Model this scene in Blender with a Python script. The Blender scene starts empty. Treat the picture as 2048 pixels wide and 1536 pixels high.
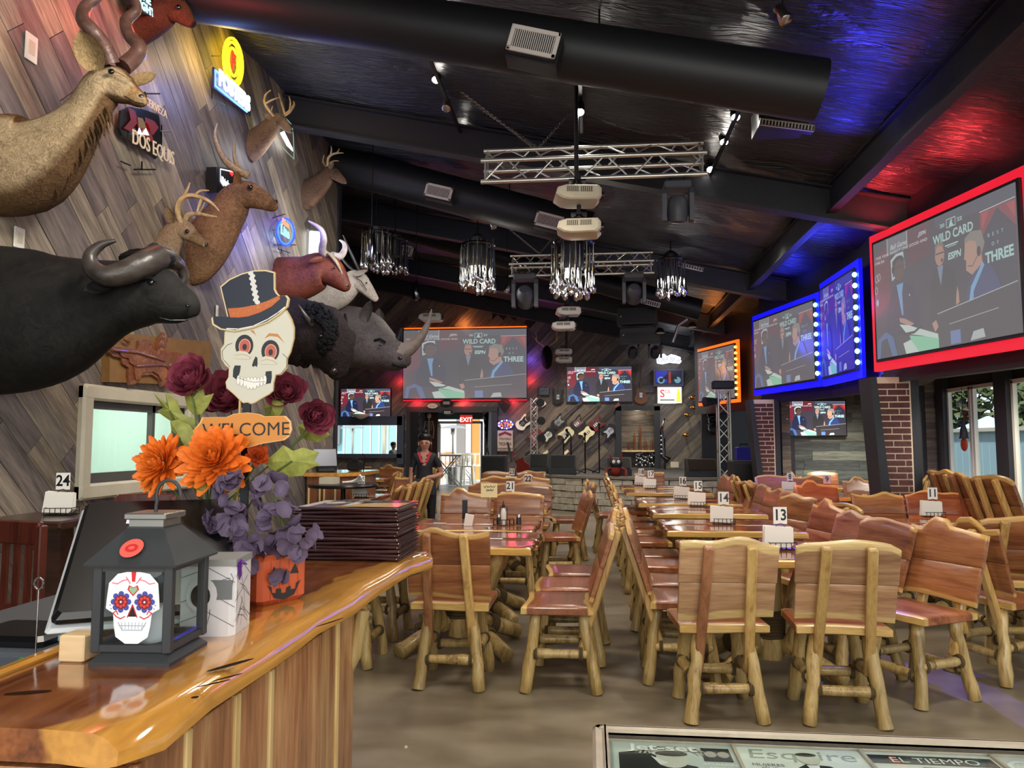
import bpy, math, random
from mathutils import Matrix, Vector, Euler
R = math.radians
rnd = random.Random(7)
scn = bpy.context.scene
COL = scn.collection

# ---------------------------------------------------------------- camera, world, lights, exposure
FPX, EYE, PIT, YAW = 1500.0, 1.45, R(4.46), R(5.94)
cam_d = bpy.data.cameras.new('camera'); cam = bpy.data.objects.new('camera', cam_d); COL.objects.link(cam)
cam_d.sensor_width = 36; cam_d.lens = FPX / 2048 * 36; cam_d.clip_start = .02; cam_d.clip_end = 300
cam.location = (0, 0, EYE); cam.rotation_euler = (math.pi / 2 + PIT, 0, YAW)
scn.camera = cam
scn.view_settings.view_transform = 'Standard'; scn.view_settings.look = 'None'
scn.view_settings.gamma = 1; scn.view_settings.use_curve_mapping = False
scn.view_settings.exposure = 0.35
w = bpy.data.worlds.new('world'); scn.world = w; w.use_nodes = True
wn = w.node_tree.nodes; bg = wn['Background']
bg.inputs[0].default_value = (.82, .91, 1, 1); bg.inputs[1].default_value = 1.15
cy = scn.cycles
cy.use_denoising = True; cy.max_bounces = 5; cy.diffuse_bounces = 2; cy.glossy_bounces = 3
cy.transmission_bounces = 6; cy.transparent_max_bounces = 10; cy.sample_clamp_indirect = 4
cy.use_adaptive_sampling = True; cy.adaptive_threshold = .035
cy.caustics_reflective = False; cy.caustics_refractive = False

def light(kind, loc, energy, color=(1, 1, 1), target=None, **k):
    d = bpy.data.lights.new(kind.lower() + '_light', kind); o = bpy.data.objects.new(d.name, d); COL.objects.link(o)
    o.location = loc; d.energy = energy; d.color = color
    for a, b in k.items(): setattr(d, a, b)
    if target is not None:
        o.rotation_euler = (Vector(target) - Vector(loc)).to_track_quat('-Z', 'Y').to_euler()
    return o
# daylight through the entrance glazing behind the host stand, and unseen warm spots added to brighten the hall
light('AREA', (1.2, -3.0, 2.6), 170, (1, .93, .82), (1.0, 8, .6), shape='RECTANGLE', size=6.5, size_y=3.0)
for x, y, e in [(-1.2, 2.2, 60), (1.6, 3.2, 75), (-.6, 6.0, 70), (2.2, 6.6, 60), (.6, 9.6, 80), (-2.2, 10.5, 34), (2.6, 11, 40),
                (-4.5, 14.5, 30), (-.4, 14.2, 100), (4.3, 8.5, 110), (4.3, 12.3, 170), (.7, .8, 26), (-5.6, 18.5, 80), (-3.4, 19.3, 110), (-.6, 19.2, 150), (1.8, 18.8, 130)]:
    light('SPOT', (x, y, 4.2 if x < 3.5 else 2.35), e * 2.2, (1, .91, .77), (x, y + .3, 0), spot_size=R(140), spot_blend=.9, shadow_soft_size=.35)
light('SPOT', (-1.0, 3.2, 4.2), 340, (1, .93, .82), (-3.8, 5.2, 2.9), spot_size=R(110), spot_blend=.9, shadow_soft_size=.4)
light('SPOT', (-1.4, 7.5, 4.2), 260, (.97, .94, .95), (-3.8, 9.2, 2.8), spot_size=R(90), spot_blend=.9, shadow_soft_size=.4)

# ---------------------------------------------------------------- helpers
def lin(c):
    if isinstance(c, str): c = tuple(int(c[i:i + 2], 16) for i in (0, 2, 4))
    return tuple((v / 255 / 12.92 if v / 255 <= .04045 else ((v / 255 + .055) / 1.055) ** 2.4) for v in c) + (1,)
def ray(px, py):
    r = Vector(((px - 1024) / FPX, -(py - 768) / FPX, -1))
    r.rotate(Euler(cam.rotation_euler)); return r
def W(px, py, **k):
    """point of the place seen at a picture point, on the plane X=, Y= or Z= (used to read sizes off the photograph)"""
    (ax, v), = k.items(); i = 'XYZ'.index(ax); r = ray(px, py); o = Vector((0, 0, EYE))
    return o + r * ((v - o[i]) / r[i])
def frame(o, right, up):
    r = Vector(right).normalized(); u = Vector(up).normalized(); n = r.cross(u)
    return Matrix(((r.x, u.x, n.x, o[0]), (r.y, u.y, n.y, o[1]), (r.z, u.z, n.z, o[2]), (0, 0, 0, 1)))
def tr(x, y, z, rz=0, rx=0, ry=0):
    return Matrix.Translation((x, y, z)) @ Euler((rx, ry, rz)).to_matrix().to_4x4()
I4 = Matrix.Identity(4)

class MB:
    def __init__(s): s.v, s.f, s.mi, s.c, s.s = [], [], [], [], []; s.m = 0; s.col = (1, 1, 1, 1); s.sap = 0.0; s.uc = s.us = False
    def color(s, c): s.col = lin(c); s.uc = True; return s
    def add(s, vs, fs, M=None, sap=None):
        b = len(s.v)
        for i, p in enumerate(vs):
            p = Vector(p); s.v.append(M @ p if M else p); s.c.append(s.col)
            s.s.append(sap[i] if sap else s.sap)
        if sap: s.us = True
        for f in fs: s.f.append([b + i for i in f]); s.mi.append(s.m)
        return s
    def box(s, c, d, M=None, b=0.0):
        x, y, z = d[0] / 2, d[1] / 2, d[2] / 2; cx, cy_, cz = c
        if b <= 0:
            vs = [(cx + i * x, cy_ + j * y, cz + k * z) for i in (-1, 1) for j in (-1, 1) for k in (-1, 1)]
            return s.add(vs, [(0, 1, 3, 2), (4, 6, 7, 5), (0, 4, 5, 1), (2, 3, 7, 6), (0, 2, 6, 4), (1, 5, 7, 3)], M)
        b = min(b, x * .95, y * .95, z * .95)
        pr = []                      # rounded slab: rings
        for (dz, ins) in ((-z, b), (-z + b, 0), (z - b, 0), (z, b)):
            ring = []
            for sx, sy in ((-1, -1), (1, -1), (1, 1), (-1, 1)):
                X, Y = x - ins, y - ins; q = b * .9
                a = [(X * sx, (Y - q) * sy), ((X - q) * sx, Y * sy)]
                if sx * sy > 0: a = [(( X - q) * sx, Y * sy), (X * sx, (Y - q) * sy)]
                if (sx, sy) in ((-1, -1),): a = [(-X, -(Y - q)), (-(X - q), -Y)]
                if (sx, sy) == (1, -1): a = [(X - q, -Y), (X, -(Y - q))]
                if (sx, sy) == (1, 1): a = [(X, Y - q), (X - q, Y)]
                if (sx, sy) == (-1, 1): a = [(-(X - q), Y), (-X, Y - q)]
                ring += a
            pr.append([(cx + p[0], cy_ + p[1], cz + dz) for p in ring])
        return s.rings(pr, M, cap=True)
    def rings(s, rs, M=None, cap=True, closed=True, sap=None):
        n = len(rs[0]); vs = [p for r in rs for p in r]; fs = []
        for i in range(len(rs) - 1):
            for j in range(n if closed else n - 1):
                k = (j + 1) % n; fs.append((i * n + j, i * n + k, (i + 1) * n + k, (i + 1) * n + j))
        if cap and closed:
            fs.append(tuple(reversed(range(n)))); fs.append(tuple((len(rs) - 1) * n + j for j in range(n)))
        return s.add(vs, fs, M, sap)
    def tube(s, pts, r, n=8, M=None, cap=True, flat=1.0, closed=False):
        pts = [Vector(p) for p in pts]; rs = r if isinstance(r, (list, tuple)) else [r] * len(pts); out = []
        up = None
        for i, p in enumerate(pts):
            if closed: t = pts[(i + 1) % len(pts)] - pts[i - 1]
            else: t = pts[min(i + 1, len(pts) - 1)] - pts[max(i - 1, 0)]
            if t.length < 1e-9: t = Vector((0, 0, 1))
            t.normalize()
            if up is None: up = Vector((0, 0, 1)) if abs(t.z) < .9 else Vector((0, 1, 0))
            a = t.cross(up)
            if a.length < 1e-6: a = t.cross(Vector((1, 0, 0)))
            a.normalize(); u2 = a.cross(t).normalized(); up = u2
            out.append([p + (a * math.cos(2 * math.pi * j / n) + u2 * math.sin(2 * math.pi * j / n) * flat) * rs[i] for j in range(n)])
        if closed: out.append(out[0]); return s.rings(out, M, cap=False)
        return s.rings(out, M, cap=cap)
    def lathe(s, prof, n=16, M=None, cap=True):
        return s.rings([[(r * math.cos(2 * math.pi * j / n), r * math.sin(2 * math.pi * j / n), z) for j in range(n)] for r, z in prof], M, cap)
    def ell(s, c, r, M=None, n=10, m=7):
        return s.rings([[(c[0] + r[0] * math.sin(a) * math.cos(2 * math.pi * j / n), c[1] + r[1] * math.sin(a) * math.sin(2 * math.pi * j / n), c[2] - r[2] * math.cos(a)) for j in range(n)]
                        for a in [math.pi * (i + .02) / (m + .04) if 0 < i < m else (.02 if i == 0 else math.pi - .02) for i in range(m + 1)]], M)
    def prism(s, poly, z0, z1, M=None, back=True):
        n = len(poly); vs = [(p[0], p[1], z0) for p in poly] + [(p[0], p[1], z1) for p in poly]
        fs = [tuple(n + i for i in range(n))] + [(i, (i + 1) % n, n + (i + 1) % n, n + i) for i in range(n)]
        if back: fs.append(tuple(reversed(range(n))))
        ar = sum(poly[i][0] * poly[(i + 1) % n][1] - poly[(i + 1) % n][0] * poly[i][1] for i in range(n))
        if ar < 0: fs = [tuple(reversed(f)) for f in fs]
        return s.add(vs, fs, M)
    def poly(s, poly, z=0, M=None):
        n = len(poly); ar = sum(poly[i][0] * poly[(i + 1) % n][1] - poly[(i + 1) % n][0] * poly[i][1] for i in range(n))
        return s.add([(p[0], p[1], z) for p in poly], [tuple(range(n)) if ar > 0 else tuple(reversed(range(n)))], M)
    def rect(s, x0, y0, x1, y1, z=0, M=None): return s.poly([(x0, y0), (x1, y0), (x1, y1), (x0, y1)], z, M)
    def disc(s, cx, cy_, rx, ry, z=0, M=None, n=16, a0=0, a1=360):
        full = a1 - a0 >= 360
        k = n if full else n + 1
        return s.poly([(cx + rx * math.cos(R(a0 + (a1 - a0) * i / n)), cy_ + ry * math.sin(R(a0 + (a1 - a0) * i / n))) for i in range(k)], z, M)
    def line(s, pts, wd, z=0, M=None, closed=False):
        pts = [Vector((p[0], p[1])) for p in pts]
        if closed: pts = pts + [pts[0]]
        for a, b in zip(pts, pts[1:]):
            d = (b - a)
            if d.length < 1e-9: continue
            d.normalize(); n = Vector((-d.y, d.x)) * wd / 2; e = d * wd * .3
            s.poly([a - n - e, b - n + e, b + n + e, a + n - e], z, M)
        return s
    def text(s, t, x, y, h, z=0, M=None, al='CENTER', sx=1.0, ext=0.0, sh=0.0, bold=0.0, rot=0):
        vs, fs = text_geo(t, al, ext / h if h else 0, sh, bold)
        T = Matrix.Translation((x, y, z)) @ Matrix.Rotation(rot, 4, 'Z') @ Matrix.Diagonal((h * sx, h, h, 1))
        return s.add([T @ v for v in vs], fs, M)
    def build(s, name, mats, parent=None, smooth=35, loc=None):
        me = bpy.data.meshes.new(name); me.from_pydata([tuple(v) for v in s.v], [], s.f)
        if not isinstance(mats, (list, tuple)): mats = [mats]
        for m in mats: me.materials.append(m)
        if len(mats) > 1: me.polygons.foreach_set('material_index', s.mi)
        if s.uc:
            a = me.color_attributes.new('Col', 'FLOAT_COLOR', 'POINT'); a.data.foreach_set('color', [x for c in s.c for x in c])
        if s.us:
            a = me.attributes.new('sap', 'FLOAT', 'POINT'); a.data.foreach_set('value', s.s)
        if smooth:
            me.polygons.foreach_set('use_smooth', [True] * len(me.polygons)); me.update(); me.set_sharp_from_angle(angle=R(smooth))
        me.update()
        o = bpy.data.objects.new(name, me); COL.objects.link(o); o.parent = parent
        if loc: o.location = loc
        return o
_tc = {}
def text_geo(t, al, ext, sh, bold):
    k = (t, al, round(ext, 4), sh, bold)
    if k not in _tc:
        c = bpy.data.curves.new('txt', 'FONT'); c.body = t; c.size = 1.37; c.align_x = al; c.extrude = ext; c.shear = sh; c.offset = bold; c.resolution_u = 3
        o = bpy.data.objects.new('txt', c); me = bpy.data.meshes.new_from_object(o)
        _tc[k] = ([v.co.copy() for v in me.vertices], [tuple(p.vertices) for p in me.polygons])
        bpy.data.objects.remove(o); bpy.data.meshes.remove(me)
    return _tc[k]
def tag(o, label=None, cat=None, group=None, kind=None):
    if label: o['label'] = label
    if cat: o['category'] = cat
    if group: o['group'] = group
    if kind: o['kind'] = kind
    return o
def thing(name, label, cat, loc=(0, 0, 0), rz=0, group=None):
    o = bpy.data.objects.new(name, None); COL.objects.link(o); o.location = loc; o.rotation_euler = (0, 0, rz); o.empty_display_size = .1
    return tag(o, label, cat, group)
def dup(o, parent=None, **k):
    c = o.copy(); COL.objects.link(c); c.parent = parent
    for ch in list(o.children): dup(ch, c)
    for a, b in k.items():
        if a in ('label', 'group'): c[a] = b
        else: setattr(c, a, b)
    return c
def struct(mb, name, m, parent=None, smooth=0):
    o = mb.build(name, m, parent, smooth)
    if parent is None: o['kind'] = 'structure'
    return o

# ---------------------------------------------------------------- materials
def nt(name):
    m = bpy.data.materials.new(name); m.use_nodes = True; t = m.node_tree
    return m, t, t.nodes['Principled BSDF']
def mat(name, c, rough=.5, metal=0, spec=.5, coat=0, emit=None, es=1, alpha=1, trans=0, noise=0, nscale=20, bump=0, ior=None):
    m, t, b = nt(name); b.inputs['Base Color'].default_value = lin(c); b.inputs['Roughness'].default_value = rough
    b.inputs['Metallic'].default_value = metal; b.inputs['Specular IOR Level'].default_value = spec; b.inputs['Coat Weight'].default_value = coat
    b.inputs['Coat Roughness'].default_value = .08
    if emit: b.inputs['Emission Color'].default_value = lin(emit); b.inputs['Emission Strength'].default_value = es
    if trans: b.inputs['Transmission Weight'].default_value = trans
    if alpha < 1: b.inputs['Alpha'].default_value = alpha
    if ior: b.inputs['IOR'].default_value = ior
    if noise or bump:
        tc = t.nodes.new('ShaderNodeTexCoord'); n = t.nodes.new('ShaderNodeTexNoise'); n.inputs['Scale'].default_value = nscale; n.inputs['Detail'].default_value = 5
        t.links.new(tc.outputs['Object'], n.inputs['Vector'])
        if noise:
            h = t.nodes.new('ShaderNodeHueSaturation'); h.inputs['Color'].default_value = lin(c)
            mp = t.nodes.new('ShaderNodeMapRange'); mp.inputs[1].default_value = .3; mp.inputs[2].default_value = .7; mp.inputs[3].default_value = 1 - noise; mp.inputs[4].default_value = 1 + noise
            t.links.new(n.outputs[0], mp.inputs[0]); t.links.new(mp.outputs[0], h.inputs['Value']); t.links.new(h.outputs[0], b.inputs['Base Color'])
        if bump:
            bp = t.nodes.new('ShaderNodeBump'); bp.inputs['Strength'].default_value = bump; bp.inputs['Distance'].default_value = .02
            t.links.new(n.outputs[0], bp.inputs['Height']); t.links.new(bp.outputs[0], b.inputs['Normal'])
    return m
def ramp(t, stops, interp='LINEAR'):
    r = t.nodes.new('ShaderNodeValToRGB'); r.color_ramp.interpolation = interp; e = r.color_ramp.elements
    while len(e) < len(stops): e.new(.5)
    for k, (p, c) in zip(e, stops): k.position = p; k.color = lin(c)
    return r
def wood(name, cols, sap=None, axis=0, sc=1.0, rough=.3, coat=.3, rand=None, sapw=.035, bump=.15):
    """cols: dark, mid, light grain colours; rand: list of per-piece colours; sap: sapwood colour near the live edge"""
    m, t, b = nt(name); L = t.links.new; N = t.nodes.new
    tc = N('ShaderNodeTexCoord'); oi = N('ShaderNodeObjectInfo')
    mu = N('ShaderNodeMath'); mu.operation = 'MULTIPLY'; mu.inputs[1].default_value = 37.0; L(oi.outputs['Random'], mu.inputs[0])
    ad = N('ShaderNodeVectorMath'); ad.operation = 'ADD'; L(tc.outputs['Object'], ad.inputs[0]); L(mu.outputs[0], ad.inputs[1])
    mp = N('ShaderNodeMapping'); s = [9 * sc] * 3; s[axis] = .9 * sc; mp.inputs['Scale'].default_value = s; L(ad.outputs[0], mp.inputs[0])
    n1 = N('ShaderNodeTexNoise'); n1.inputs['Scale'].default_value = 1.3; n1.inputs['Detail'].default_value = 4; n1.inputs['Distortion'].default_value = 1.2; L(mp.outputs[0], n1.inputs['Vector'])
    n2 = N('ShaderNodeTexNoise'); n2.inputs['Scale'].default_value = 9; n2.inputs['Detail'].default_value = 3; L(mp.outputs[0], n2.inputs['Vector'])
    mx = N('ShaderNodeMix'); mx.inputs[0].default_value = .35; L(n1.outputs[0], mx.inputs[2]); L(n2.outputs[0], mx.inputs[3])
    rp = ramp(t, [(.3, cols[0]), (.47, cols[1]), (.68, cols[2])]); L(mx.outputs[0], rp.inputs[0])
    out = rp.outputs[0]
    if rand:
        rr = ramp(t, [(i / len(rand), c) for i, c in enumerate(rand)], 'CONSTANT'); L(oi.outputs['Random'], rr.inputs[0])
        mm = N('ShaderNodeMix'); mm.data_type = 'RGBA'; mm.blend_type = 'MULTIPLY'; mm.inputs[0].default_value = 1; L(rr.outputs[0], mm.inputs[6]); L(out, mm.inputs[7]); out = mm.outputs[2]
    else:
        h = N('ShaderNodeHueSaturation'); L(out, h.inputs['Color'])
        m2 = N('ShaderNodeMapRange'); m2.inputs[3].default_value = .8; m2.inputs[4].default_value = 1.2; L(oi.outputs['Random'], m2.inputs[0]); L(m2.outputs[0], h.inputs['Value']); out = h.outputs[0]
    if sap:
        at = N('ShaderNodeAttribute'); at.attribute_name = 'sap'
        n3 = N('ShaderNodeTexNoise'); n3.inputs['Scale'].default_value = 3.5; L(ad.outputs[0], n3.inputs['Vector'])
        m3 = N('ShaderNodeMath'); m3.operation = 'MULTIPLY_ADD'; m3.inputs[1].default_value = sapw * 2.2; L(n3.outputs[0], m3.inputs[0]); 
        m4 = N('ShaderNodeMath'); m4.operation = 'SUBTRACT'; L(at.outputs['Fac'], m4.inputs[0]); m3.inputs[2].default_value = 0; L(m3.outputs[0], m4.inputs[1])
        m5 = N('ShaderNodeMapRange'); m5.inputs[1].default_value = -.004; m5.inputs[2].default_value = .006; L(m4.outputs[0], m5.inputs[0])
        hs = N('ShaderNodeMix'); hs.data_type = 'RGBA'; hs.blend_type = 'MULTIPLY'; hs.inputs[0].default_value = .5; hs.inputs[6].default_value = lin(sap); 
        rp2 = ramp(t, [(.35, (150, 120, 80)), (.6, (255, 250, 240))]); L(mx.outputs[0], rp2.inputs[0]); L(rp2.outputs[0], hs.inputs[7])
        m6 = N('ShaderNodeMix'); m6.data_type = 'RGBA'; L(m5.outputs[0], m6.inputs[0]); L(hs.outputs[2], m6.inputs[6]); L(out, m6.inputs[7]); out = m6.outputs[2]
    L(out, b.inputs['Base Color']); b.inputs['Roughness'].default_value = rough; b.inputs['Coat Weight'].default_value = coat; b.inputs['Coat Roughness'].default_value = .12
    if bump:
        bp = N('ShaderNodeBump'); bp.inputs['Strength'].default_value = bump; bp.inputs['Distance'].default_value = .004; L(n2.outputs[0], bp.inputs['Height']); L(bp.outputs[0], b.inputs['Normal'])
    return m
def attr_mat(name, emit=0, wash=None, rough=.5, alpha=1):
    m, t, b = nt(name); a = t.nodes.new('ShaderNodeAttribute'); a.attribute_name = 'Col'; out = a.outputs['Color']
    if wash:
        x = t.nodes.new('ShaderNodeMix'); x.data_type = 'RGBA'; x.inputs[0].default_value = wash[0]; x.inputs[7].default_value = lin(wash[1]); t.links.new(out, x.inputs[6]); out = x.outputs[2]
    if emit:
        b.inputs['Base Color'].default_value = (.01, .01, .01, 1); t.links.new(out, b.inputs['Emission Color']); b.inputs['Emission Strength'].default_value = emit
    else: t.links.new(out, b.inputs['Base Color'])
    b.inputs['Roughness'].default_value = rough
    return m
def emat(name, c, s): return mat(name, (10, 10, 10), emit=c, es=s)
def fur(name, c1, c2, sc=30, bump=.8, rough=.85):
    m, t, b = nt(name); N = t.nodes.new; L = t.links.new
    tc = N('ShaderNodeTexCoord'); n = N('ShaderNodeTexNoise'); n.inputs['Scale'].default_value = sc; n.inputs['Detail'].default_value = 6; n.inputs['Distortion'].default_value = 1.5; L(tc.outputs['Object'], n.inputs[0])
    n2 = N('ShaderNodeTexNoise'); n2.inputs['Scale'].default_value = 3.5; L(tc.outputs['Object'], n2.inputs[0])
    x = N('ShaderNodeMix'); x.inputs[0].default_value = .45; L(n.outputs[0], x.inputs[2]); L(n2.outputs[0], x.inputs[3])
    r = ramp(t, [(.36, c1), (.62, c2)]); L(x.outputs[0], r.inputs[0])
    a = N('ShaderNodeAttribute'); a.attribute_name = 'Col'; mm = N('ShaderNodeMix'); mm.data_type = 'RGBA'; mm.blend_type = 'MULTIPLY'; mm.inputs[0].default_value = 1
    L(r.outputs[0], mm.inputs[6]); L(a.outputs['Color'], mm.inputs[7]); L(mm.outputs[2], b.inputs['Base Color'])
    bp = N('ShaderNodeBump'); bp.inputs['Strength'].default_value = bump; bp.inputs['Distance'].default_value = .012; L(n.outputs[0], bp.inputs['Height']); L(bp.outputs[0], b.inputs['Normal'])
    b.inputs['Roughness'].default_value = rough; b.inputs['Specular IOR Level'].default_value = .25
    return m

M = {}
M['black'] = mat('black_paint', (36, 38, 45), .55, noise=.15)
M['blackgloss'] = mat('black_plastic', (14, 14, 16), .3)
M['blackmetal'] = mat('black_metal', (22, 22, 24), .4, metal=.3)
M['steel'] = mat('brushed_steel', (190, 188, 184), .25, metal=1)
M['alu'] = mat('truss_aluminium', (200, 198, 190), .32, metal=.85)
M['white'] = mat('white_plastic', (225, 222, 212), .4)
M['cream'] = mat('cream_paint', (205, 196, 172), .45, noise=.06, nscale=6)
M['paper'] = mat('white_paper', (236, 232, 222), .7)
M['cedar'] = wood('cedar_board', [(92, 50, 30), (138, 84, 50), (170, 114, 70)], sap=(214, 172, 104), sapw=.02)
M['seat'] = wood('cedar_seat', [(104, 52, 30), (142, 80, 46), (170, 106, 66)], sap=(222, 184, 112), sapw=.03)
M['cedarp'] = wood('pale_cedar_board', [(128, 88, 60), (172, 130, 94), (200, 164, 124)], sap=(228, 200, 138), sapw=.036)
M['post'] = wood('split_post', [(150, 108, 62), (202, 162, 96), (222, 186, 120)], axis=2)
M['postred'] = wood('red_post', [(108, 62, 40), (150, 98, 64), (178, 124, 86)], axis=2)
M['log'] = wood('peeled_log', [(104, 78, 40), (180, 150, 92), (208, 182, 122)], axis=2, sc=1.3, rough=.35, bump=.4)
M['rope'] = mat('jute_rope', (112, 92, 60), .9, bump=.8, nscale=300)
M['print'] = attr_mat('printed', rough=.5)
M['printg'] = attr_mat('printed_gloss', rough=.15)
M['tv'] = attr_mat('lcd_picture', emit=1.25)
M['proj'] = attr_mat('projected_picture', emit=1.0, wash=(.66, (108, 106, 108)))
M['glow'] = attr_mat('neon_glow', emit=5)
def glass_mat():
    m, t, b = nt('clear_glass'); N = t.nodes.new; tr_, gl, mx, fr = N('ShaderNodeBsdfTransparent'), N('ShaderNodeBsdfGlossy'), N('ShaderNodeMixShader'), N('ShaderNodeFresnel')
    tr_.inputs[0].default_value = (.94, .97, .96, 1); gl.inputs['Roughness'].default_value = .02; fr.inputs[0].default_value = 1.35
    ge, sb_, ml = N('ShaderNodeNewGeometry'), N('ShaderNodeMath'), N('ShaderNodeMath'); sb_.operation = 'SUBTRACT'; sb_.inputs[0].default_value = 1; ml.operation = 'MULTIPLY'
    t.links.new(ge.outputs['Backfacing'], sb_.inputs[1]); t.links.new(sb_.outputs[0], ml.inputs[0]); t.links.new(fr.outputs[0], ml.inputs[1]); t.links.new(ml.outputs[0], mx.inputs[0]); t.links.new(tr_.outputs[0], mx.inputs[1]); t.links.new(gl.outputs[0], mx.inputs[2]); t.links.new(mx.outputs[0], t.nodes['Material Output'].inputs[0]); return m
M['glass'] = glass_mat()
M['chrome'] = mat('chrome', (215, 218, 222), .05, metal=1)
M['chromedark'] = mat('smoked_chrome', (90, 92, 96), .12, metal=1)
M['hornd'] = mat('dark_horn', (58, 52, 48), .35, noise=.35, nscale=14, bump=.3)
M['horn'] = mat('bone_antler', (186, 160, 118), .5, noise=.3, nscale=18)
M['eye'] = mat('glass_eye', (12, 9, 8), .05, coat=1)
# ================================================================ the room
M['floor'] = None
def floor_mat():
    m, t, b = nt('stained_concrete'); N = t.nodes.new; L = t.links.new
    tc = N('ShaderNodeTexCoord'); n = N('ShaderNodeTexNoise'); n.inputs['Scale'].default_value = .7; n.inputs['Detail'].default_value = 8; n.inputs['Distortion'].default_value = .6; L(tc.outputs['Object'], n.inputs[0])
    mp = N('ShaderNodeMapping'); mp.inputs['Scale'].default_value = (1.6, 3.2, 1); L(tc.outputs['Object'], mp.inputs[0])
    n2 = N('ShaderNodeTexNoise'); n2.inputs['Scale'].default_value = 1.6; n2.inputs['Detail'].default_value = 7; L(mp.outputs[0], n2.inputs[0])
    x = N('ShaderNodeMix'); x.inputs[0].default_value = .5; L(n.outputs[0], x.inputs[2]); L(n2.outputs[0], x.inputs[3])
    r = ramp(t, [(.36, (108, 96, 78)), (.5, (132, 120, 100)), (.64, (152, 141, 122))]); L(x.outputs[0], r.inputs[0]); L(r.outputs[0], b.inputs['Base Color'])
    r2 = N('ShaderNodeMapRange'); r2.inputs[3].default_value = .22; r2.inputs[4].default_value = .5; L(n2.outputs[0], r2.inputs[0]); L(r2.outputs[0], b.inputs['Roughness'])
    return m
M['floor'] = floor_mat()
PLK = [(182, 172, 156), (156, 147, 140), (204, 191, 166), (138, 129, 127), (168, 157, 147), (194, 180, 156), (146, 137, 136), (176, 165, 150)]
M['plank'] = wood('grey_plank', [(112, 108, 104), (176, 172, 168), (232, 226, 218)], rand=PLK, sc=.9, rough=.55, coat=0, bump=.3)
PLD = [(140, 131, 124), (116, 108, 106), (160, 148, 132), (102, 96, 98), (130, 121, 118)]
M['plankd'] = wood('weathered_plank', [(112, 108, 104), (176, 172, 168), (232, 226, 218)], rand=PLD, sc=.9, rough=.55, coat=0, bump=.2)
M['crinkle'] = mat('black_crinkled_membrane', (50, 52, 58), .32, spec=.6, bump=.01, nscale=1)
_t = M['crinkle'].node_tree; _m = _t.nodes.new('ShaderNodeMapping'); _m.inputs['Scale'].default_value = (1.2, 9, 1); _nn = [x for x in _t.nodes if x.type == 'TEX_NOISE'][0]; _nn.inputs['Scale'].default_value = 2.2; _nn.inputs['Distortion'].default_value = 1.5
_t.links.new([x for x in _t.nodes if x.type == 'TEX_COORD'][0].outputs['Object'], _m.inputs[0]); _t.links.new(_m.outputs[0], _nn.inputs[0]); _bp = [x for x in _t.nodes if x.type == 'BUMP'][0]; _bp.inputs['Strength'].default_value = .9; _bp.inputs['Distance'].default_value = .06
M['base'] = mat('wall_backing', (34, 31, 30), .8)
M['plaster'] = mat('pale_plaster', (196, 210, 200), .7)

def clip(poly, x0, y0, x1, y1):
    for a, b, s in ((0, x0, 1), (0, x1, -1), (1, y0, 1), (1, y1, -1)):
        out = []
        for i, p in enumerate(poly):
            q = poly[(i + 1) % len(poly)]; dp, dq = (p[a] - b) * s, (q[a] - b) * s
            if dp >= 0: out.append(p)
            if dp * dq < 0: k = dp / (dp - dq); out.append((p[0] + (q[0] - p[0]) * k, p[1] + (q[1] - p[1]) * k))
        poly = out
        if len(poly) < 3: return []
    return poly
def planks(parent, F, rects, ang, wd, ln, m, cap=300, top=None):
    xs = [r[0] for r in rects] + [r[2] for r in rects]; ys = [r[1] for r in rects] + [r[3] for r in rects]
    cx, cy_ = (min(xs) + max(xs)) / 2, (min(ys) + max(ys)) / 2; rad = math.hypot(max(xs) - min(xs), max(ys) - min(ys)) / 2 + ln
    ca, sa = math.cos(ang), math.sin(ang); n = 0; extra = MB()
    j = -int(rad / wd)
    while j * wd < rad:
        u = -rad + rnd.random() * ln
        while u < rad:
            l = ln * rnd.choice([.6, .8, 1, 1, 1]); g = .0025
            q = [(u + g, j * wd + g), (u + l - g, j * wd + g), (u + l - g, (j + 1) * wd - g), (u + g, (j + 1) * wd - g)]
            wq = [(cx + a * ca - b * sa, cy_ + a * sa + b * ca) for a, b in q]
            pieces = [p for p in (clip(wq, *r) for r in rects) if p]
            if top:
                pieces = [p for p in pieces if sum(v[1] for v in p) / len(p) < top(sum(v[0] for v in p) / len(p)) + .2]
            if pieces:
                pr = .010 + rnd.random() * .005
                mid = ((u + l / 2), (j + .5) * wd)
                mb = MB() if n < cap else extra
                T = Matrix.Translation((cx, cy_, 0)) @ Matrix.Rotation(ang, 4, 'Z') @ Matrix.Translation((mid[0], mid[1], 0))
                Ti = T.inverted()
                for p in pieces:
                    pl = [(Ti @ Vector((a, b, 0)))[:2] for a, b in p]
                    if n < cap: mb.prism(pl, 0, pr, back=False)
                    else: mb.prism(p, 0, pr, F, back=False)
                if n < cap:
                    o = mb.build('plank', m, parent, 0); o.matrix_local = F @ T
                n += 1
            u += l
        j += 1
    if extra.f: extra.build('plank_rest', m, parent, 0)['kind'] = 'stuff'
    return n
BY = 21.5
ceil = lambda x: 5.0 - .215 * x
# floor
struct(MB().box((0, 10, -.05), (24, 30, .1)), 'floor', M['floor'])
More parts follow.
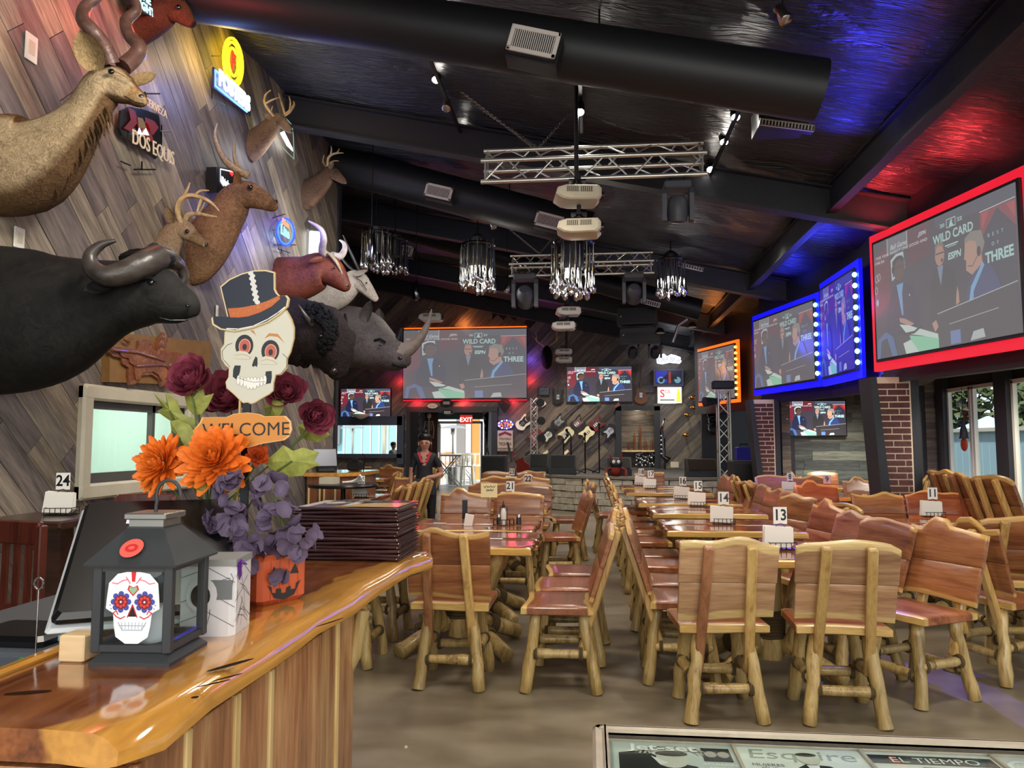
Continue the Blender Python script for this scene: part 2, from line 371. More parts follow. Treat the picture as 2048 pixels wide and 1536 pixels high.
# left wall with its service window
FL = frame((-3.8, 0, 0), (0, 1, 0), (0, 0, 1))
wy0, wy1, wz0, wz1 = 5.32, 6.7, 1.13, 1.78
b = MB()
for r in [(-3, 0, wy0, 5.9), (wy1, 0, 10.8, 5.9), (wy0, 0, wy1, wz0), (wy0, wz1, wy1, 5.9)]:
    b.box(((r[0] + r[2]) / 2, (r[1] + r[3]) / 2, -.06), (r[2] - r[0], r[3] - r[1], .12), FL)
wl = struct(b, 'wall_left', M['base'])
NL = planks(wl, FL, [(3.6, 0, wy0, 5.84), (wy1, 0, 10.8, 5.84), (wy0, 0, wy1, wz0), (wy0, wz1, wy1, 5.84)], R(-45), .19, 1.35, M['plank'])
b = MB().box((10.86, 2.9, -.06), (.12, 5.8, .2), FL); struct(b, 'trim_1', M['black'])
win = thing('window_1', None, None); win['kind'] = 'structure'
mb = MB()
for c, d in (((wy0 - .05, (wz0 + wz1) / 2, .03), (.12, wz1 - wz0 + .22, .07)), ((wy1 + .05, (wz0 + wz1) / 2, .03), (.12, wz1 - wz0 + .22, .07))):
    mb.box(c, d, FL, b=.018)
for z in (wz0 - .05, wz1 + .05): mb.box(((wy0 + wy1) / 2, z, .031), (wy1 - wy0 + .22, .12, .072), FL, b=.018)
mb.build('window_frame', M['cream'], win, 0)
mb = MB()
for c, d in (((wy0 + .05, (wz0 + wz1) / 2, -.03), (.05, wz1 - wz0, .05)), (((wy0 + wy1) / 2, wz0 + .04, -.03), (wy1 - wy0, .09, .05)), (((wy0 + wy1) / 2, wz1 - .035, -.03), (wy1 - wy0, .07, .05)), ((6.22, (wz0 + wz1) / 2, -.03), (.04, wz1 - wz0, .05))):
    mb.box(c, d, FL)
mb.build('inner_frame', mat('grey_sash', (88, 86, 82), .5), win, 0)
MB().box(((wy0 + wy1) / 2, (wz0 + wz1) / 2, -.05), (wy1 - wy0 - .06, wz1 - wz0 - .06, .006), FL).build('pane', M['glass'], win, 0)
mb = MB()
x0, x1, y0, y1, z0, z1 = -5.2, -3.92, wy0 - .2, wy1 + .3, .9, 2.3
for c, d in (((x0, (y0 + y1) / 2, 1.6), (.02, y1 - y0, 1.4)), (((x0 + x1) / 2, y0, 1.6), (x1 - x0, .02, 1.4)), (((x0 + x1) / 2, y1, 1.6), (x1 - x0, .02, 1.4)), (((x0 + x1) / 2, (y0 + y1) / 2, z0), (x1 - x0, y1 - y0, .02)), (((x0 + x1) / 2, (y0 + y1) / 2, z1), (x1 - x0, y1 - y0, .02))):
    mb.box(c, d)
mb.build('room_behind', M['plaster'], win, 0)
light('AREA', (-4.5, 6.1, 2.25), 24, (.9, 1, .92), (-4.5, 6.1, 0), size=.6)
# back wall: three openings
FB = frame((0, BY, 0), (1, 0, 0), (0, 0, 1))
pw = [W(668, 850, Y=BY).x, 1.12, W(796, 850, Y=BY).x, W(730, 850, Y=BY).z]
dr = [W(826, 822, Y=BY).x, 0, W(984, 822, Y=BY).x, W(900, 824, Y=BY).z]
nc = [W(1240, 820, Y=BY).x, .75, W(1310, 820, Y=BY).x, W(1275, 820, Y=BY).z]
xs = [-9, pw[0], pw[2], dr[0], dr[2], nc[0], nc[2], 3.4]
reg = [(-9, 0, pw[0], 6.3), (pw[0], 0, pw[2], pw[1]), (pw[0], pw[3], pw[2], 6.3), (pw[2], 0, dr[0], 6.3), (dr[0], dr[3], dr[2], 6.3), (dr[2], 0, nc[0], 6.3), (nc[0], 0, nc[2], nc[1]), (nc[0], nc[3], nc[2], 6.3), (nc[2], 0, 3.4, 6.3)]
b = MB()
for r in reg: b.box(((r[0] + r[2]) / 2, (r[1] + r[3]) / 2, -.06), (r[2] - r[0], r[3] - r[1], .12), FB)
wb = struct(b, 'wall_back', M['base'])
NB = planks(wb, FB, [(max(r[0], -8), max(r[1], .3), r[2], min(r[3], 6.0)) for r in reg], R(45), .24, 1.9, M['plankd'], top=lambda x: ceil(x) - .4)
struct(MB().box((6.5, BY, 3), (6.2, .1, 6)), 'wall_stage_right', M['black'])
struct(MB().box((-9, 10, 3.4), (.1, 30, 7)), 'wall_far_left', M['black'])
struct(MB().box((-6.4, 10.9, 3.2), (5.2, .1, 6.4)), 'wall_return', M['black'])
# ceiling membrane, crinkled and sagging
vs, fs = [], []; NX, NY = 70, 150
for j in range(NY + 1):
    for i in range(NX + 1):
        x = -9.2 + 14.6 * i / NX; y = -3 + 24.6 * j / NY
        s = -.07 * abs(math.sin(math.pi * y / 1.7)) ** .6 + .02 * math.sin(y * 9 + math.sin(x * 2) * 2) * math.sin(x * 1.7 + 1) + rnd.uniform(-.012, .012)
        vs.append((x, y, ceil(x) + s + .06))
for j in range(NY):
    for i in range(NX): a = j * (NX + 1) + i; fs.append((a, a + NX + 1, a + NX + 2, a + 1))
struct(MB().add(vs, fs), 'ceiling', M['crinkle'], smooth=80)
struct(MB().add([(-9.2, -3, ceil(-9.2) + .2), (5.4, -3, ceil(5.4) + .2), (5.4, 22, ceil(5.4) + .2), (-9.2, 22, ceil(-9.2) + .2)], [(0, 1, 2, 3)]), 'roof', M['black'])
# steel rafters (I sections) and the long beam over the right-hand tables
def ibeam(p, q, h=.36, wd=.18, name='trim_2'):
    p, q = Vector(p), Vector(q); d = (q - p); L = d.length; F = Matrix.Translation((p + q) / 2) @ d.to_track_quat('X', 'Z').to_matrix().to_4x4()
    m = MB().box((0, 0, h / 2), (L, wd, .02), F).box((0, 0, -h / 2), (L, wd, .02), F).box((0, 0, 0), (L, .02, h), F)
    return m
n = 2
for y in (4.4, 8.8, 13.2, 17.6, 21.2):
    struct(ibeam((-9, y, ceil(-9) - .22), (4.6, y, ceil(4.6) - .22)), 'trim_%d' % n, M['black']); n += 1
struct(ibeam((2.78, 2, ceil(2.78) - .16), (2.78, 21, ceil(2.78) - .16), .3, .11), 'trim_%d' % n, M['black']); n += 1
struct(MB().box((-2, BY - .2, 0), (13, .1, .5), Matrix.Translation((0, 0, ceil(-2) - .35)) @ Matrix.Shear('XY', 4, (0, 0)) @ Matrix.Rotation(math.atan(.215), 4, 'Y')), 'trim_%d' % n, M['black']); n += 1

# right: zig-zag wall of screens above, openings below
z24 = 2.4
A1, A2 = W(1398, 805, Z=z24), W(1470, 797, Z=z24)
B1, B2 = W(1510, 779, Z=z24), W(1630, 760, Z=z24)
D1, D2 = W(1755, 719, Z=z24), W(2047, 665, Z=z24)
C1 = W(1645, 750, Y=11.55); C2 = W(1711, 730, Y=10.2)
A3 = W(1500, 790, Y=15.2)
poly = [(A1.x - .25, A1.y + .9), (A1.x - .08, A1.y + .12), (A2.x, A2.y), (A3.x, A3.y), (B1.x - .12, B1.y + .25), (B2.x, B2.y), (C1.x, C1.y), (C2.x, C2.y), (D1.x - .1, D1.y + .3), (D2.x + .2, D2.y - .9), (D2.x + .9, D2.y - 3.5)]
poly = [(p[0] + .3, p[1] + .08) for p in poly]
mb = MB()
for (p, q) in zip(poly, poly[1:]):
    mb.add([(p[0], p[1], 2.2), (q[0], q[1], 2.2), (q[0], q[1], 4.6), (p[0], p[1], 4.6)], [(0, 1, 2, 3)])
    mb.add([(p[0], p[1], 2.2), (q[0], q[1], 2.2), (q[0] + .6, q[1], 2.2), (p[0] + .6, p[1], 2.2)], [(3, 2, 1, 0)])
    mb.add([(p[0] - .03, p[1], 2.14), (q[0] - .03, q[1], 2.14), (q[0] - .03, q[1], 2.26), (p[0] - .03, p[1], 2.26)], [(0, 1, 2, 3)])
wr = struct(mb, 'wall_right', M['black'])
# side room behind the brick piers
F14 = frame((0, 14, 0), (1, 0, 0), (0, 0, 1))
sb = struct(MB().box((4.55, 14.08, 1.3), (2.3, .14, 2.6)), 'wall_side_back', M['base'])
M['plankc'] = wood('cool_grey_plank', [(112, 112, 110), (176, 176, 174), (226, 230, 228)], rand=[(150, 158, 150), (122, 130, 127), (168, 174, 160), (110, 116, 118)], sc=.9, rough=.5, coat=0, bump=.2)
planks(sb, F14, [(3.42, 0, 5.05, 2.6)], 0, .17, .95, M['plankc'])
struct(MB().prism([(p[0] + .05, p[1]) for p in poly[3:]] + [(6, poly[-1][1]), (6, 14.5), (3.6, 14.5)], 2.62, 2.7), 'ceiling_side', M['black'])
GX = 5.05
yg = [GX / math.tan(math.atan((p - 1024) / 1504.5) - YAW) for p in (1825, 1850, 1885, 1900, 1952, 2005, 2030)]
gz = 2.2
so = struct(MB().box((GX + .07, (yg[1] + 14) / 2, 1.3), (.12, 14 - yg[1], 2.6)).box((GX + .07, (yg[2] + yg[1]) / 2, 1.3), (.12, yg[1] - yg[2], 2.6)).box((GX + .07, 6, 2.42), (.12, 12, .44)), 'wall_side_outer', M['base'])
FO = frame((GX, 0, 0), (0, -1, 0), (0, 0, 1))
planks(so, FO, [(-yg[1], 0, -yg[2], 2.6)], 0, .24, .8, M['plankd'])
for y, dd in ((yg[0], .28), (yg[3] + .1, .22), ((yg[5] + yg[6]) / 2, yg[5] - yg[6])):
    struct(MB().box((GX - .03, y, 1.3), (.1, dd, 2.6)), 'trim_%d' % n, mat('charcoal_post', (34, 36, 42), .5)); n += 1
k = 2
for (ya, yb) in ((yg[3], yg[5]), (yg[6], 5.2), (5.0, 2.6)):
    g = thing('window_%d' % k, None, None); g['kind'] = 'structure'; k += 1
    ym = (ya + yb) / 2; mb = MB()
    for y in (ya - .03, ym + .04, ym - .04, yb + .03): mb.box((GX, y, gz / 2 + .02), (.05, .05, gz - .06))
    for z in (.03, gz - .02): mb.box((GX, ym, z), (.05, ya - yb, .05))
    mb.build('window_frame', M['white'], g, 0)
    for (p, q) in ((ya, ym), (ym, yb)): MB().box((GX + .005, (p + q) / 2, gz / 2), (.008, p - q - .1, gz - .1)).build('pane', M['glass'], g, 0)

# brick piers
M['brick'] = mat('dark_red_brick', (88, 50, 48), .8, noise=.25, nscale=25, bump=.4)
M['mortar'] = mat('pale_mortar', (222, 202, 180), .9)
def pier(label, y, pxl_t, pyt, pxl_b, pyb, pxr, bw, bh, dep):
    tl = W(pxl_t, pyt, Y=y); bl = W(pxl_b, pyb, Y=y); xr = W(pxr, 850, Y=y).x; zt = 2.2
    xa = lambda z: bl.x + (tl.x - bl.x) * (z - bl.z) / (tl.z - bl.z)
    t = thing('brick_pier', label, 'pier', (xr, y, 0))
    F = frame((0, 0, 0), (1, 0, 0), (0, 0, 1)); rel = lambda x: x - xr
    MB().prism([(rel(xa(0)), 0), (0, 0), (0, zt), (rel(xa(zt)), zt)], -dep, 0, F).build('mortar', M['mortar'], t, 0)
    z = .01; row = 0
    while z + bh < zt:
        x = rel(xa(z)) + .006; first = True; end = -.004
        while x < end - .02:
            l = bw if not (first and row % 2) else bw / 2
            if x + l > end - .03: l = end - x
            MB().prism([(x, z), (x + l - .014, z), (x + l - .014, z + bh - .015), (x + rel(xa(z + bh)) - rel(xa(z)) if first else x, z + bh - .015)], 0, .006 + rnd.random() * .003, F).build('brick', M['brick'], t, 0)
            x += l; first = False
        yy = 0
        while yy < dep:      # return face
            l = bw if not (yy == 0 and row % 2 == 0) else bw / 2
            l = min(l, dep - yy)
            if l > .03: MB().box((-rel(0) * 0 + .003, yy + l / 2, z + bh / 2), (.008, l - .014, bh - .015)).build('brick', M['brick'], t, 0)
            yy += l
        z += bh; row += 1
    p = [(rel(xa(0)) - .12, 0), (rel(xa(0)), 0), (rel(xa(zt)), zt), (rel(xa(zt)) - .07, zt)]
    MB().prism(p, -dep, .03, F).build('raking_post', M['black'], t, 0)
    MB().box((.045, dep / 2, 1.1), (.09, dep, 2.2)).build('side_post', M['black'], t, 0)
    return t
pier('tapering red brick pier with pale mortar under the red-lit screen', 9.0, 1750, 745, 1776, 955, 1824, .21, .0735, .35)
pier('narrower red brick pier beneath the blue-lit screen beside the stage', 13.5, 1506, 800, 1524, 935, 1549, .21, .0735, .35)
_x0, _x1 = W(1851, 850, Y=11.5).x, W(1885, 850, Y=11.5).x
_w = struct(MB().box(((_x0 + _x1) / 2, 11.56, 1.3), (_x1 - _x0 + .1, .1, 2.6)), 'wall_side_pier_front', M['black']); planks(_w, frame((0, 11.5, 0), (1, 0, 0), (0, 0, 1)), [(_x0, 0, _x1, 2.6)], 0, .22, .8, M['plank'])
FP2 = frame((0, 13.85, 0), (1, 0, 0), (0, 0, 1))
pb = struct(MB().box((W(1571, 850, Y=13.9).x, 13.95, 1.15), (.3, .1, 2.3)), 'wall_side_pier', M['black'])
planks(pb, FP2, [(W(1563, 850, Y=13.85).x, 0, W(1580, 850, Y=13.85).x, 2.3)], 0, .24, .8, M['plankd'])

# stage with a stone-faced front
M['stone'] = mat('split_limestone', (196, 188, 170), .85, noise=.22, nscale=9, bump=.7)
stp = [(-1.7, 18.6), (-1.2, 17.0), (-.8, 16.4), (-.15, 15.9), (.9, 15.45), (2.2, 15.35), (3.2, 15.5)]
sth = .72
st = struct(MB().prism([(p[0], p[1]) for p in stp] + [(3.3, BY - .02), (-1.7, BY - .02)], 0, sth), 'floor_stage', mat('stage_deck', (52, 50, 50), .6))
nst = 0
for (p, q) in zip(stp, stp[1:]):
    p, q = Vector(p), Vector(q); L = (q - p).length; F = frame((p.x, p.y, 0), ((q - p).x, (q - p).y, 0), (0, 0, 1))
    z = .01
    for row in range(5):
        h = (sth - .04) / 5; x = -rnd.random() * .15
        while x < L:
            l = rnd.uniform(.22, .5); a, bb = max(x, 0), min(x + l, L)
            if bb - a > .05:
                j = lambda: rnd.uniform(-.008, .008); g = .008
                MB().prism([(a + g + j(), z + g + j()), (bb - g + j(), z + g + j()), (bb - g + j(), z + h - g + j()), ((a + bb) / 2, z + h - g / 2), (a + g + j(), z + h - g + j())], -.02, .03 + rnd.random() * .03, F).build('stone', M['stone'], st, 0); nst += 1
            x += l
        z += h
    MB().box((L / 2, sth + .005, -.02), (L + .04, .05, .16), F).build('coping', mat('stage_coping', (132, 124, 110), .7), st, 0)
# ================================================================ log furniture
def slab(mb, F, x0, x1, bot, top, t, nu=8, nv=5, live=('top', 'bot'), e=.012, jag=0):
    us = [x0, x0 + e] + [x0 + e + (x1 - x0 - 2 * e) * i / (nu - 1) for i in range(1, nu - 1)] + [x1 - e, x1]
    n, m = len(us), nv + 3; vs, sp = [], []
    for side in (1, -1):
        for j in range(m):
            for i, u in enumerate(us):
                b0, t0 = bot(u), top(u); h = t0 - b0
                fr = [0, e / h] + [e / h + (1 - 2 * e / h) * k / nv for k in range(1, nv)] + [1 - e / h, 1]
                v = b0 + h * fr[j]; edge = i in (0, n - 1) or j in (0, m - 1)
                uu = u + (jag * math.sin(v * 31 + side) + jag * .6 * math.sin(v * 77) if i in (0, n - 1) and jag else 0)
                w_ = side * (t / 2 - (e * .55 if edge else 0)); vs.append((uu, v, w_))
                d = []
                if 'top' in live: d.append(t0 - v)
                if 'bot' in live: d.append(v - b0)
                if 'ends' in live: d += [u - x0, x1 - u]
                sp.append(min(d) if d else .3)
    fs = []; o = n * m
    for j in range(m - 1):
        for i in range(n - 1):
            a = j * n + i; fs.append((a, a + 1, a + n + 1, a + n)); fs.append((o + a, o + a + n, o + a + n + 1, o + a + 1))
    for i in range(n - 1):
        fs.append((i + 1, i, o + i, o + i + 1)); a = (m - 1) * n + i; fs.append((a, a + 1, o + a + 1, o + a))
    for j in range(m - 1):
        a = j * n; fs.append((a, a + n, o + a + n, o + a)); a = j * n + n - 1; fs.append((a + n, a, o + a, o + a + n))
    return mb.add(vs, fs, F, sp)
def logp(mb, p, q, r, n=9, k=6, wob=.006):
    p, q = Vector(p), Vector(q); pts, rs = [], []
    kn = rnd.random()
    for i in range(k + 1):
        f = i / k; pts.append(p.lerp(q, f) + Vector((rnd.uniform(-wob, wob), rnd.uniform(-wob, wob), 0)) * (0 if i == 0 else 1)); rs.append(r * (.93 + .16 * f + rnd.uniform(-.06, .06) + (.14 if abs(f - kn) < .1 else 0)))
    pts = [pts[0]] + [pts[0].lerp(pts[1], .06)] + pts[1:-1] + [pts[-1].lerp(pts[-2], .06), pts[-1]]
    rs = [rs[0] * .82, rs[0]] + rs[1:-1] + [rs[-1], rs[-1] * .8]
    return mb.tube(pts, rs, n)
def rope_wrap(mb, p, d, r, turns=3, rr=.008):
    d = Vector(d).normalized(); p = Vector(p); a = d.orthogonal().normalized(); b = d.cross(a)
    for k in range(turns):
        c = p + d * (k - (turns - 1) / 2) * rr * 1.8
        mb.tube([c + (a * math.cos(t * math.pi / 5) + b * math.sin(t * math.pi / 5)) * r for t in range(10)], rr, 5, closed=True)
    return mb
LEAN = R(18)
def make_chair(kind):
    t = thing('log_chair', 'x', 'chair')
    mb = MB(); S = frame((0, 0, .475), (1, 0, 0), (0, 1, 0))
    slab(mb, S, -.235, .235, lambda u: -.2 + .012 * math.sin(u * 11 + kind), lambda u: .2 + .014 * math.sin(u * 9 + kind * 2), .05, 6, 4, e=.014); mb.build('seat', M['seat'], t)
    sn, cs = math.sin(LEAN), math.cos(LEAN); B = frame((0, -.19, .475), (1, 0, 0), (0, -sn, cs))
    tops = [lambda u: .485 + .018 * math.cos(u * 9) + .012 * math.sin(u * 21), lambda u: .46 + (u + .25) * .14 + (.035 if .02 < u < .13 else 0) - (.05 if u > .17 else 0),
            lambda u: .49 + .01 * math.sin(u * 14 + 1) - max(0, abs(u) - .2) * .5, lambda u: .505 - .05 * abs(math.sin(u * 8 + .6))][kind]
    mid = .26 + .01 * (kind % 2)
    mb = MB(); slab(mb, B @ Matrix.Translation((0, 0, -.017)), -.25, .255, lambda u: mid + .003, tops, .032, 14, 3, live=('top',), e=.008); mb.build('upper_board', M['cedar'], t)
    mb = MB(); slab(mb, B @ Matrix.Translation((0, 0, -.017)), -.245, .25, lambda u: .055 + .012 * math.sin(u * 7 + kind), lambda u: mid, .032, 8, 3, live=('bot',), e=.008); mb.build('lower_board', M['cedar'], t)
    for s in (-1, 1):
        P = B @ Matrix.Rotation(s * R(2.0), 4, 'Z')
        MB().box((s * .125, .115, .022), (.05, .72, .042), P, b=.008).build('post', M['postred'] if s < 0 and kind in (0, 3) else M['post'], t)
    for sx in (-1, 1):
        for sy in (-1, 1):
            mb = MB(); logp(mb, (sx * .13, sy * .13 - (.02 if sy < 0 else 0), .455), (sx * .185, sy * .19 - (.03 if sy < 0 else 0), 0), .034); mb.build('leg', M['log'], t, 60)
    z = .17; f = .365; ax = .13 + .055 * (1 - z / .455); ay = .13 + .06 * (1 - z / .455)
    for (p, q) in (((-ax, ay, z), (ax, ay, z)), ((-ax, -ay - .02, z), (ax, -ay - .02, z)), ((-ax, -ay, z + .05), (-ax, ay, z + .05)), ((ax, -ay, z + .05), (ax, ay, z + .05))):
        mb = MB(); logp(mb, p, q, .027, 8, 4, .003); o = mb.build('stretcher', M['log'], t, 60)
        d = Vector(q) - Vector(p)
        for e in (.035, -.035):
            c = (Vector(p) if e > 0 else Vector(q)) + d.normalized() * e
            rope_wrap(MB(), c, d, .034, 2, .006).build('rope', M['rope'], o, 60)
    return t
protos = [make_chair(k) for k in range(4)]; used = [False] * 4; kk = [0]
def chair(x, y, deg, label, group, kind=None, z=0, s=1.0):
    k = kind if kind is not None else kk[0] % 4; kk[0] += 1
    if not used[k]: o = protos[k]; used[k] = True
    else: o = dup(protos[k])
    for c_ in o.children:
        if 'board' in c_.name: c_.material_slots[0].link = 'OBJECT'; c_.material_slots[0].material = M['cedarp' if label.startswith('pale') else 'cedar']
    o.location = (x, y, z); o.rotation_euler = (0, 0, R(deg)); o['label'] = label; o['group'] = group; o.scale = (s, s, s)
    return o
g1, g2, g3, g4 = 'log chairs around the long middle row', 'log chairs around the tables near the host stand', 'log chairs by the screens', 'log chairs in the side room'
chair(.68, 4.31, 4, 'pale log chair with knotted back nearest the camera at table thirteen', g1, 0)
chair(1.31, 4.33, -3, 'pale log chair with two broad pale posts beside the knotted-back one', g1, 2)
chair(1.86, 4.66, 118, 'log chair turned side-on with peaked reddish back at table thirteen corner', g1, 1)
chair(2.55, 5.12, -62, 'log chair with peaked back leaning against the side-on chair', g3, 1)
for i, y in enumerate((4.86, 5.42, 6.15, 6.7, 7.6, 8.2, 8.9, 9.6, 10.8, 11.5)):
    chair(.56 + .02 * (i % 2), y, -90 + (i * 37 % 9) - 4, 'aisle-side log chair of the middle row, %s from the front' % ['first', 'second', 'third', 'fourth', 'fifth', 'sixth', 'seventh', 'eighth', 'ninth', 'tenth'][i], g1)
chair(.28, 10.3, -88, 'lone log chair pulled out into the aisle before the stage', g1, 3)
for i, (x, y, a) in enumerate(((1.62, 5.06, 108), (1.55, 5.55, 98), (1.6, 6.25, 102), (1.65, 7.25, 112), (1.7, 7.9, 96), (1.72, 8.5, 100), (1.72, 9.2, 92), (1.72, 9.9, 95), (1.7, 10.9, 98), (1.7, 11.6, 94))):
    chair(x, y, a, 'screen-side log chair of the middle row, %s from the front' % ['first', 'second', 'third', 'fourth', 'fifth', 'sixth', 'seventh', 'eighth', 'ninth', 'tenth'][i], g1, [2, 0, 1, 0, 2, 3][i % 6])
chair(1.0, 12.75, 180, 'log chair at the stage end of the middle row behind card seventeen', g1, 0)
chair(-.84, 4.68, 0, 'log chair with one red post seen from behind near the counter', g2, 3)
for i, (x, y) in enumerate(((-.2, 4.66), (-.17, 5.2), (-.13, 5.75))):
    chair(x, y, 91 + i, ['log chair facing the near table from the aisle, closest of three', 'log chair facing the near table from the aisle, middle of three', 'log chair facing the near table from the aisle, farthest of three'][i], g2, [2, 1, 3][i])
chair(-1.62, 5.0, -90, 'log chair half hidden behind the counter end', g2, 0)
chair(-1.62, 5.7, -94, 'log chair beyond the counter end, behind the half-hidden one', g2, 1)
chair(-1.22, 7.2, 184, 'log chair with wavy back and a narrow black sticker', g2, 1)
chair(-.72, 7.22, 178, 'log chair with flat shiny back behind the note card', g2, 2)
chair(-.34, 7.9, 100, 'log chair with dark posts on the aisle beside card twenty-one', g2, 3)
for i, (x, y, a) in enumerate(((-1.25, 8.95, 180), (-.72, 8.95, 180), (-1.35, 10.6, 178), (-.82, 10.6, 183), (-1.62, 12.7, 180), (-1.02, 12.7, 180), (-.3, 9.6, 95))):
    chair(x, y, a, ['log chair behind card twenty-one, on the wall side', 'log chair behind card twenty-one, on the aisle side', 'log chair with straight top behind card twenty-two', 'log chair with swooping top edge behind card twenty-two', 'farthest log chair toward the bright exit', 'farthest log chair toward the stage wall', 'aisle log chair at the table of card twenty-two'][i], g2, [0, 2, 0, 1, 2, 0, 3][i])
for i, (x, y, a) in enumerate(((2.38, 6.55, -78), (2.88, 7.65, 182), (3.4, 7.7, 177), (2.72, 9.2, 180), (2.9, 5.75, -4), (3.45, 5.35, 172), (3.15, 4.9, 80), (3.6, 10.2, 178), (2.75, 11.6, 178), (3.3, 11.6, 182), (2.25, 9.9, -80), (2.3, 10.6, -85), (4.14, 7.6, -84), (4.16, 8.15, -88), (4.2, 8.7, -85))):
    chair(x, y, a, ['log chair with notched back at the blue-lit table edge', 'wide-backed log chair behind the blue-lit table', 'red-lit log chair back beside card eleven', 'glowing red log chair back beyond card nine', 'dark-backed log chair with orange sticker below card eleven', 'log chair at the frame edge with bright cedar back', 'log chair side-on at the right frame edge', 'log chair with red-lit curved top before the brick pier', 'violet-lit log chair next to the menu card', 'log chair behind the violet-lit one', 'log chair at the table of card nine, nearer', 'log chair at the table of card nine, farther', 'brown log chair by the glass doors, nearest of three', 'brown log chair by the glass doors, middle of three', 'brown log chair by the glass doors, farthest of three'][i], g3, s=1.2 if i > 11 else 1.0)
for i, (x, y, a) in enumerate(((3.45, 12.3, -85), (3.95, 13.1, 180), (4.5, 12.4, 88), (4.55, 11.8, 80), (4.35, 11.2, 60), (3.9, 10.9, 20))):
    chair(x, y, a, ['tall-backed log chair beside the side-room table', 'log chair behind the side-room table under the television', 'log chair on the window side of the side-room table', 'log chair in the side room, second from its table', 'log chair nearest the brick pier in the side room', 'pale log chair low before the side-room table'][i], g4)

def make_table(kind):
    t = thing('log_table', 'x', 'table'); S = frame((0, 0, .735), (1, 0, 0), (0, 1, 0))
    mb = MB(); slab(mb, S, -.53, .53, lambda u: -.46 + .008 * math.sin(u * 9 + kind), lambda u: -.002, .05, 10, 5, live=('bot',), jag=.012); mb.build('tabletop_board', M['table'], t)
    mb = MB(); slab(mb, S, -.53, .53, lambda u: .002, lambda u: .46 + .008 * math.sin(u * 8 + kind), .05, 10, 5, live=('top',), jag=.012); mb.build('tabletop_board', M['table'], t)
    mb = MB(); logp(mb, (0, 0, .71), (0, 0, .08), .085, 11, 7); o = mb.build('trunk', M['log'], t, 60)
    rope_wrap(MB(), (0, 0, .3), (0, 0, 1), .094, 9, .011).build('rope', M['rope'], o, 60)
    for sx in (-1, 1):
        for sy in (-1, 1):
            mb = MB(); logp(mb, (sx * .3, sy * .26, .7), (sx * .09, sy * .07, .14), .045, 8, 5); o = mb.build('brace', M['log'], t, 60)
            mb = MB(); logp(mb, (sx * .08, sy * .06, .2), (sx * .37, sy * .33, .035), .05, 8, 5); o = mb.build('foot', M['log'], t, 60)
            rope_wrap(MB(), (sx * .2, sy * .17, .134), (sx * .28, sy * .26, -.13), .057, 4, .01).build('rope', M['rope'], o, 60)
    return t
M['table'] = wood('cedar_tabletop', [(96, 44, 22), (152, 84, 48), (188, 118, 68)], sap=(224, 180, 100), sapw=.03, rough=.16, coat=.8, bump=.05)
tp = [make_table(0), make_table(1)]; tu = [False, False]; TG = 'cedar slab tables'
def table(x, y, label, k=0, sx=1, sy=1, a=0):
    if not tu[k]: o = tp[k]; tu[k] = True
    else: o = dup(tp[k])
    o.location = (x, y, 0); o.rotation_euler = (0, 0, R(a)); o.scale = (sx, sy, 1); o['label'] = label; o['group'] = TG
    return o
table(1.13, 5.06, 'cedar slab log table under card thirteen', 0, 1.0, .98)
table(1.13, 6.5, 'cedar slab log table under card fourteen', 1, 1.0, 1.02)
table(1.15, 7.95, 'cedar slab log table under card fifteen', 0, 1.02, 1.0)
table(1.12, 9.2, 'cedar slab log table under the card just behind fifteen', 1, 1.08, 1.1)
table(1.08, 10.95, 'cedar slab log table under card seventeen', 0, 1.1, .9)
table(1.05, 12.0, 'cedar slab log table under card eighteen before the stage', 1, 1.1, 1.0)
table(-.93, 5.4, 'cedar slab log table nearest the counter end', 0, 1.02, 1.0)
table(-.98, 6.35, 'cedar slab log table with the note stand and condiment bottles', 1, 1.0, .98)
table(-.98, 8.2, 'cedar slab log table under card twenty-one', 0, 1, 1)
table(-1.05, 9.85, 'cedar slab log table under card twenty-two', 1, 1.05, 1)
table(3.1, 6.75, 'blue-edged cedar slab log table under card eleven', 0, 1.05, 1.05, -4)
table(2.95, 10.4, 'cedar slab log table under card nine', 1, 1.1, 1.1)
table(3.55, 4.95, 'cedar slab log table cut off at the frame edge', 0, 1.0, .6)
table(4.75, 8.7, 'cedar slab log table against the glass doors', 1, .6, 1.2)
table(4.0, 12.35, 'cedar slab log table in the side room', 0, .9, 1)

# caddies, napkins and number cards
M['wire'] = mat('black_wire', (18, 17, 16), .4, metal=.6)
def caddy_geo():
    mb = MB(); r = .0025
    for z in (.006, .05):
        mb.tube([(-.085, -.05, z), (.085, -.05, z), (.085, .05, z), (-.085, .05, z)], r, 5, closed=True)
    for x in (-.085, -.05, -.017, .017, .05, .085):
        for y in (-.05, .05): mb.tube([(x, y, .004), (x, y, .05)], r, 4)
        mb.tube([(x, -.05, .004), (x, .05, .004)], r, 4)
    for x in (-.03, .03): mb.tube([(x, 0, .004), (x, 0, .15), (x * .4, 0, .165), (0, 0, .168)], r, 5)
    return mb
cg = caddy_geo(); cad0 = cg.build('wire_caddy', M['wire'], None, 60)
def napk():
    mb = MB()
    for i in range(6):
        a = R(-14 + i * 4.5); T = tr(.0, -.02 + i * .009, .012, rx=a * .4) @ Matrix.Rotation(R(rnd.uniform(-3, 3)), 4, 'Y')
        mb.prism([(-.075, 0), (.06, 0), (.075, .02), (.075, .115), (-.07, .12 + i * .001)], -.0035, .0035, T @ Matrix.Rotation(math.pi / 2, 4, 'X'))
    return mb
nap0 = napk().build('napkin_stack', M['paper'], None, 0)
usedc = [False, False]
